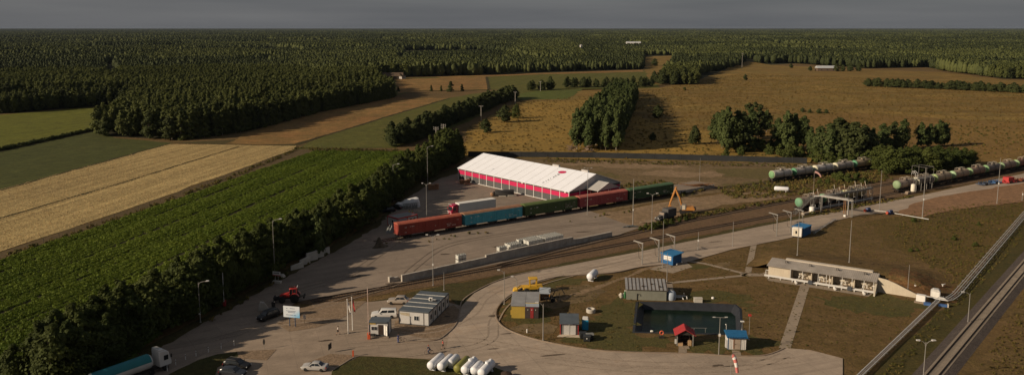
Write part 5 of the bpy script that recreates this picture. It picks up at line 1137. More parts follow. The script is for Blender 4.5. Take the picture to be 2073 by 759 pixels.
# --- tank house under the mound
def tankhouse():
    t = thing('tank_house', 'low concrete tank house with grey corrugated roof built into the mound', 'tank house', (TH_O.x, TH_O.y, .04), TH_A); cm = M('cream_render', (.50, .43, .33), .85, .08, .5, grime=.3, streak=.3); L = 23.5
    MB().box(0, 5.0, 1.4, 6.3, 0, 2.75).box(5.0, L, 4.2, 6.3, 0, 2.95).build('wall', cm, t)
    for x in (5.05, 9.6, 14.2, 18.9, 23.3): MB().box(x, x + .2, 1.9, 4.25, 0, 2.7).build('partition', cm, t)
    MB().loft([[(x, 6.2, 0), (x, 6.2, 3.1), (x, 4, 2.9), (x, 1.5, 2.2), (x, -.6, .9), (x, -1.2, 0)] for x in (23.45, 23.8)]).build('wing_wall', M('wing_concrete', (.42, .37, .29), .9, .15, .6, grime=.4), t, angle=70)
    MB().ext([(23.85, 0), (33.5, 0), (33.2, .35), (31.5, .9), (29.5, 1.7), (27.5, 2.5), (25.6, 3.1), (23.85, 3.3)], 'y', 2.6, 2.9).build('wing_wall', cm, t, angle=70)
    MB().loft([[(x, 6.3, 0), (x, 6.3, 2.6), (x, 7.2, 2.4), (x, 10, 1.0), (x, 11.5, 0)] for x in (23.5, 23.85)]).build('wing_wall', cm, t, angle=70)
    rb = MB(); ncol = 118; R_ = []
    for i in range(ncol + 1):
        x = -.3 + (L + .6) * i / ncol; dz = .05 * (i % 2); y1 = 5.6 if x > 2.6 else 5.9
        R_.append([(x, .75, 2.72 + dz), (x, y1, 3.42 + dz), (x, y1, 3.36 + dz), (x, .75, 2.66 + dz)])
    rb.loft(R_).build('roof', M('corrugated_grey', (.33, .29, .25), .6, .22, .35, grime=.45, streak=.0), t, angle=10)
    MB().box(3.0, L - 1.2, 5.5, 6.7, 2.95, 3.66).build('parapet', M('pale_cap', (.48, .42, .34), .9, .1, .5), t)
    for x in (3.4, 8.8, 14.8, 20.8): MB().tube([(x, 3.6, 3.2), (x, 3.6, 3.75), (x + .5, 3.6, 3.75), (x + .5, 3.6, 3.5)], .07).lathe([(.25, 0), (.25, .12), (.02, .2)], (x + .5, 3.6, 3.4)).build('roof_vent', DARKM, t)
    for x in (5.2, 7.9, 11.4, 13.2, 13.9, 16.6, 18.7, 21.2, 23.2): MB().bar((x, .95, 0), (x, .95, 2.72), .06, 6).build('post', WHITE, t)
    for x in (7.3, 11.9, 16.6, 21.2):
        e = MB().lathe([(1.35, 0), (1.33, .25), (1.15, .55), (.8, .78), (.35, .9), (.02, .92)], (x, 4.3, 1.55), (0, -1, 0), 24).build('tank_end', M('vessel_cream', (.55, .49, .40), .5, .06, 1, grime=.2), t)
        MB().lathe([(.28, 0), (.28, .3), (.34, .3), (.34, .38), (.02, .38)], (x, 3.5, 1.6), (0, -1, 0), 14).build('manhole', CREAM, e); MB().tube([(x - .4, 3.7, .9), (x - .4, 2.4, .9), (x - .4, 2.4, .5), (x - .4, .6, .5)], .09).tube([(x + .4, 3.8, 1.0), (x + .4, 2.9, 1.0), (x + .4, 2.9, .3)], .07).build('valve_pipe', WHITE, t)
    b = MB()
    for y, z in ((.55, .55), (.2, .50), (-.1, .45)): b.tube([(-.6, y, z), (L + .5, y, z)], .10, 8)
    b.tube([(-.6, .55, .55), (-.6, 1.6, .55), (-.6, 1.6, 1.4), (.6, 1.6, 1.4)], .1)
    for k in range(9): b.box(k * 2.7 + .4, k * 2.7 + .6, -.2, .7, 0, .45)
    b.build('manifold_pipe', PIPEW, t); 
    for x in (6.8, 15.3, 21.4): MB().lathe([(.05, 0), (.30, .05), (.30, .9), (.05, .95)], (x, -.75, .45), (.3, -1, -.12), 12).build('pump', WHITE, t)
    for x in (9.9, 18.4): MB().obox((x, -.1, .45), (1.0, .5, .6)).lathe([(.3, -.4), (.3, .4), (.02, .42)], (x, -.1, .8), (1, 0, 0), 10).build('pump_motor', M('dark_pump', (.05, .055, .065)), t)
tankhouse()
# --- pipelines from the tank house and along the railway
def pipeline(label, pts, n, z=.75, r=.10, gap=.52, step=5):
    P = G(pts); t = thing('pipeline', label, 'pipeline', (0, 0, 0)); fine = []
    for i, p in enumerate(P):
        if 0 < i < len(P) - 1:
            a, b = (P[i - 1] - p).normalized(), (P[i + 1] - p).normalized(); fine += [p + a * 1.2, p + (a + b) * .3, p + b * 1.2]
        else: fine.append(p)
    for k in range(n):
        off = (k - (n - 1) / 2) * gap; line = strip(fine, abs(off) * 2)[: len(fine)] if off > 0 else (strip(fine, abs(off) * 2)[len(fine):][::-1] if off < 0 else fine)
        MB().tube([(p.x, p.y, z) for p in line], r * (1 if k % 2 == 0 else .75), 8).build('pipe', PIPEW if k != 1 else M('grey_pipe', (.30, .28, .27), .5, .1, 1, grime=.2), t)
    for p in resample(P, step):
        MB().box(p.x - .1, p.x + .1, p.y - .1, p.y + .1, 0, z - .12).obox((p.x, p.y, z - .17), (gap * n + .3, .12, .08), ang(P[0], P[-1]) + PI / 2).build('support', GALV, t)
    return t
pipeline('white pair of pipes from the tank house to the railway corner', [(1766, 585), (1840, 598), (1908, 613)], 2)
pipeline('broad bundle of pale pipes climbing beside the railway to the upper right', [(1896, 609), (1917, 614), (1935, 602), (2073, 439), (2200, 300)], 4)
pipeline('grey and white pipes running down to the lower edge beside the railway', [(1906, 606), (1886, 626), (1745, 762), (1690, 815)], 3, .7, .11, .34)
p = g(1864, 612); t = thing('valve_cabinet', 'white box cabinet on a pale slab where the pipes meet', 'cabinet', (p.x, p.y, 0), -.6); MB().box(-.9, .9, -.6, .6, .35, 1.75).build('body', WHITE, t, bevel=.04); MB().box(-1.2, 1.2, -.9, .8, .02, .3).build('plinth', c_kerb, t); MB().box(-.85, .85, -.66, -.61, .45, 1.65).build('door', WHITE, t)
p = g(1893, 603); t = thing('valve_cabinet', 'larger grey-white cabinet behind the pipe junction by the red earth', 'cabinet', (p.x, p.y, 0), -.5); MB().box(-.95, .95, -.7, .7, .1, 1.7).ext([(-.95, 1.7), (.95, 1.7), (.6, 2.1), (-.4, 2.15)], 'y', -.7, .7).build('body', M('cabinet_grey', (.52, .50, .47)), t, bevel=.05); MB().box(-.8, .8, -.76, -.71, .2, 1.6).build('door', WHITE, t)
p = g(1877, 617); t = thing('crate', 'blue crate tucked under the pipe junction', 'crate', (p.x, p.y, 0), -.5); MB().box(-.7, .7, -.4, .4, 0, .5).box(-.75, .75, -.45, .45, .45, .52).build('box', M('blue_crate', (.05, .11, .26)), t)
p = g(1908, 620); t = thing('crate', 'blue and white trough below the pipe bend', 'crate', (p.x, p.y, 0), -.4); MB().ext([(-.8, 0), (.8, 0), (.95, .5), (-.95, .5)], 'y', -.35, .35).build('box', M('blue_crate', (.05, .11, .26)), t); MB().box(.9, 1.1, -.4, .4, 0, .7).build('end_plate', CREAM, t)
p = g(1908, 584); t = thing('valve_stand', 'small white valve stand on the slope above the grey cabinet', 'valve', (p.x, p.y, .1)); MB().bar((0, 0, 0), (0, 0, .8), .12).lathe([(.3, 0), (.3, .06), (.02, .06)], (0, 0, .85)).build('stand', WHITE, t); MB().obox((.4, .2, .9), (.9, .15, .12), .5).build('lever', WHITE, t)
# --- sheds around the lawn
CORR = M('corrugated_pale', (.33, .32, .31), .5, .2, .5, metal=.2, grime=.35)
def corrugated(x0, x1, ya, za, yb, zb, pitch=.16, amp=.03, th_=.05):
    b = MB(); n = int((x1 - x0) / pitch * 2); R_ = []
    for i in range(n + 1):
        x = x0 + (x1 - x0) * i / n; dz = amp * (i % 2); R_.append([(x, ya, za + dz), (x, yb, zb + dz), (x, yb, zb + dz - th_), (x, ya, za + dz - th_)])
    return b.loft(R_)
p = g(1035.5, 643.5); t = thing('shed', 'old shed with a mustard end wall, dark red doors and corrugated roof', 'shed', (p.x, p.y, .02), -.05); YEL = M('mustard_sheet', (.44, .30, .055), .6, .1, .5, grime=.25, streak=.25); DKB = M('dark_brown_sheet', (.06, .045, .04), .6, .2, 1)
MB().box(0, 2.75, 0, 7.2, 0, 2.6).ext([(0, 2.6), (7.2, 2.6), (7.2, 3.0)], 'x', .02, 2.73).build('wall', YEL, t); MB().box(2.78, 5.5, 0, 7.0, 0, 2.5).build('wall', DKB, t)
corrugated(-.15, 2.8, -.2, 2.66, 7.4, 3.12).build('roof', CORR, t, angle=10); corrugated(2.85, 5.6, 1.3, 2.85, 7.4, 3.15).build('roof', CORR, t, angle=10); MB().box(2.8, 5.55, 1.28, 1.34, 2.5, 2.86).build('fascia', YEL, t)
MB().ext([(-.2, 2.52), (1.4, 2.72), (1.4, 2.76), (-.2, 2.56)], 'x', 2.78, 5.6).build('porch_roof', PANELB, t)
d = MB().box(3.85, 4.5, -.05, .02, .08, 2.3).build('door', M('red_door', (.30, .03, .03)), t); MB().box(2.8, 5.55, -.06, .0, 2.36, 2.5).build('lintel', M('red_door', (.30, .03, .03)), t)
for x in (3.35, 4.15, 4.95): MB().obox((x, -.08, 1.85), (.14, .05, .14)).build('lamp', WHITE, t)
MB().box(-.2, -.02, .2, .6, .6, 1.5).build('meter_box', YEL, t)
p = g(1100, 607); t = thing('shelter', 'little lean-to with grey sheet roof and orange edge behind the old shed', 'shelter', (p.x, p.y, .02), -.1)
MB().ext([(-.9, 1.7), (1.2, 2.4), (1.2, 2.46), (-.9, 1.76)], 'x', -.9, 1.5).build('roof', PANELB, t); MB().box(-.7, 1.3, .9, 1.1, 0, 2.3).box(-.8, -.7, -.7, 1.1, 0, 1.9).build('wall', M('beige_board', (.36, .27, .17)), t); MB().box(1.3, 1.42, -.8, .2, .9, 1.75).build('side_board', M('orange_board', (.50, .24, .05)), t)
p = g(1134, 678); t = thing('lean_to', 'grey-roofed lean-to garage with red frame and white door', 'garage', (p.x, p.y, .02), -.06)
MB().box(.0, 3.5, .25, 4.2, 0, 2.25).build('wall', STEELG, t); MB().ext([(-.15, 2.25), (4.4, 2.75), (4.4, 2.82), (-.15, 2.32)], 'x', -.15, 3.65).build('roof', ROOFG, t)
f = MB().box(-.04, .08, .1, .26, 0, 2.25).box(3.42, 3.54, .1, .26, 0, 2.25).box(-.04, 3.54, .08, .24, 2.12, 2.27).build('frame', REDF, t); d = MB().box(.7, 3.0, .16, .24, .05, 2.05).build('door', PANEL, t); MB().box(1.82, 1.86, .13, .17, .05, 2.05).build('seam', FRAMED, d)
MB().box(1.5, 1.9, .02, .12, 2.06, 2.16).build('lamp', WHITE, t); MB().ext([(-.6, -.9), (3.9, -1.0), (3.6, .3), (0, .3)], 'z', 0, .08).build('apron', M('pale_apron', (.50, .42, .32), .9), t)
p = g(1178, 668); t = thing('toilet_cabin', 'bright blue toilet cabin with a white roof beside the garage', 'toilet cabin', (p.x, p.y, 0), -.12); MB().box(0, 1.25, 0, 1.25, .05, 2.15).build('wall', M('cyan_plastic', (.03, .26, .46), .4, .08, 1), t, bevel=.04); MB().ext([(0, 2.15), (1.25, 2.15), (1.1, 2.42), (.15, 2.42)], 'y', -.03, 1.28).build('roof', WHITE, t); MB().box(.2, 1.05, -.04, .01, .15, 1.95).build('door', M('cyan_door', (.04, .30, .50), .4), t)
for (X_, Y_, lab, a) in ((1180, 684, 'dark plastic waste container next to the garage wall', .1), (1188, 690, 'black waste container with round sticker in front of the others', -.1), (1194, 687, 'grey-lidded waste container on the right of the garage', .15)):
    p = g(X_, Y_); t = thing('waste_container', lab, 'waste container', (p.x, p.y, 0), a); MB().loft([[(-.6, -.45, .15), (.6, -.45, .15), (.6, .45, .15), (-.6, .45, .15)], [(-.68, -.52, 1.05), (.68, -.52, 1.05), (.68, .52, 1.05), (-.68, .52, 1.05)]]).build('bin_body', M('bin_black', (.03, .032, .034), .5), t, bevel=.03)
    MB().ext([(-.55, 1.05), (.55, 1.05), (.4, 1.25), (-.4, 1.28)], 'x', -.7, .7).build('lid', M('bin_black', (.03, .032, .034)) if a < .12 else STEELG, t); b = MB()
    for x in (-.5, .5): b.lathe([(.1, -.05), (.1, .05), (.02, .05)], (x, -.4, .1), (0, 1, 0), 8)
    b.build('castor', BLACK, t); MB().lathe([(.12, 0), (.01, .01)], (0, -.51, .7), (0, -1, 0), 10).build('sticker', WHITE, t) if 'sticker' in lab else None
p = g(1268, 606); t = thing('pump_house', 'long grey pump house with striped light sheet roof at the pond', 'pump house', (p.x, p.y, .02), -.11); SG = M('sage_sheet', (.21, .21, .17), .6, .1, .5, grime=.3, streak=.3)
MB().box(0, 8.6, 0, 5.6, 0, 2.3).build('wall', SG, t); rb = MB().ext([(-.25, 2.3), (5.9, 2.95), (5.9, 3.02), (-.25, 2.37)], 'x', -.25, 8.9).build('roof', M('roof_dark_strip', (.12, .095, .075), .6, .25, 1, grime=.4), t); b = MB()
for k in range(11): b.ext([(-.28, 2.41), (5.93, 3.06), (5.93, 3.10), (-.28, 2.45)], 'x', -.2 + k * .83, -.2 + k * .83 + .52)
b.build('roof_sheet', CORR, t); 
for x in (3.6, 5.6, 7.2): MB().obox((x, 1.2 if x != 5.6 else 2.6, 2.78), (.7, .12, .12), .4).obox((x, 1.2 if x != 5.6 else 2.6, 2.84), (.25, .3, .25)).build('roof_bracket', RUST, t)
MB().tube([(2.3, -.08, 0), (2.3, -.08, 1.4), (2.5, -.3, 1.5), (2.6, -.3, 1.1)], .06).build('vent_pipe', DARKM, t)
p = g(1259, 601); t = thing('scrap_heap', 'small heap of white sacks against the pump house end', 'sacks', (p.x, p.y, 0)); b = MB()
for k in range(7): b.lathe([(.05, -.4), (.3, -.3), (.35, 0), (.3, .3), (.05, .4)], (random.uniform(-.6, .5), random.uniform(-.5, .5), .25 + .2 * (k % 3)), (random.random(), random.random(), .3), 9)
b.build('sacks', M('dirty_sack', (.45, .40, .33), .9, .3, 2), t)
p = g(1265, 603); t = thing('gas_bottle', 'green gas bottle standing at the pump house corner', 'gas bottle', (p.x, p.y, 0)); MB().lathe([(.05, 0), (.25, .02), (.25, 1.25), (.15, 1.45), (.08, 1.5), (.08, 1.65), (.01, 1.66)], (0, 0, 0), (0, 0, 1), 14).build('bottle', M('bottle_green', (.04, .14, .05), .4), t); MB().lathe([(.12, 0), (.12, .15), (.02, .18)], (0, 0, 1.62)).build('cap', WHITE, t)
p = g(1359, 606); t = thing('dome_tank', 'rounded grey-blue tank standing beside the pump house', 'tank', (p.x, p.y, .02)); MB().lathe([(.9, 0), (1.0, .3), (1.0, 1.1), (.9, 1.6), (.6, 1.95), (.25, 2.1), (.01, 2.12)], (0, 0, 0), (0, 0, 1), 22).build('vessel', M('grey_blue_plastic', (.34, .38, .44), .5, .06, 1), t); MB().lathe([(.3, 0), (.3, .12), (.02, .15)], (0, 0, 2.08)).build('lid', STEELG, t)
p = g(1353, 603); t = thing('pipeline', 'two short white bent pipes between pump house and pond edge', 'pipeline', (p.x, p.y, 0), -.1); MB().tube([(0, .4, .45), (3.6, .4, .45), (3.9, .3, .45), (4.0, .0, .4), (4.0, -.5, .1)], .13, 8).tube([(0, -.4, .4), (2.7, -.4, .4), (3.0, -.6, .4), (3.2, -1.0, .1)], .13, 8).bar((3.4, .4, .5), (3.4, .4, 1.1), .07).build('pipe', PIPEW, t); MB().box(.5, .6, -.6, .6, 0, .4).box(2.2, 2.3, -.6, .6, 0, .4).build('support', GALV, t)
p = g(1413, 611); t = thing('concrete_box', 'pale concrete box chamber on the lawn above the pond', 'chamber', (p.x, p.y, 0), -.1); MB().box(-.9, .9, -.5, .5, 0, .85).box(-.95, .95, -.55, .55, .85, .98).build('chamber', M('pale_concrete', (.46, .42, .36)), t, bevel=.03)
p = g(1443, 604); t = thing('well_cover', 'small round white cap on the lawn right of the concrete box', 'well cap', (p.x, p.y, 0)); MB().lathe([(.32, 0), (.32, .25), (.25, .35), (.01, .38)], (0, 0, 0), (0, 0, 1), 14).build('cap', WHITE, t)
p = g(1196, 632); t = thing('concrete_ring', 'whitish concrete well ring lying on the lawn', 'well ring', (p.x, p.y, 0)); MB().lathe([(.85, 0), (.95, .1), (.95, .75), (.85, .85), (.68, .85), (.66, .2), (.66, 0)], (0, 0, 0), (0, 0, 1), 22).build('ring', M('pale_concrete', (.46, .42, .36)), t, angle=30)
p = g(1369, 699); t = thing('well_hut', 'open hut with bright red gable roof and a wheel inside at the pond', 'hut', (p.x, p.y, .02), -.1); RROOF = M('red_roof_sheet', (.36, .04, .042), .5, .12, 1, grime=.2)
for s in (-1, 1):
    b = MB(); 
    b.loft([[(1.6 + s * 1.95, y, 2.1), (1.6, y, 3.25), (1.6, y, 3.18), (1.6 + s * 1.95, y, 2.03)] for y in (-.4, 3.0)])
    for k in range(8): y = -.3 + k * .45; b.bar((1.6 + s * 1.95, y, 2.12), (1.6, y, 3.27), .03, 4)
    b.build('roof', RROOF, t)
for x in (.15, 3.05):
    for y in (0, 2.6): MB().box(x - .09, x + .09, y - .09, y + .09, 0, 2.2).build('post', GALV, t)
MB().box(.1, 3.1, 2.5, 2.6, 0, 2.2).box(.05, .13, 0, 2.6, 0, 2.2).box(3.07, 3.15, 0, 2.6, 0, 1.0).build('wall', M('dark_boards', (.035, .03, .026)), t); MB().ext([(.2, 2.15), (3.0, 2.15), (1.6, 2.95)], 'y', -.05, .02).build('gable', M('dark_boards', (.035, .03, .026)), t)
b = MB(); b.tube([(1.6 + .95 * math.cos(k * PI / 12), .9, 1.15 + .95 * math.sin(k * PI / 12)) for k in range(25)], .09, 6)
for k in range(6): b.bar((1.6, .9, 1.15), (1.6 + .95 * math.cos(k * PI / 3), .9, 1.15 + .95 * math.sin(k * PI / 3)), .03, 4)
b.build('hose_reel', RUST, t); MB().box(.3, 1.2, -.1, .6, 0, .5).box(2.2, 2.8, .1, .7, 0, .9).build('pump_set', M('pump_tan', (.40, .26, .14)), t); MB().box(-.25, .05, .1, .5, .3, 1.1).build('side_cabinet', PANEL, t); MB().box(1.0, 2.3, -1.3, -.15, .0, .1).box(1.3, 2.0, -.9, -.8, .1, .14).build('ramp', c_path, t)
p = g(1473, 707); t = thing('hut', 'white sheet hut with bright blue roof and a beige door', 'hut', (p.x, p.y, .02), -.1)
MB().box(0, 3.3, 0, 2.9, .05, 2.5).build('wall', M('white_sheet', (.60, .57, .53), .55, .05, 1, grime=.15), t); b = MB()
for k in range(12): b.box(.05 + k * .29, .09 + k * .29, -.03, 0, .1, 2.45)
b.build('wall_rib', M('rib_grey', (.42, .40, .38)), t); BLUER = M('blue_tile', (.02, .11, .24), .45, .12, 1.5, grime=.15); rb = MB()
for k in range(9): rb.ext([(-.4 + k * .42, 2.42 + (k if k < 4.5 else 8 - k) * .16), (.05 + k * .42, 2.42 + (k if k < 4.5 else 8 - k) * .16 + .10), (.05 + k * .42, 2.42), (-.4 + k * .42, 2.36)], 'x', -.25, 3.55)
for k in range(13): rb.obox((-.15 + k * .3, -.35, 2.56), (.14, .5, .06), 0, .35)
rb.build('roof', BLUER, t); MB().box(-.02, .1, -.05, .05, .05, 2.5).build('corner_trim', BLUER, t)
d = MB().box(1.15, 2.25, -.07, .0, .1, 2.15).build('door', M('beige_door', (.33, .26, .20)), t); MB().box(1.25, 1.5, -.1, -.07, 1.05, 1.12).build('handle', DARKM, d); MB().box(-.35, -.03, .2, .9, .2, 1.6).build('side_cabinet', PANEL, t); MB().box(1.0, 1.15, -.12, -.0, .2, 2.3).build('door_frame', M('rusty_trim', (.28, .15, .09)), t); MB().box(1.5, 1.75, -.2, 0, 2.2, 2.35).build('lamp', DARKM, t)
# blue huts beside the road
BLUE = M('blue_sheet', (.018, .10, .25), .5, .12, .8, grime=.2)
c0 = g(1362, 538); t = thing('kiosk', 'bright blue hut with overhanging flat blue roof and a white notice', 'hut', (c0.x, c0.y, .05), math.radians(46))
MB().box(0, 4.0, 0, 3.4, .05, 2.45).build('wall', BLUE, t); MB().ext([(-.3, 2.45), (3.7, 2.62), (3.7, 2.74), (-.3, 2.57)], 'x', -.3, 4.6).build('roof', M('blue_roof', (.03, .17, .36), .5, .1, .8), t)
n_ = MB().box(-.05, 0, .5, 2.7, 1.1, 2.2).build('notice_board', WHITE, t); b = MB()
for k in range(10): b.box(-.07, -.05, .6 + (k % 5) * .4, .6 + (k % 5) * .4 + random.uniform(.12, .3), 1.2 + .5 * (k // 5), 1.35 + .5 * (k // 5))
b.build('notice_text', M('ink_dark', (.035, .035, .04)), n_); MB().box(2.4, 3.2, -.05, .0, .1, 2.1).build('door', BLUE, t)
for x in (1.0, 3.3): MB().lathe([(.15, 0), (.22, .3), (.12, .5), (.01, .55)], (x, -.5, 0)).build('cone_cap', WHITE, t)
c0 = g(1625, 481); t = thing('kiosk', 'dark blue hut behind a white switch cabinet beside the pipe portal', 'hut', (c0.x, c0.y, .1), math.radians(47))
MB().box(.3, 5.4, .0, 3.3, .05, 2.45).build('wall', BLUE, t); MB().ext([(-.2, 2.45), (3.5, 2.58), (3.5, 2.7), (-.2, 2.57)], 'x', .1, 5.7).build('roof', M('blue_roof', (.03, .17, .36)), t); MB().box(5.5, 5.9, .1, .9, 1.5, 2.6).build('lamp_box', DARKM, t)
c1 = g(1603, 480); t = thing('switch_cabinet', 'tall white switch cabinet in front of the dark blue hut', 'cabinet', (c1.x, c1.y, .1), math.radians(-30)); MB().box(0, 2.6, 0, 1.5, .25, 2.75).build('body', WHITE, t, bevel=.05); MB().box(0.05, 2.55, .05, 1.45, 0, .25).build('plinth', DARKM, t); d = MB().box(.15, 1.9, -.05, 0, .4, 2.6).build('door', CREAM, t); MB().box(.9, 1.35, -.09, -.05, 1.1, 1.9).build('screen', GLASS, d)
# billboard
p, q = g(585, 660), g(600, 661); t = thing('billboard', 'white to blue information board on two dark blue posts', 'billboard', g(592, 661), -.22); BP = M('blue_post', (.035, .075, .14), .5)
m, nt, bs = _base('board_print'); tcn = nt.nodes.new('ShaderNodeTexCoord'); sx = nt.nodes.new('ShaderNodeSeparateXYZ'); nt.links.new(tcn.outputs['Generated'], sx.inputs[0]); ad = nt.nodes.new('ShaderNodeMath'); ad.operation = 'SUBTRACT'; nt.links.new(sx.outputs['X'], ad.inputs[0]); nt.links.new(sx.outputs['Z'], ad.inputs[1])
cr_ = nt.nodes.new('ShaderNodeValToRGB'); cr_.color_ramp.elements[0].position = .1; cr_.color_ramp.elements[0].color = (.62, .66, .70, 1); cr_.color_ramp.elements[1].position = .85; cr_.color_ramp.elements[1].color = (.16, .42, .66, 1); nt.links.new(ad.outputs[0], cr_.inputs[0]); nt.links.new(cr_.outputs[0], bs.inputs['Base Color']); bs.inputs['Roughness'].default_value = .4
for x in (-.55, .65): MB().bar((x, 0, 0), (x, 0, 2.6), .09).box(x - .22, x + .22, -.2, .2, 0, .12).build('post', BP, t)
bd = MB().box(-1.75, 1.75, -.16, -.10, 2.0, 4.3).build('board', m, t); b = MB()
for x0, x1, z in ((-1.1, -.85, 3.75), (-.3, .75, 3.78), (-1.1, -.95, 3.3), (-.85, .95, 3.25), (-.75, .75, 3.0), (-1.2, .3, 2.45), (.45, 1.0, 2.42)):
    x = x0
    while x < x1: w_ = random.uniform(.08, .2); b.box(x, min(x + w_, x1), -.175, -.16, z, z + .11); x += w_ + .05
b.build('lettering', M('blue_ink', (.03, .07, .15), .6), bd)
p = g(617, 655); t = thing('notice_sign', 'little white notice on a thin post right of the billboard', 'sign', p, -.2); MB().bar((0, 0, 0), (0, 0, 1.9), .03, 5).build('post', DARKM, t); bd = MB().box(-.28, .28, -.05, -.02, 1.0, 1.95).build('plate', WHITE, t); MB().box(-.2, .2, -.06, -.05, 1.65, 1.75).box(-.2, .1, -.06, -.05, 1.4, 1.5).box(.1, .25, -.06, -.05, 1.1, 1.35).build('lettering', STEELG, bd)
p = g(561, 573); t = thing('notice_sign', 'white sign with red lower edge and dark lettering by the tree row lamp', 'sign', (p.x, p.y, .1), -.25); MB().bar((-.35, 0, 0), (-.35, 0, 2.6), .05).bar((.35, 0, 0), (.35, 0, 2.6), .05).build('post', GALV, t)
bd = MB().box(-1.0, 1.0, -.1, -.04, 1.75, 2.75).build('plate', WHITE, t); MB().box(-1.0, 1.0, -.12, -.10, 1.75, 1.92).build('red_edge', REDF, bd); b = MB()
for k in range(5): b.box(-.75 + k * .3, -.55 + k * .3, -.115, -.10, 2.25, 2.5)
b.build('lettering', M('ink_dark', (.035, .035, .04)), bd); MB().box(-1.0, 1.1, -.6, .3, 0, .55).build('concrete_foot', M('pale_concrete', (.46, .42, .36)), t, bevel=.05)
p = g(570, 563); t = thing('boulder', 'pale round boulder under the trees behind the red-edged sign', 'boulder', (p.x, p.y, .1)); b = MB().lathe([(.3, 0), (.75, .2), (.8, .5), (.55, .85), (.2, .98), (.01, 1.0)], (0, 0, 0), (0, 0, 1), 9); b.v = [(x * 1.2 + random.gauss(0, .05), y + random.gauss(0, .05), z) for x, y, z in b.v]; b.build('stone', M('pale_concrete', (.46, .42, .36)), t)
# small standing signs on the plaza
for (X_, Y_, lab, a, w_) in ((535, 707, 'dark oval sign on a post in the paver patch at the plaza', .1, .42), (668, 714, 'narrow dark striped sign panel leaning at the plaza edge', .9, .6)):
    p = g(X_, Y_); t = thing('sign_panel', lab, 'sign', (p.x, p.y, .15), a); MB().bar((0, 0, 0), (0, 0, 1.1), .04, 6).build('post', GALV, t); n = 16
    if w_ < .5: MB().ext([(w_ * .5 * math.cos(2 * PI * k / n), 1.35 + .55 * math.sin(2 * PI * k / n)) for k in range(n)], 'y', -.04, .04).build('plate', M('dark_sign', (.05, .045, .04)), t)
    else:
        for k in range(3): MB().box(-.35 + k * .26, -.15 + k * .26, -.05, .05, .5 + .08 * k, 1.6 + .1 * k).build('slat', M('dark_sign', (.05, .045, .04)), t)
# lumber and odd heaps in the yard
def heap(name, lab, cat, loc, rz, sx, sy, sz, mat, seed=1, n=26):
    rr = np.random.default_rng(seed); t = thing(name, lab, cat, loc, rz); b = MB(); m = 16; ph = rr.random(6) * 6
    for j in range(m + 1):
        for i in range(n):
            a = 2 * PI * i / n; r = j / m; rad = 1 + .16 * math.sin(3 * a + ph[0]) + .1 * math.sin(5 * a + ph[1]); z = max(0, (1 - r ** 2.2)) * (.72 + .26 * math.sin(2.2 * a + 3 * r + ph[2]) + .2 * math.sin(5 * r * math.cos(a) + ph[3])) + rr.normal(0, .025) * (1 - r)
            b.v.append((sx * r * rad * math.cos(a), sy * r * rad * math.sin(a), max(0, z) * sz))
    for j in range(m):
        for i in range(n): b.f.append((j * n + i, j * n + (i + 1) % n, (j + 1) * n + (i + 1) % n, (j + 1) * n + i))
    b.build('cover', mat, t, angle=180); return t
p = g(824, 421); t = thing('covered_machine', 'long machine wrapped in wrinkled white sheeting beside the tree row', 'covered machine', (p.x, p.y + 1.2, .1), .25); b = MB(); rings = []
prof_ = [(-4.1, .5, .6), (-3.9, 1.2, 1.0), (-3.0, 1.7, 1.2), (-2.0, 1.6, 1.2), (-1.3, 2.0, 1.3), (-.6, 2.6, 1.4), (.6, 2.75, 1.5), (1.8, 3.0, 1.5), (2.9, 3.25, 1.5), (3.5, 2.9, 1.4), (4.0, 1.7, 1.2), (4.15, .6, .9)]
for x, hz, wy in prof_:
    rings.append([(x + random.gauss(0, .08), wy * math.cos(k * PI / 9) * random.uniform(.88, 1.08), max(0, hz * (math.sin(k * PI / 9) ** .45 if 0 < k < 9 else 0) * random.uniform(.9, 1.06))) for k in range(10)])
b.loft(rings).build('sheeting', M('white_sheeting', (.62, .61, .60), .5, .12, .8, grime=.3), t, angle=25)
b = MB()
for k in range(7): b.bar((-1.4 + .7 * k, -1.75, 0), (-1.4 + .7 * k, -1.7, 1.5), .05, 5)
for z in (.4, .9, 1.45): b.bar((-1.6, -1.74, z), (3.2, -1.74, z), .05, 5)
b.build('frame', DARKM, t)
b = MB()
for k in range(6): b.obox((-2.5 + k, -3.0, .5), (.8, .5, 1.0))
b.build('crates', STEELG, t)
p = g(769, 500); heap('rubble_heap', 'dark earth and rubble heap at the buffer end of the wagon siding', 'heap', (p.x, p.y, .1), .4, 2.0, 1.6, 2.3, M('dark_rubble', (.10, .075, .05), .95, .4, 1), 6)
p = g(1313, 385); heap('rubble_heap', 'rounded grey stone heap in the weeds behind the green wagon', 'heap', (p.x, p.y, .0), .1, 3.2, 2.2, 2.4, M('grey_rubble', (.20, .17, .13), .95, .4, 1), 9)
p = g(791, 470); heap('net_heap', 'grey netting heap beside the end of the red wagon', 'heap', (p.x, p.y, .1), .9, 1.8, 1.2, 2.2, STEELG, 12)
def boxes(name, lab, cat, loc, rz, items, mat, part):
    t = thing(name, lab, cat, loc, rz)
    for c, s, a in items: MB().obox(c, s, a).build(part, mat, t, bevel=.02)
    return t
TIMB = M('pale_timber', (.36, .20, .11), .85, .25, 1)
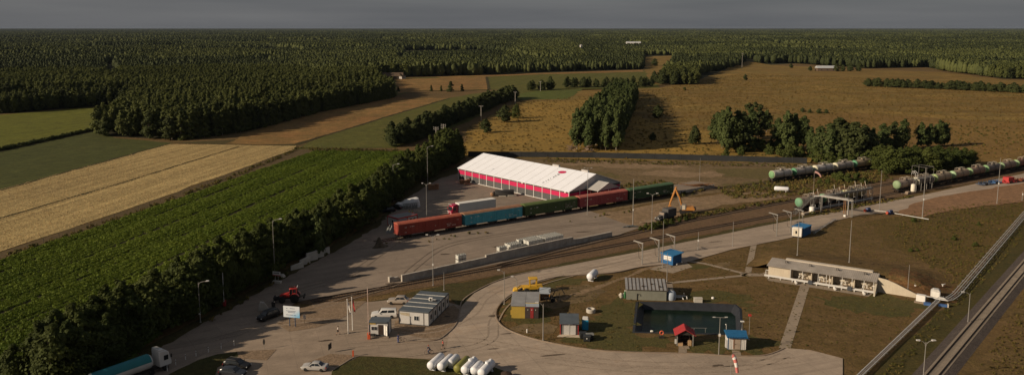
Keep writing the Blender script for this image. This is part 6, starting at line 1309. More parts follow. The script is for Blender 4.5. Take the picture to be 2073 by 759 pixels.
for (X_, Y_, lab, nx, nz) in ((877, 384, 'brown stacked pallets at the tree row beside the yard lamp', 3, 8), (941, 372, 'brown timber stack and machine parts at the near tent corner', 3, 6), (949, 374, 'low orange pallet pile beside the near tent corner', 2, 2)):
    p = g(X_, Y_); t = thing('pallet_stack', lab, 'pallet stack', (p.x, p.y, .12), .3)
    for i in range(nx):
        b = MB()
        for k in range(nz - (i % 2)):
            b.obox((i * 1.35 - 1.3, random.gauss(0, .03), .16 * k * 1.6 + .2), (1.2, 1.5, .05)); 
            for y in (-.6, 0, .6): b.obox((i * 1.35 - 1.3, y, .16 * k * 1.6 + .1), (1.2, .1, .14))
        b.build('pallet', TIMB, t)
p = g(1016, 397); t = thing('road_roller', 'black covered cylinder on a small frame in front of the tent wall', 'covered machine', (p.x, p.y, .12), .12)
MB().ext([(-1.2, .25), (1.2, .25), (1.25, 1.3), (.9, 1.9), (0, 2.2), (-.9, 1.95), (-1.25, 1.3)], 'x', -2.4, 4.2).build('cover', M('black_tarp', (.035, .033, .032), .6, .2, 1), t, bevel=.1); MB().box(-3.0, -2.4, -.9, .9, .2, 1.5).build('end_frame', DARKM, t); MB().lathe([(.3, -.8), (.55, -.7), (.55, .7), (.3, .8)], (-3.5, 0, .6), (0, 1, 0), 14).build('drum', TIMB, t); MB().obox((3.5, -1.3, .25), (3.0, .5, .4), .1).obox((0, -1.5, .2), (2.5, .4, .3), -.05).build('loose_boards', M('pale_concrete', (.46, .42, .36)), t)
for (X_, Y_, lab) in ((1158, 306, 'tangle of bleached logs at the left foot of the birch grove'), (1190, 308, 'reddish log pile in front of the birch grove by the fence')):
    p = g(X_, Y_); t = thing('log_pile', lab, 'log pile', (p.x, p.y, 0))
    for k in range(9): a = random.random() * PI; MB().bar((-3 * math.cos(a) + random.gauss(0, .6), -1.6 * math.sin(a), .3 + .2 * k), (3 * math.cos(a), 1.6 * math.sin(a), .6 + .28 * k + random.random()), .16, 6).build('log', M('bleached_log', (.22, .15, .11), .9, .3, 1), t)
p = g(1312, 452); t = thing('plank_pile', 'broken pale planks lying on the sand by the double lamp', 'plank pile', (p.x, p.y, .1))
for k in range(9): MB().obox((random.uniform(-2, 2), random.uniform(-.6, .6), .1 + .09 * k), (random.uniform(2, 3.5), .3, .06), random.gauss(.1, .25), 0, random.gauss(0, .06)).build('plank', M('grey_plank', (.36, .28, .2), .9, .2, 1), t)
p = g(1271, 460); t = thing('plank_pile', 'dark flat debris on the sand left of the broken planks', 'plank pile', (p.x, p.y, .1))
for k in range(6): MB().obox((random.uniform(-2, 2), random.uniform(-.5, .5), .08 + .07 * k), (random.uniform(1.5, 3), .4, .06), random.gauss(.1, .35)).build('plank', M('blue_grey_scrap', (.10, .12, .13), .8), t)
p = g(540, 632); t = thing('concrete_slab', 'leaning concrete slab propped up beside the dark hatchback', 'concrete slab', (p.x - 1, p.y + 1, .12), .4); MB().ext([(-1.2, 0), (1.3, 0), (.2, 1.7), (-.6, 1.9)], 'y', -.4, .5).build('slab', CONC, t, bevel=.05)
p = g(551, 628); t = thing('barrel', 'dark upright barrel with lamp beside the leaning slab', 'barrel', (p.x, p.y + 1, .12)); MB().lathe([(.05, 0), (.4, .0), (.4, .05), (.38, .5), (.4, 1.0), (.4, 1.35), (.05, 1.36)], (0, 0, 0), (0, 0, 1), 16).build('drum', DARKM, t); MB().bar((0, 0, 1.3), (.1, 0, 2.2), .04, 5).build('handle', DARKM, t); MB().lathe([(.05, 0), (.16, .1), (.02, .2)], (.3, -.2, 1.4)).build('lamp', CREAM, t)
p = g(1328, 668); t = thing('reed_raft', 'brownish weed raft floating at the near left of the pond', 'weed raft', (p.x + .2, p.y + 1.6, -1.36)); b = MB(); n = 24
rr = [(1.9 + .35 * math.sin(3 * k) + random.gauss(0, .15)) for k in range(n)]; b.ext([(rr[k] * math.cos(2 * PI * k / n) * 1.25, rr[k] * .45 * math.sin(2 * PI * k / n)) for k in range(n)], 'z', -.1, .08); b.build('mat', M('algae_mat', (.10, .065, .015), .9, .35, 1.2), t)
p = g(1321, 664); t = thing('float', 'small white float lying on the weed raft', 'float', (p.x + .1, p.y + 1.3, -1.28)); MB().lathe([(.05, -.3), (.2, -.22), (.24, 0), (.2, .22), (.05, .3)], (0, 0, .15), (1, 0, 0), 12).build('buoy', WHITE, t); MB().bar((.3, 0, .15), (.5, 0, .1), .03, 5).build('ring_eye', DARKM, t)
p = g(1339, 684); t = thing('lifebuoy_stand', 'red and white lifebuoy on a dark stand at the pond bank', 'lifebuoy', (p.x, p.y, 0), 0)
MB().box(-.5, .5, -.2, .2, 0, .4).bar((0, 0, .3), (0, 0, 1.4), .05).build('stand', DARKM, t); b = MB(); b.tube([(.34 * math.cos(k * PI / 10), -.12, 1.15 + .34 * math.sin(k * PI / 10)) for k in range(21)], .11, 8); b.build('lifebuoy', M('orange_red', (.60, .12, .06), .5), t)
# ================================================================== VEHICLES
def paint(name, c): return M(name, c, .28, .03, 1, spec=.5, coat=.4, grime=.08)
TYRE = M('tyre_rubber', (.02, .019, .018), .85, .15, 3); RIM = M('rim_alloy', (.30, .29, .28), .4, .1, 3, metal=.6)
RED_L = M('red_lamp', (.35, .02, .02), .3, 0, 1, grime=0); HEAD = M('clear_lamp', (.6, .6, .58), .15, 0, 1, spec=.7, grime=0)
def wheel(t, x, y, r=.32, w_=.2, rim=RIM):
    s = 1 if y > 0 else -1; o = MB().lathe([(r * .62, -w_ / 2), (r * .93, -w_ / 2), (r, -w_ / 2 + .03), (r, w_ / 2 - .03), (r * .93, w_ / 2), (r * .62, w_ / 2)], (x, y, r), (0, 1, 0), 20).build('wheel', TYRE, t)
    MB().lathe([(r * .64, -w_ / 2 + .02), (r * .64, w_ / 2 - .02), (r * .55, w_ / 2 - .05), (r * .2, w_ / 2 - .03), (.01, w_ / 2 - .03)], (x, y, r), (0, s, 0), 14).build('rim', rim, o)
def car(label, cat, mat, loc, rz, L, W, H, hood, cowl, roof0, roof1, tail, deck, belt, rails=False, roofm=None, clad=None):
    """front points to +x; stations measured from the nose as fractions of the length"""
    t = thing('parked_car', label, cat, loc, rz); X = lambda f: L / 2 - f * L; hw = W / 2
    def sec(x, zt, w_, zb=.22): return [(x, -w_ * .90, zb), (x, -w_, zb + .16), (x, -w_, zt - .16), (x, -w_ * .93, zt), (x, w_ * .93, zt), (x, w_, zt - .16), (x, w_, zb + .16), (x, w_ * .90, zb)]
    b = MB(); b.loft([sec(X(0), hood - .22, hw * .78, .3), sec(X(.02), hood - .10, hw * .90), sec(X(.10), hood, hw * .98), sec(X(cowl), belt, hw), sec(X(.55), belt + .01, hw), sec(X(tail), belt + .03, hw), sec(X(.97), deck, hw * .95), sec(X(1), deck - .12, hw * .86, .34)])
    b.build('body', mat, t, angle=32)
    base = [(X(cowl) + .02, hw * .92), (X(tail) - .02, hw * .90)]; top = [(X(roof0), hw * .74), (X(roof1), hw * .72)]
    cab = MB(); zb = belt - .02; xm = (X(roof0) + X(roof1)) / 2
    cab.loft([[(base[0][0], -base[0][1], zb), (base[0][0], base[0][1], zb), (base[1][0], base[1][1], zb), (base[1][0], -base[1][1], zb)], [(top[0][0], -top[0][1], H - .05), (top[0][0], top[0][1], H - .05), (top[1][0], top[1][1], H - .05), (top[1][0], -top[1][1], H - .05)], [(top[0][0] - .12, -top[0][1] * .9, H), (top[0][0] - .12, top[0][1] * .9, H), (top[1][0] + .10, top[1][1] * .9, H), (top[1][0] + .10, -top[1][1] * .9, H)]])
    cab.build('roof', roofm or mat, t, angle=50)
    def pane(name, p, off): return MB().loft([[Vector(q) + Vector(off) for q in p], [Vector(q) - Vector(off) * .5 for q in p]]).build(name, GLASS, t)
    lerp = lambda a, c, k: tuple(a[i] + (c[i] - a[i]) * k for i in range(3))
    def face(a, b_, c, d, u0, u1, v0, v1):
        f = lambda u, v: lerp(lerp(a, b_, u), lerp(d, c, u), v); return [f(u0, v0), f(u1, v0), f(u1, v1), f(u0, v1)]
    A = [(base[0][0], -base[0][1], zb), (base[0][0], base[0][1], zb), (base[1][0], base[1][1], zb), (base[1][0], -base[1][1], zb)]; T_ = [(top[0][0], -top[0][1], H - .05), (top[0][0], top[0][1], H - .05), (top[1][0], top[1][1], H - .05), (top[1][0], -top[1][1], H - .05)]
    pane('windscreen', face(A[0], A[1], T_[1], T_[0], .06, .94, .08, .94), (.015, 0, .012)); pane('rear_window', face(A[3], A[2], T_[2], T_[3], .08, .92, .15, .92), (-.015, 0, .012))
    for s in (0, 1):
        a, c, d, e = (A[0], A[3], T_[3], T_[0]) if s == 0 else (A[1], A[2], T_[2], T_[1]); dy = -.015 if s == 0 else .015
        for u0, u1 in ((.10, .47), (.51, .90)): pane('side_window', face(a, c, d, e, u0, u1, .12, .90), (0, dy, .004))
    r = .31 if H < 1.6 else .35
    for x in (X(.185), X(.81)):
        for y in (-hw + .08, hw - .08): wheel(t, x, y, r)
    for y in (-1, 1):
        MB().obox((X(.018), y * hw * .68, hood - .24), (.16, .34, .16), y * -.35).build('headlight', HEAD, t); MB().obox((X(.987), y * hw * .78, deck - .22), (.14, .26, .22)).build('tail_light', RED_L, t)
        MB().obox((X(cowl) - .25, y * (hw + .09), belt + .08), (.12, .2, .14)).build('mirror', mat, t)
        if rails: MB().tube([(top[0][0] - .2, y * top[0][1] * .92, H), (top[0][0] - .3, y * top[0][1] * .92, H + .06), (top[1][0] + .3, y * top[1][1] * .92, H + .06), (top[1][0] + .2, y * top[1][1] * .92, H)], .025, 5).build('roof_rail', RIM, t)
    MB().obox((X(.005), 0, .48), (.08, hw * 1.2, .16)).build('grille', BLACK, t)
    if clad: MB().box(X(.97), X(.03), -hw - .01, hw + .01, .24, .44).build('sill_cladding', clad, t)
    return t
SILV = paint('silver_paint', (.40, .38, .36)); WPAINT = paint('white_car_paint', (.62, .60, .57)); BLK = M('black_car_paint', (.012, .012, .013), .35, .03, 1, spec=.3, grime=.05); DKP = paint('dark_blue_paint', (.022, .025, .032)); CHAMP = paint('champagne_paint', (.34, .29, .24))
p = g(636, 752); car('silver saloon car alone at the lower edge of the plaza', 'car', SILV, (p.x, p.y + .6, .15), PI - .1, 4.5, 1.75, 1.45, .84, .28, .43, .68, .84, .95, .95)
p = g(551, 647); car('black people carrier parked beside the billboard', 'car', BLK, (p.x - .9, p.y + .5, .15), math.radians(236), 4.8, 1.85, 1.75, .98, .22, .36, .90, .97, 1.08, 1.06, rails=True)
p = g(479, 747); car('black estate car with a silver roof rail on the lower left lawn edge', 'car', BLK, (p.x, p.y + .3, .16), math.radians(-14), 4.7, 1.8, 1.6, .90, .27, .42, .90, .97, 1.0, 1.02, rails=True)
p = g(470, 763); car('dark blue car nose to tail with the black estate at the lower edge', 'car', DKP, (p.x, p.y + .4, .16), math.radians(-12), 4.5, 1.78, 1.55, .88, .27, .42, .86, .96, .98, 1.0)
p = g(806, 617); car('silver and brown off-road car behind the office', 'car', CHAMP, (p.x, p.y + .5, .15), math.radians(176), 4.5, 1.8, 1.75, 1.02, .30, .43, .80, .93, 1.12, 1.12, clad=M('brown_cladding', (.12, .08, .05), .7))
p = g(800, 425); car('black car in the tree shade behind the red-framed cabin', 'car', BLK, (p.x, p.y + 1, .12), math.radians(160), 4.5, 1.8, 1.5, .88, .28, .42, .8, .95, .98, 1.0)
p = g(785, 431); car('second black car half hidden behind the red-framed cabin under the trees', 'car', BLK, (p.x, p.y + 1, .12), math.radians(200), 4.6, 1.8, 1.6, .9, .28, .42, .85, .95, 1.0, 1.02)
p = g(777, 645); t = car('white pickup with a white canopy parked behind the guard booth', 'pickup', WPAINT, (p.x, p.y + .6, .15), math.radians(184), 5.2, 1.85, 1.82, 1.05, .27, .38, .965, .985, 1.14, 1.14)
# lorry with box trailer
p = g(906, 441); a = math.radians(33); t = thing('lorry', 'crimson articulated lorry with a long white-roofed grey box trailer', 'lorry', (p.x + .6, p.y + 1.2, .12), a); CRIM = paint('crimson_paint', (.36, .012, .045))
MB().ext([(0, .9), (.0, 1.5), (.12, 1.9), (.45, 3.3), (.9, 3.75), (2.3, 3.85), (2.3, .9)], 'y', -1.24, 1.24).build('cab', CRIM, t, bevel=.08); MB().loft([[(.05 + .0, y, 1.95), (.42, y, 3.1), (.38, y, 3.12), (.0, y, 1.97)] for y in (-1.08, 1.08)]).build('windscreen', GLASS, t)
for y in (-1, 1):
    MB().box(.75, 1.6, y * 1.26 - .015, y * 1.26 + .015, 2.0, 2.9).build('side_window', GLASS, t); MB().obox((.15, y * 1.45, 2.5), (.12, .25, .6)).build('mirror', CRIM, t); MB().obox((-.03, y * .9, 1.15), (.1, .45, .22)).build('headlight', HEAD, t); MB().obox((1.5, y * 1.05, .55), (1.2, .35, .5)).build('step', DARKM, t)
b = MB().bar((-.15, -1.1, 1.5), (-.15, 1.1, 1.5), .05).bar((.25, -1.0, 3.75), (.25, 1.0, 3.75), .05)
b.build('lamp_bar', GALV, t)
for y in (-.9, -.45, .0, .45, .9): MB().lathe([(.13, 0), (.13, .1), (.02, .12)], (-.16, y, 1.68), (-1, 0, 0), 10).build('spot_lamp', HEAD, t); MB().lathe([(.11, 0), (.11, .1), (.02, .12)], (.22, y, 3.9), (-1, 0, 0), 10).build('spot_lamp', HEAD, t)
MB().box(0, 16.0, -.45, .45, .55, .95).box(-.05, .1, -1.2, 1.2, .4, .95).build('chassis', DARKM, t)
MB().box(2.75, 16.3, -1.26, 1.26, 1.1, 3.92).build('trailer_box', M('trailer_grey', (.52, .52, .52), .55, .06, .4, grime=.2), t, bevel=.03); MB().box(2.72, 16.33, -1.29, 1.29, 3.93, 4.0).box(2.72, 2.95, -1.28, 1.28, 1.08, 3.93).build('trailer_roof', WHITE, t)
for x in (1.2, 4.2, 12.2, 13.5, 14.8):
    for y in (-1.05, 1.05): wheel(t, x, y, .5, .32)
# road tanker at the lower left
p, q = g(248, 774), g(335, 742); a = math.radians(54); d = Vector((math.cos(a), math.sin(a))); c = g(345, 741).to_2d() - d * .4 ; t = thing('tanker_lorry', 'white-cabbed road tanker with a teal tank leaving at the lower left', 'tanker lorry', (c.x, c.y, .12), a + PI)
MB().ext([(0, .9), (0, 1.5), (.1, 2.0), (.4, 3.2), (.85, 3.6), (2.2, 3.75), (2.2, .9)], 'y', -1.24, 1.24).build('cab', WPAINT, t, bevel=.1); MB().ext([(.9, 3.58), (1.3, 3.95), (2.2, 4.0), (2.2, 3.7)], 'y', -1.1, 1.1).build('wind_deflector', WPAINT, t, bevel=.06); MB().loft([[(.03, y, 2.0), (.37, y, 3.05), (.33, y, 3.07), (-.02, y, 2.02)] for y in (-1.08, 1.08)]).build('windscreen', GLASS, t)
for y in (-1, 1): MB().box(.6, 1.4, y * 1.26 - .015, y * 1.26 + .015, 1.95, 2.8).build('side_window', GLASS, t); MB().obox((.1, y * 1.42, 2.5), (.12, .25, .6)).build('mirror', DARKM, t)
MB().box(0, 13, -.45, .45, .5, .95).build('chassis', DARKM, t); MB().lathe([(.3, 3.1), (1.0, 3.2), (1.22, 3.5), (1.25, 3.7), (1.25, 13.2), (1.0, 13.6), (.3, 13.8)], (0, 0, 2.25), (1, 0, 0), 26).build('tank', M('pale_tank', (.50, .50, .48), .4, .06, .6), t)
MB().ext([(1.262 * math.cos(k * PI / 14 + .15), 2.25 + 1.262 * math.sin(k * PI / 14 + .15)) for k in range(13)], 'x', 3.55, 13.15).build('teal_cover', M('teal_paint', (.02, .17, .19), .45, .06, .6), t)
for x in (1.1, 3.6, 10, 11.3, 12.6):
    for y in (-1.05, 1.05): wheel(t, x, y, .5, .3)
# tractor
p = g(586, 614); t = thing('tractor', 'red tractor with big rear wheels and loader standing on the track end', 'tractor', (p.x + .2, p.y + 1.0, .15), PI + .12); t.scale = (1.06, 1.06, 1.1); TR = paint('tractor_red', (.36, .028, .022))
MB().ext([(2.2, 1.0), (2.35, 1.3), (2.2, 1.55), (1.0, 1.8), (.35, 1.85), (.35, .95)], 'y', -.42, .42).build('hood', TR, t, bevel=.08); MB().box(-1.3, 2.0, -.3, .3, .6, 1.05).build('chassis', DARKM, t)
MB().ext([(.3, 1.2), (.15, 2.6), (-1.1, 2.65), (-1.25, 1.3)], 'y', -.72, .72).build('cab', GLASS, t); f = MB()
for y in (-.74, .74): f.bar((.32, y, 1.15), (.16, y, 2.62), .05, 5).bar((-1.25, y, 1.25), (-1.1, y, 2.65), .05, 5).bar((-.4, y, 1.2), (-.4, y, 2.65), .04, 5)
f.build('cab_frame', TR, t); MB().box(-1.25, .3, -.82, .82, 2.64, 2.82).build('roof', TR, t, bevel=.05); b = MB()
for k in range(5): b.obox((-.9 + .3 * k, random.uniform(-.5, .5), 2.95), (.25, .3, .22))
b.build('roof_gear', BLACK, t)
for y in (-.5, 0, .5): MB().lathe([(.1, 0), (.1, .1), (.02, .12)], (-1.2, y, 2.98), (-1, 0, 0), 8).build('work_lamp', HEAD, t)
for y in (-.95, .95):
    wheel(t, -.75, y, .88, .48); wheel(t, 1.75, y * .95, .62, .38)
    s = 1 if y > 0 else -1; b = MB(); b.loft([[(-.75 + 1.0 * math.cos(k * PI / 8), y + o, .9 + 1.0 * math.sin(k * PI / 8)) for o in (-.28, .28)] + [(-.75 + .95 * math.cos(k * PI / 8), y + o, .9 + .95 * math.sin(k * PI / 8)) for o in (.28, -.28)] for k in range(1, 8)]).build('mudguard', TR, t)
b = MB().box(2.3, 3.0, -.6, .6, .5, .8).ext([(3.0, .25), (3.4, .3), (3.5, 1.1), (3.3, 1.1)], 'y', -.9, .9).bar((1.0, -.5, 1.4), (3.1, -.5, .8), .08).bar((1.0, .5, 1.4), (3.1, .5, .8), .08); b.build('front_loader', BLACK, t)
MB().bar((-1.5, -.4, .9), (-2.5, -.3, 1.0), .07).bar((-1.5, .4, .9), (-2.5, .3, 1.0), .07).box(-2.7, -2.4, -.9, .9, .8, 1.2).build('rear_hitch', BLACK, t)
# excavator with a raised arm
p = g(1391, 434); t = thing('excavator', 'orange excavator with its long arm folded up high on the sand', 'excavator', (p.x, p.y + 1.0, .1), math.radians(172)); ORG = M('orange_paint', (.46, .20, .05), .5, .12, .8, grime=.3, streak=.2)
for y in (-1.1, 1.1):
    MB().ext([(-2.2, .3), (-1.9, .02), (1.9, .02), (2.2, .3), (2.1, .75), (1.8, .92), (-1.8, .92), (-2.1, .75)], 'y', y - .28, y + .28).build('crawler_track', BLACK, t)
MB().box(-1.0, 1.0, -1.0, 1.0, .5, 1.0).lathe([(.8, 1.0), (.8, 1.2)], (0, 0, 0)).build('undercarriage', DARKM, t); MB().ext([(-2.4, 1.2), (1.6, 1.2), (1.6, 1.7), (.4, 2.3), (-2.2, 2.3), (-2.5, 1.8)], 'y', -1.3, 1.3).build('engine_house', ORG, t, bevel=.08); MB().box(-2.9, -2.4, -1.2, 1.2, 1.2, 2.0).build('counterweight', RUST, t)
c = MB().ext([(.2, 1.4), (1.9, 1.4), (2.0, 2.2), (1.5, 3.1), (.2, 3.15)], 'y', .3, 1.35).build('cab', M('cab_grey', (.14, .13, .12), .5), t, bevel=.05); MB().box(.5, 1.5, 1.35, 1.39, 2.1, 2.95).build('cab_window', GLASS, c); MB().box(.55, 1.5, 1.36, 1.40, 1.5, 2.95).build('cab_door_frame', CREAM, c)
MB().tube([(1.4, -.2, 1.7), (2.3, -.2, 5.0), (3.5, -.2, 7.6), (3.7, -.2, 8.3)], [.34, .42, .34, .22], 6).build('boom', ORG, t); MB().tube([(3.4, -.2, 8.5), (4.1, -.2, 6.4), (5.2, -.2, 3.2), (5.3, -.2, 2.6)], [.22, .34, .26, .18], 6).build('stick', ORG, t); MB().bar((1.9, -.45, 2.1), (2.9, -.45, 5.6), .11).bar((1.9, .05, 2.1), (2.9, .05, 5.6), .11).bar((3.0, -.2, 6.6), (4.0, -.2, 6.6), .1).build('hydraulic_ram', GALV, t); MB().ext([(4.9, 2.6), (5.6, 2.6), (5.8, 1.6), (5.2, .9), (4.7, 1.5)], 'y', -.65, .25).build('bucket', ORG, t)
# old lorry with a grey hood and high box
p = g(1352, 449); t = thing('lorry', 'old dark grey bonneted lorry with a high square body beside the excavator', 'lorry', (p.x - 3.6, p.y - .6, .1), math.radians(37)); DG = M('old_grey_paint', (.075, .072, .07), .75, .2, .8, grime=.4, streak=.3)
MB().loft([[(.3, -.5, .7), (.3, .5, .7), (.3, .45, 1.55), (.3, -.45, 1.55)], [(2.0, -.75, .7), (2.0, .75, .7), (2.0, .7, 1.8), (2.0, -.7, 1.8)]]).build('hood', DG, t, bevel=.06)
for y in (-1, 1): MB().ext([(.1, .7), (.4, 1.15), (1.3, 1.2), (1.9, .7)], 'y', y * .85 - .25, y * .85 + .25).build('mudguard', DG, t); MB().lathe([(.14, 0), (.14, .12), (.02, .14)], (.2, y * .62, 1.2), (-1, 0, 0), 10).build('headlight', HEAD, t)
MB().ext([(2.0, .8), (2.1, 1.8), (2.35, 2.7), (3.6, 2.75), (3.6, .8)], 'y', -1.05, 1.05).build('cab', DG, t, bevel=.06); MB().loft([[(2.1, y, 1.95), (2.32, y, 2.6), (2.28, y, 2.62), (2.06, y, 1.97)] for y in (-.9, .9)]).build('windscreen', M('dusty_glass', (.22, .17, .13), .3), t); MB().box(3.75, 7.6, -1.25, 1.25, 1.1, 3.6).build('box_body', DG, t, bevel=.06); MB().box(.2, 7.6, -.4, .4, .5, .8).build('chassis', DARKM, t)
for x in (1.1, 4.8, 6.2):
    for y in (-1.0, 1.0): wheel(t, x, y, .52, .3)
# yellow loader behind the shed
p = g(1078, 594); t = thing('wheel_loader', 'yellow wheeled loader with an open cab frame behind the old shed', 'loader', (p.x, p.y + .8, .02), PI + .1); YP = M('loader_yellow', (.55, .32, .03), .5, .1, 1, grime=.2)
MB().ext([(-2.4, .9), (2.2, .9), (2.0, 1.4), (.6, 1.6), (-2.2, 1.75)], 'y', -.7, .7).build('body', YP, t, bevel=.06); f = MB()
for x in (-.9, .6):
    for y in (-.65, .65): f.box(x - .1, x + .1, y - .08, y + .08, 1.5, 3.2)
f.build('cab_frame', YP, t); MB().box(-1.1, .9, -.85, .85, 3.2, 3.4).build('cab_roof', YP, t, bevel=.04); MB().tube([(.9, -.5, 1.5), (2.6, -.5, 1.5), (3.6, -.5, .9)], .14, 6).tube([(.9, .5, 1.5), (2.6, .5, 1.5), (3.6, .5, .9)], .14, 6).build('lift_arm', YP, t); MB().ext([(3.5, .2), (4.4, .2), (4.2, .9), (3.5, 1.2)], 'y', -1.0, 1.0).build('bucket', YP, t)
for x in (-1.6, 1.4):
    for y in (-.9, .9): wheel(t, x, y, .62, .4)
p = g(1118, 612); t = thing('plough', 'dark farm implement with raised arms beside the old shed', 'implement', (p.x, p.y + 1, .02), .3); b = MB().box(-1.8, 1.8, -.15, .15, .7, .95).box(-.2, .2, -1.4, 1.4, .6, .85)
for k in range(6): b.tube([(-1.6 + .6 * k, 0, .8), (-1.5 + .6 * k, -.5, 1.1 + .3 * (k % 3)), (-1.4 + .6 * k, -.9, .1)], .07, 5)
b.tube([(0, 0, .9), (1.0, .6, 2.2), (2.2, .4, 2.6), (3.0, .2, 1.2)], .10, 5).tube([(-.5, 0, .9), (-.6, .3, 2.5), (.3, .3, 2.8)], .09, 5); b.build('frame', BLACK, t)
for y in (-.9, .9): wheel(t, -.2, y, .5, .3)
# farm machines far right
for (X_, Y_, lab, col, cat, a) in ((1992, 375, 'dark blue folded implement at the left of the gravel yard machines', (.05, .065, .10), 'implement', .4), (2012, 372, 'blue machine frame in the middle of the gravel yard machines', (.04, .10, .22), 'implement', .5), (2041, 371, 'red machine with black drum among the gravel yard machines', (.40, .04, .04), 'machine', .4), (2066, 368, 'rusty red implement at the edge of the picture on gravel', (.22, .06, .03), 'implement', .4)):
    p = g(X_, Y_); t = thing('farm_machine', lab, cat, (p.x, p.y, .16), a); m = M('machine_%d' % X_, col, .6, .2, 1, grime=.3); b = MB().box(-3, 3, -.15, .15, .6, .9)
    for k in range(5): b.box(-2.8 + k * 1.35, -2.5 + k * 1.35, -1.4, 1.4, .3, .6 + .25 * (k % 2)); b.tube([(-2.6 + k * 1.35, 0, .8), (-2.4 + k * 1.35, .4, 1.4), (-2.1 + k * 1.35, 1.2, .2)], .08, 5)
    if 'red machine' in lab: b.box(-1.6, 1.6, -1.2, 1.2, .7, 2.3)
    b.build('frame', m, t)
    for y in (-1.2, 1.2): wheel(t, 0, y, .5, .35)
for (X_, Y_, lab) in ((1756, 429, 'blue and red pump unit at the left corner of the road edge pipes'), (1801, 434, 'blue and red pump unit at the right end of the road edge pipes')):
    p = g(X_, Y_); t = thing('pump_unit', lab, 'pump', (p.x, p.y, .1), .5); MB().lathe([(.1, -1.0), (.55, -.8), (.55, .8), (.1, 1.0)], (.2, 0, .75), (1, .1, 0), 14).box(-.9, 1.2, -.5, .5, 0, .25).build('motor', M('navy_paint', (.03, .05, .13), .5), t); MB().lathe([(.1, 0), (.45, .05), (.45, .45), (.1, .5)], (-1.0, 0, .55), (-1, 0, 0), 12).build('pump_head', M('rust_red_paint', (.38, .07, .04), .6), t)
pipeline('pale pipe along the road edge joining the two blue pump units', [(1762, 427), (1795, 431), (1845, 440), (1880, 446)], 1, .35, .12)
pipeline('two short sloping white pipes behind the dark blue hut', [(1648, 474), (1690, 446)], 2, .5, .09, .5)

# ------------------------------------------------------------------ gas vessels
VES = M('white_vessel', (.72, .72, .74), .4, .04, .8, grime=.1, streak=.1); OLV = M('olive_vessel', (.20, .19, .045), .5, .06, .8, grime=.12)
def vessel(label, loc, rz, L, r, mat, hood=True, grp=None, zc=None):
    t = thing('gas_vessel', label, 'gas tank', loc, rz, grp); zc = zc or r + .35; h = L / 2 - r * .55
    MB().lathe([(.01, -h - r * .56), (r * .35, -h - r * .52), (r * .68, -h - r * .40), (r * .9, -h - r * .2), (r, -h), (r, h), (r * .9, h + r * .2), (r * .68, h + r * .40), (r * .35, h + r * .52), (.01, h + r * .56)], (0, 0, zc), (1, 0, 0), 28).build('shell', mat, t, angle=60)
    if hood: MB().lathe([(.42, 0), (.42, .25), (.36, .34), (.01, .36)], (L * .08, 0, zc + r - .06), (0, 0, 1), 18).build('valve_hood', mat, t); MB().lathe([(.2, 0), (.2, .2), (.01, .22)], (L * .36, 0, zc + r - .08), (0, 0, 1), 12).build('nozzle', mat, t)
    for x in (-L * .28, L * .28): MB().ext([(-r * .8, 0), (r * .8, 0), (r * .6, zc - r * .7), (-r * .6, zc - r * .7)], 'x', x - .1, x + .1).build('foot', mat, t)
    return t
va = math.radians(69)
for (X_, Y_, L_, r_, m_, hd, lab) in ((883, 744, 4.9, .74, VES, False, 'plain white gas tank, leftmost of the row by the lower edge'), (903, 746, 4.9, .74, VES, False, 'white gas tank with a dark spot on its end, second from left'), (918, 742, 3.4, .70, VES, False, 'short white gas tank left of the olive one'),
                                    (936, 750, 4.9, .72, OLV, False, 'olive green gas tank in the row of white ones'), (951, 753, 4.9, .76, VES, True, 'white gas tank with a valve hood right of the olive one'), (966, 757, 3.6, .72, VES, False, 'short white gas tank between two hooded ones'), (985, 759, 5.1, .78, VES, True, 'white gas tank with a hood, rightmost of the row')):
    p = g(X_, Y_); vessel(lab, (p.x, p.y, .17), va, L_, r_, m_, hd)
p = g(1200, 568); vessel('single white gas tank standing on the lawn beside the loop road', (p.x, p.y + .8, .05), math.radians(66), 4.6, .85, VES, False)
p = g(1582, 389); vessel('white gas tank lying between the sidings by the weeds', (p.x, p.y, .1), math.radians(-18), 5.2, .8, VES, False)
p = g(1025, 765); t = thing('earth_clod', 'round brown rusted drum lid on the grass right of the gas tanks', 'drum', (p.x, p.y, .17)); MB().lathe([(.5, 0), (.9, .1), (.95, .7), (.5, .95), (.01, 1.0)], (0, 0, 0), (0, 0, 1), 16).build('drum', RUST, t); t.name = 'rusty_drum'; MB().lathe([(.12, 0), (.12, .1), (.01, .12)], (0, 0, .98)).build('lid', RUST, t)

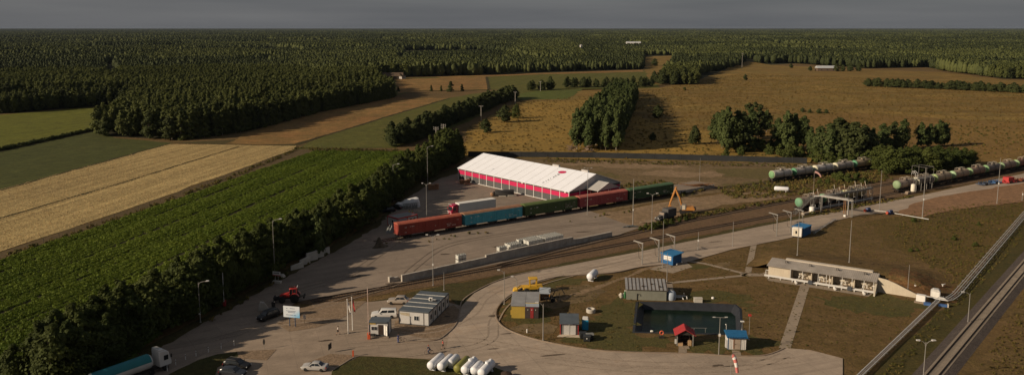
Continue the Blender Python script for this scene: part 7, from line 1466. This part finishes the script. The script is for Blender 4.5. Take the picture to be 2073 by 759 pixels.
# ================================================================== POLES
POLE = M('pole_steel', (.30, .28, .255), .5, .08, 2, metal=.3, grime=.1); LAMPW = M('lamp_head_white', (.52, .50, .47), .4, .03, 1, grime=0)
def top_h(bx, by, tx, ty, z0=0.0):
    p = g(bx, by, z0); q = min((abs(px(p.x, p.y, z)[1] - ty), z) for z in [z0 + k * .1 for k in range(10, 260)])[1]; return p, q - z0
def pole(label, base, top, style='plain', name='lamp_post', cat='lamp post', z0=0.0, side=1, r=.085, arm=1.6, az=0.0, boxz=None):
    p, h = top_h(*base, *top, z0); t = thing(name, label, cat, (p.x, p.y, z0 + .05), az)
    MB().bar((0, 0, 0), (0, 0, h), r * 1.2, 8, r * .6).build('pole', POLE, t); MB().lathe([(.2, 0), (.2, .12), (r * 1.25, .2), (r * 1.25, .5)], (0, 0, 0), (0, 0, 1), 10).build('base', POLE, t)
    if style in ('single', 'double'):
        for s in ((side,) if style == 'single' else (-1, 1)):
            a = MB().tube([(0, 0, h - .9), (.12 * s, 0, h - .3), (.45 * s, 0, h + .05), (arm * s, 0, h + .28)], .05, 6).build('arm', POLE, t)
            MB().ext([(arm * s - .1, h + .20), (arm * s + .62 * s, h + .28), (arm * s + .55 * s, h + .40), (arm * s, h + .42)], 'y', -.17, .17).build('lamp_head', LAMPW, a)
    if style == 'tee':
        a = MB().bar((-arm, 0, h), (arm, 0, h - .1), .05, 6).build('arm', POLE, t)
        for x in (-arm, arm): MB().obox((x, 0, h + .02), (.5, .2, .1)).build('lamp_head', LAMPW, a)
    if boxz: MB().obox((.0, -.16, boxz), (.3, .25, .45)).build('junction_box', WHITE, t)
    return t
S_ = 'single'
pole('shadowed single-arm lamp post before the lower part of the tree row', (406, 653), (406, 572), S_, r=.09, boxz=2.0)
pole('tall single-arm lamp post in front of the tree row by the red-edged sign', (557, 570), (555, 446), S_)
pole('single-arm lamp post behind the white sheeted heap', (797, 408), (795, 334), S_)
pole('single-arm lamp post at the timber stack near the trees', (866, 384), (865, 298), S_)
pole('twin-arm lamp post in the yard behind the red wagon', (864, 446), (862, 373), 'double', arm=.9)
pole('twin-arm lamp post beside the concrete wall near the office', (877, 578), (877, 478), 'double', arm=1.0, boxz=5.0)
pole('twin-arm lamp post at the sand left of the excavator', (1319, 472), (1319, 394), 'double', arm=1.1)
pole('short bare pole behind the office on the verge', (899, 588), (899, 551), 'plain', 'pole', 'pole')
pole('lamp post with a left arm, left of two at the inner kerb', (1021, 616), (1019, 550), S_, side=-1, arm=.9)
pole('lamp post with a left arm behind the old shed', (1046, 592), (1040, 562), S_, side=-1, arm=.7)
pole('bare-topped lamp post on the lawn before the old shed', (1099.5, 689), (1099, 615), S_, side=-1, arm=.9, r=.1)
pole('tall mast in front of the raspberry red wagon', (1189, 435), (1188, 340), 'tee', 'mast', 'mast', arm=1.1)
pole('bare tall pole before the deep green wagon', (1281, 458), (1282, 362), 'plain', 'pole', 'pole', r=.12, boxz=5.0)
pole('tall thin pole in front of the bright blue hut', (1341, 541), (1342, 448), 'plain', 'pole', 'pole', r=.09)
pole('thin pole behind the pump house', (1350, 570), (1350, 512), 'plain', 'pole', 'pole')
pole('short pole with small boxes beside the concrete road', (1413, 506), (1413, 470), 'plain', 'pole', 'pole', boxz=2.6)
pole('thin bare pole at the road edge near the footpath', (1483, 499), (1484, 448), 'plain', 'pole', 'pole')
pole('thin far pole on the waste ground before the dark fence', (1416, 372), (1417, 320), 'plain', 'pole', 'pole', r=.07)
pole('tall pole rising behind the left end of the tank house', (1614, 517), (1617, 430), 'plain', 'pole', 'pole', z0=2.9)
pole('tall pole on the mound between the tank house and pipe portal', (1719, 532), (1723, 446), 'plain', 'pole', 'pole', z0=2.6, r=.1)
pole('tall pole at the corner of the road edge pipes', (1780, 427), (1785, 345), 'plain', 'pole', 'pole', r=.1)
pole('tallest pole with a small white box before the tank train', (1867, 442), (1873, 340), 'plain', 'pole', 'pole', r=.13, boxz=6.0)
pole('tall thin pole on gravel near the farm machines', (2018, 413), (2021, 320), 'plain', 'pole', 'pole', r=.1, boxz=7.0)
pole('cross-armed lamp post on the bank of the pond', (1455, 719), (1457, 642), 'tee', arm=1.1, boxz=3.9)
pole('twin-arm lamp post at the lower right beside the ballasted line', (1868, 778), (1873, 692), 'double', arm=1.0)
pole('left-armed lamp post between the pipes and ballasted line', (1959, 656), (1961, 594), S_, side=-1, arm=1.2)
pole('thin pole in front of the red earth slope', (1837, 597), (1840, 536), 'plain', 'pole', 'pole', r=.07)
pole('short lamp stake on the red earth right of the thin pole', (1851, 592), (1853, 573), 'plain', 'stake', 'stake', r=.05, boxz=1.6)
pole('small white marker post at the right picture edge above the bank', (2069, 406), (2069, 388), 'plain', 'stake', 'stake', boxz=2.2)
for (b_, tp, lab) in (((1516, 688), (1517, 638), 'thin post with a red box on top right of the blue-roofed hut'),):
    t = pole(lab, b_, tp, 'plain', 'alarm_post', 'post', r=.05); h = 4.0; MB().obox((0, 0, top_h(*b_, *tp)[1]), (.5, .4, .3)).build('red_box', M('signal_red', (.45, .04, .03)), t)
t = pole('short post with flat white top behind the blue-roofed hut', (1502, 668), (1503, 652), 'plain', 'post', 'post', r=.06); MB().box(-.35, .35, -.2, .2, 1.7, 1.85).build('cap', WHITE, t)
p = g(1470, 672); t = thing('vent_pipe', 'thin bent white pipe at the left of the blue-roofed hut', 'pipe', p); MB().tube([(0, 0, 0), (0, 0, 1.5), (-.1, 0, 1.6)], .05, 6).build('pipe', PIPEW, t); MB().lathe([(.12, 0), (.12, .12), (.01, .15)], (-.1, 0, 1.55)).build('cap', WHITE, t)
p = g(1405, 672); t = thing('hand_rail', 'thin metal rail at the pond edge right of the well hut', 'rail', p); MB().bar((0, 0, 0), (0, 0, .9), .04, 5).bar((-1.5, 0, .9), (2.5, 0, .85), .04, 5).bar((2.2, 0, 0), (2.2, 0, .88), .04, 5).build('rail', GALV, t)
# windsocks
def windsock(label, loc, h, L, r0, dz, az, stripes, m1, m2):
    t = thing('windsock', label, 'windsock', loc, az); MB().bar((0, 0, 0), (0, 0, h), .06, 7, .04).build('pole', POLE, t)
    n = stripes; P_ = lambda u: Vector((.15 + L * u * (1 - .18 * u), 0, h - .1 - dz * u * u))
    for k in range(n): 
        us = [(k + j / 3) / n for j in range(4)]; MB().tube([P_(u) for u in us], [r0 * (1 - .45 * u) for u in us], 12).build('sock', m1 if k % 2 == 0 else m2, t)
    MB().tube([(.15, r0 * math.cos(2 * PI * k / 12), h - .1 + r0 * math.sin(2 * PI * k / 12)) for k in range(13)], .03, 5).build('hoop', POLE, t)
SOCKR = M('faded_red_cloth', (.55, .17, .15), .8, .1, 1); SOCKW = M('white_cloth', (.70, .66, .62), .8, .05, 1)
p, h = top_h(1478, 790, 1470, 722); windsock('red and white striped windsock hanging at the lower edge before the blue-roofed hut', (p.x, p.y, .1), h + .2, 1.1, .42, 2.6, -.6, 5, SOCKR, SOCKW)
p, h = top_h(1652, 420, 1654, 352); windsock('pink windsock on a thin pole above the loading rack', (p.x, p.y + 3, .1), h, 2.4, .42, 1.4, -.3, 3, M('pink_cloth', (.60, .34, .30), .8), M('pink_cloth', (.60, .34, .30), .8))
# flag poles and barriers
for (b_, tp, lab, fl) in (((705, 676), (705, 608), 'white flag pole with a furled white flag, left of the pair', SOCKW), ((714, 669), (713, 604), 'white flag pole with a limp red and white flag', M('flag_red', (.42, .03, .035), .8))):
    p, h = top_h(*b_, *tp); t = thing('flag_pole', lab, 'flag pole', (p.x, p.y, .14)); MB().bar((0, 0, 0), (0, 0, h), .10, 8, .07).build('pole', WHITE, t); MB().lathe([(.09, 0), (.13, .08), (.02, .2)], (0, 0, h)).build('finial', WHITE, t)
    b = MB(); b.loft([[(.08 + .04 * k, .1 * math.sin(k * 1.5), h - .5 - .32 * k) for _ in (0,)] + [(.30 + .05 * k, .12 * math.sin(k + 1), h - .6 - .34 * k), (.30 + .05 * k, .12 * math.sin(k + 1) + .05, h - .6 - .34 * k), (.08 + .04 * k, .1 * math.sin(k * 1.5) + .05, h - .5 - .32 * k)] for k in range(8)]).build('flag', fl, t)
def barrier(lab, b_, tp, boom, basecol):
    p, h = top_h(*b_, *tp); t = thing('barrier', lab, 'barrier', (p.x, p.y, .14)); MB().box(-.28, .28, -.22, .22, 0, 1.25).build('housing', basecol, t, bevel=.03)
    n = 8
    for k in range(n): MB().box(-.06, .06, -.32, -.25, 1.0 + (h - 1.0) * k / n, 1.0 + (h - 1.0) * (k + 1) / n).build('boom', boom[k % 2], t)
ORED = M('orange_red_cabinet', (.50, .085, .03), .5, .08, 1)
barrier('raised pinkish barrier boom with orange-red housing beside the guard booth', (747, 687), (743, 582), (M('faded_pink', (.50, .36, .30)), M('faded_pink_light', (.56, .42, .36))), ORED)
barrier('raised white barrier boom with red housing at the lower tree row', (455, 620), (452, 552), (WHITE, M('pale_grey_boom', (.52, .5, .48))), REDF)
# bollards
bo = None
for i, (X_, Y_) in enumerate(((339, 752), (356, 740), (376, 729), (397, 722), (422, 714), (448, 707), (474, 701))):
    p = g(X_, Y_)
    if bo is None:
        bo = thing('bollard', 'slim white bollard along the curved lawn edge at the lower left', 'bollard', (p.x, p.y, .15), 0, 'white bollards along the lawn'); MB().bar((0, 0, 0), (0, 0, 1.0), .07, 8).build('post', WHITE, bo); MB().lathe([(.075, 0), (.075, .14)], (0, 0, .72), (0, 0, 1), 8).build('reflector', DARKM, bo)
    else: copy_tree(bo, None, (p.x, p.y, .15))
p = g(715, 722); t = thing('bollard', 'orange post on the kerb of the lower lawn', 'bollard', (p.x, p.y, .17)); MB().box(-.13, .13, -.1, .1, 0, 1.0).build('post', ORED, t); MB().box(-.14, .14, -.11, .11, 1.0, 1.05).build('cap', ORED, t)
p = g(1067, 673); t = thing('bollard', 'short white post on the lawn edge left of the bare-topped lamp post', 'bollard', (p.x, p.y, .02)); MB().bar((0, 0, 0), (0, 0, .65), .13, 10).build('post', WHITE, t); MB().lathe([(.14, 0), (.1, .08), (.01, .1)], (0, 0, .65)).build('cap', WHITE, t)
# gallows frames over the road
for (b_, tp, lab) in (((1300, 536), (1300, 494), 'left gallows frame of three beside the bright blue hut'), ((1333, 530), (1333, 487), 'middle gallows frame of three beside the bright blue hut'), ((1365, 513), (1365, 480), 'right gallows frame of three behind the bright blue hut'), ((1572, 479), (1572, 436), 'gallows frame left of the white switch cabinet'), ((1600, 470), (1600, 431), 'gallows frame behind the white switch cabinet'), ((1624, 464), (1624, 428), 'gallows frame between the dark blue hut and rack stairs')):
    p, h = top_h(*b_, *tp); t = thing('gallows_frame', lab, 'frame', (p.x, p.y, .1), math.radians(150))
    MB().bar((0, -.25, 0), (0, -.25, h), .09, 8).bar((0, .25, 0), (0, .25, h), .09, 8).build('post', GALV, t); MB().bar((-.1, -.25, h), (2.4, -.25, h + .45), .07, 6).bar((-.1, .25, h), (2.4, .25, h + .45), .07, 6).bar((2.4, -.25, h + .45), (2.4, .25, h + .45), .06, 6).build('arm', GALV, t); MB().bar((0, 0, h - 1.9), (1.4, 0, h + .2), .055, 6).build('brace', GALV, t); MB().bar((1.2, 0, h + .2), (.9, 0, 1.6), .04, 6).bar((.9, 0, 1.6), (.05, 0, 1.2), .04, 6).build('hose', DARKM, t)
# power poles across the fields
for (b_, tp, lab, arms) in (((883, 292), (883, 257), 'left one of two double power poles behind the tree row', 2), ((898, 284), (898, 251), 'right one of two double power poles with insulator arms', 3), ((974, 246), (974, 214), 'single power pole at the round bush on dry grass', 1), ((1043, 212), (1043, 186), 'far power pole beside the end of the middle tree row', 1), ((1094, 185), (1094, 165), 'distant power pole by the small tree block', 1), ((1502, 138), (1502, 108), 'distant power pole at the jutting wood', 1)):
    p, h = top_h(*b_, *tp); t = thing('power_pole', lab, 'power pole', (p.x, p.y, 0), -.2); MB().bar((0, 0, 0), (0, 0, h), .2, 7, .14).build('pole', M('pole_concrete', (.40, .36, .31), .8), t)
    for k in range(arms):
        a = MB().box(-1.3, 1.3, -.08, .08, h - .5 - .9 * k, h - .32 - .9 * k).build('cross_arm', POLE, t); b = MB()
        for x in (-1.2, 0, 1.2): b.bar((x, 0, h - .32 - .9 * k), (x, 0, h - .05 - .9 * k), .09, 6)
        b.build('insulators', WHITE, a)
# far buildings
def house(lab, X_, Y_, L, D, H, rh, wall, roof, rz=0.0, cat='house', name='farmhouse'):
    p = g(X_, Y_); t = thing(name, lab, cat, (p.x, p.y, .03), rz); MB().box(-L / 2, L / 2, -D / 2, D / 2, 0, H).build('wall', wall, t)
    for s in (-1, 1): MB().ext([(-L / 2, H), (L / 2, H)], 'y', s * D / 2, s * D / 2) if False else None
    MB().ext([(-D / 2 - .4, H), (D / 2 + .4, H), (0, H + rh)], 'x', -L / 2 - .3, L / 2 + .3).build('roof', roof, t)
    for x in (-L * .3, 0, L * .3): MB().box(x - .6, x + .6, -D / 2 - .05, -D / 2 + .05, 1.0, 2.4).build('window', GLASS, t)
REDT = M('red_tile', (.20, .075, .045), .8, .15, 1); WALLW = M('far_white_wall', (.5, .47, .43), .8, .05, 1); BRN = M('brown_boards', (.11, .075, .05), .9, .2, 1)
house('long brown-roofed farm building at the far end of the plantation', 793, 160, 26, 10, 3.2, 4.0, BRN, BRN, .1); house('little farm outbuilding with white gable beside the brown farm', 812, 160, 9, 7, 3.0, 3.0, WALLW, BRN, 1.2, 'outbuilding', 'outbuilding'); house('small farmhouse with a pale wall at the left of the brown farm', 771, 160, 10, 7, 3.0, 3.2, WALLW, REDT, .3)
house('light metal-roofed barn standing out on the brown meadow edge', 1672, 144, 26, 12, 4.0, 3.0, BRN, M('barn_roof', (.42, .43, .44), .5), -.05, 'barn', 'barn'); house('long white building far off in the forest', 1282, 96, 42, 30, 13, 3, WALLW, M('far_roof', (.62, .62, .62), .6), -.1, 'building', 'warehouse')
house('tiny white house at the forest edge straight behind the grove', 1176, 110, 4, 4, 18, 3, WALLW, WALLW, .5, 'house'); house('hidden red-roofed cottage among the broad trees at the plantation corner', 272, 268, 12, 8, 3, 3.4, WALLW, REDT, .2)

# ================================================================== PEOPLE
SKIN = M('skin', (.38, .22, .15), .6, .05, 2, grime=0)
def skin_mesh(name, joints, edges, mat, parent, root=0, sub=1):
    me = bpy.data.meshes.new(name); me.from_pydata([j[0] for j in joints], edges, []); me.materials.append(mat); o = bpy.data.objects.new(name, me); COL.objects.link(o); o.parent = parent
    sk = o.modifiers.new('skin', 'SKIN'); sk.use_smooth_shade = True; sk.branch_smoothing = .6
    lay = me.skin_vertices[0].data if me.skin_vertices else None
    if lay is None: me.attributes.new; 
    for i, j in enumerate(joints):
        r = j[1]; lay[i].radius = r if isinstance(r, tuple) else (r, r); lay[i].use_root = i == root
    sb = o.modifiers.new('subd', 'SUBSURF'); sb.levels = sub; sb.render_levels = sub
    return o
def ensure_skin(me):
    pass
def person(label, loc, rz, shirt, trousers, hair, pose='walk', shorts=False, bare=False, parent_z=0.0):
    t = thing('person', label, 'person', (loc[0], loc[1], loc[2]), rz)
    if pose == 'walk': fl, fr, kl, kr = (.30, .10, .04), (-.32, -.10, .03), (.18, .10, .48), (-.08, -.10, .48)
    elif pose == 'ride': fl, fr, kl, kr = (.12, .13, .28), (.0, -.13, .14), (.34, .12, .74), (.28, -.12, .62)
    else: fl, fr, kl, kr = (.04, .12, .04), (-.03, -.12, .04), (.05, .11, .48), (.02, -.11, .48)
    hip = .93 if pose != 'ride' else .95; lean = .04 if pose != 'ride' else .20
    sh = (lean, hip + .49); J = [((0, 0, hip), (.13, .16)), ((lean * .5, 0, hip + .25), (.11, .14)), ((lean, 0, hip + .46), (.11, .17)), ((lean + .02, 0, hip + .56), .055), ((lean + .05, 0, hip + .66), (.085, .075)), ((lean + .05, 0, hip + .78), (.085, .075)),
         ((.0, .09, hip - .06), .095), (kl, .062), (fl, .045), ((fl[0] + .16, fl[1], fl[2] - .01), .038), ((.0, -.09, hip - .06), .095), (kr, .062), (fr, .045), ((fr[0] + .16, fr[1], fr[2] - .01), .038)]
    E = [(0, 1), (1, 2), (2, 3), (3, 4), (4, 5), (0, 6), (6, 7), (7, 8), (8, 9), (0, 10), (10, 11), (11, 12), (12, 13)]
    for s in (1, -1):
        if pose == 'walk': el, ha = (lean - .10 * s, .25 * s, hip + .20), (lean + .08 - .16 * s, .26 * s, hip - .04)
        elif pose == 'ride': el, ha = (lean + .18, .24 * s, hip + .24), (lean + .40, .24 * s, hip + .14)
        else: el, ha = (lean + .02, .25 * s, hip + .20), (lean + .20, .24 * s, hip + .05)
        k = len(J); J += [((lean, .19 * s, hip + .46), .058), (el, .044), (ha, .032)]; E += [(2, k), (k, k + 1), (k + 1, k + 2)]
        for f, (dx, dy, dz) in enumerate(((.05, .012, -.07), (.03, .004, -.09), (.012, -.004, -.085), (-.005, -.012, -.07), (.06, -.02 * s, -.03))):
            J.append(((ha[0] + dx, ha[1] + dy * s, ha[2] + dz), .009)); E.append((k + 2, len(J) - 1))
    skin_mesh('body', J, E, SKIN, t)
    grow = lambda r, m: tuple(x * m for x in r) if isinstance(r, tuple) else r * m
    k0 = 14; step = 8; cs = [(J[0][0], grow(J[0][1], 1.06)), (J[1][0], grow(J[1][1], 1.12)), (J[2][0], grow(J[2][1], 1.08)), (J[3][0], .06)]; ce = [(0, 1), (1, 2), (2, 3)]
    for a in (k0, k0 + step):
        n = len(cs); cs += [(J[a][0], .072), (J[a + 1][0], .058)] + ([] if shorts else [(tuple(J[a + 1][0][i] * .15 + J[a + 2][0][i] * .85 for i in range(3)), .046)]); ce += [(2, n), (n, n + 1)] + ([] if shorts else [(n + 1, n + 2)])
    skin_mesh('shirt', cs, ce, shirt, t, 0)
    ps = [(J[0][0], grow(J[0][1], 1.12))]; pe = []
    for a in (6, 10):
        n = len(ps); ps += [(J[a][0], .108), (J[a + 1][0], .076)] + ([] if shorts else [(J[a + 2][0], .058)]); pe += [(0, n), (n, n + 1)] + ([] if shorts else [(n + 1, n + 2)])
    skin_mesh('trousers', ps, pe, trousers, t, 0)
    hx, hz = lean + .04, hip + .76
    MB().lathe([(.01, .10), (.07, .085), (.102, .03), (.104, -.03), (.09, -.07)], (hx - .015, 0, hz), (0, 0, 1), 14).build('hair', hair, t)
    fc = MB().ext([(hx + .085, hz - .02), (hx + .125, hz - .065), (hx + .085, hz - .07)], 'y', -.012, .012)
    for s in (-1, 1): fc.obox((hx + .0, s * .082, hz - .045), (.035, .015, .055))
    fc.build('nose_and_ears', SKIN, t); ey = MB()
    for s in (-1, 1): ey.obox((hx + .087, s * .03, hz - .02), (.012, .022, .012))
    ey.obox((hx + .086, 0, hz - .105), (.01, .045, .01)); ey.build('eyes_and_mouth', BLACK, t); so_ = MB()
    for f_ in (fl, fr): so_.obox((f_[0] + .07, f_[1], f_[2] - .0), (.27, .10, .085))
    so_.build('shoes', BLACK, t, bevel=.02); return t
CL = lambda n, c: M(n, c, .85, .08, 3, grime=.05)
HAIR = CL('dark_hair', (.03, .02, .015)); NAVY = CL('navy_cloth', (.025, .035, .07)); DKT = CL('dark_trousers', (.03, .028, .028))
p = g(684, 678); person('person in a white shirt and black shorts walking near the flag poles', (p.x, p.y, .15), .15, CL('white_shirt', (.66, .63, .60)), DKT, HAIR, 'walk', True)
p = g(897, 707); person('person in a bright red shirt walking across the plaza', (p.x, p.y, .15), PI + .1, CL('red_shirt', (.42, .025, .03)), DKT, HAIR, 'walk', True)
p = g(870, 718); cyc = (p.x, p.y, .15); person('person in dark blue riding a bicycle across the plaza', cyc, PI + .05, NAVY, CL('blue_trousers', (.05, .07, .13)), CL('red_cap', (.30, .05, .04)), 'ride')
p = g(806, 694); pw = (p.x, p.y, .15); person('person in blue overalls standing with a bicycle by the kerb', pw, -.3, CL('blue_overall', (.045, .075, .22)), CL('blue_overall', (.045, .075, .22)), HAIR, 'stand')
HIV = CL('hi_vis', (.55, .58, .05))
for k, lab in ((0, 'person in a yellow vest, left of two behind the red-framed cabin'), (1, 'person in a yellow vest, right of two behind the red-framed cabin')):
    p = g(829 + k * 6, 436); person(lab, (p.x, p.y, .12), PI * .7 + k, HIV, DKT, HAIR, 'stand')
def bicycle(label, loc, rz):
    t = thing('bicycle', label, 'bicycle', loc, rz); fr = M('bike_frame', (.30, .12, .07), .5)
    for x in (-.53, .53):
        w_ = MB().tube([(x + .33 * math.cos(k * PI / 12), 0, .34 + .33 * math.sin(k * PI / 12)) for k in range(25)], .022, 5).build('wheel', TYRE, t); b = MB()
        for k in range(6): b.bar((x, 0, .34), (x + .32 * math.cos(k * PI / 3), 0, .34 + .32 * math.sin(k * PI / 3)), .005, 4)
        b.build('spokes', RIM, w_)
    MB().bar((-.53, 0, .34), (-.1, 0, .30), .018, 5).bar((-.1, 0, .30), (-.25, 0, .82), .018, 5).bar((-.25, 0, .80), (.38, 0, .80), .018, 5).bar((-.1, 0, .30), (.40, 0, .74), .018, 5).bar((-.53, 0, .34), (-.23, 0, .75), .014, 5).bar((.53, 0, .34), (.36, 0, .95), .018, 5).build('frame', fr, t)
    MB().obox((-.26, 0, .90), (.26, .15, .06)).build('saddle', BLACK, t); MB().bar((.34, -.28, 1.02), (.34, .28, 1.02), .016, 5).bar((.36, 0, .9), (.34, 0, 1.02), .016, 5).build('handlebar', RIM, t); MB().box(-.75, -.35, -.08, .08, .74, .77).build('carrier', DARKM, t); MB().bar((-.1, -.1, .24), (-.1, .1, .36), .015, 5).build('pedals', DARKM, t); return t
bicycle('rust coloured bicycle under the rider on the plaza', (cyc[0] - .12, cyc[1], .15), PI + .05)
bicycle('bicycle held by the person in blue overalls at the kerb', (pw[0] + .75, pw[1] + .28, .15), .1)
# ================================================================== the air
def haze():
    b = MB(); S = 33000; b.box(-S, S, -S, S, -3.2, 62)
    m = bpy.data.materials.new('haze_air'); m.use_nodes = True; nt = m.node_tree; nt.nodes.clear()
    o = nt.nodes.new('ShaderNodeOutputMaterial'); v = nt.nodes.new('ShaderNodeVolumePrincipled'); v.inputs['Density'].default_value = 2.0e-5; v.inputs['Color'].default_value = (.27, .33, .43, 1)
    nt.links.new(v.outputs[0], o.inputs['Volume'])
    ob = b.build('haze', m); ob['kind'] = 'stuff'; tag(ob, 'thin grey-blue haze fading the distant forest', 'haze')
    m.volume_intersection_method = 'FAST' if hasattr(m, 'volume_intersection_method') else None
try: haze()
except TypeError: pass
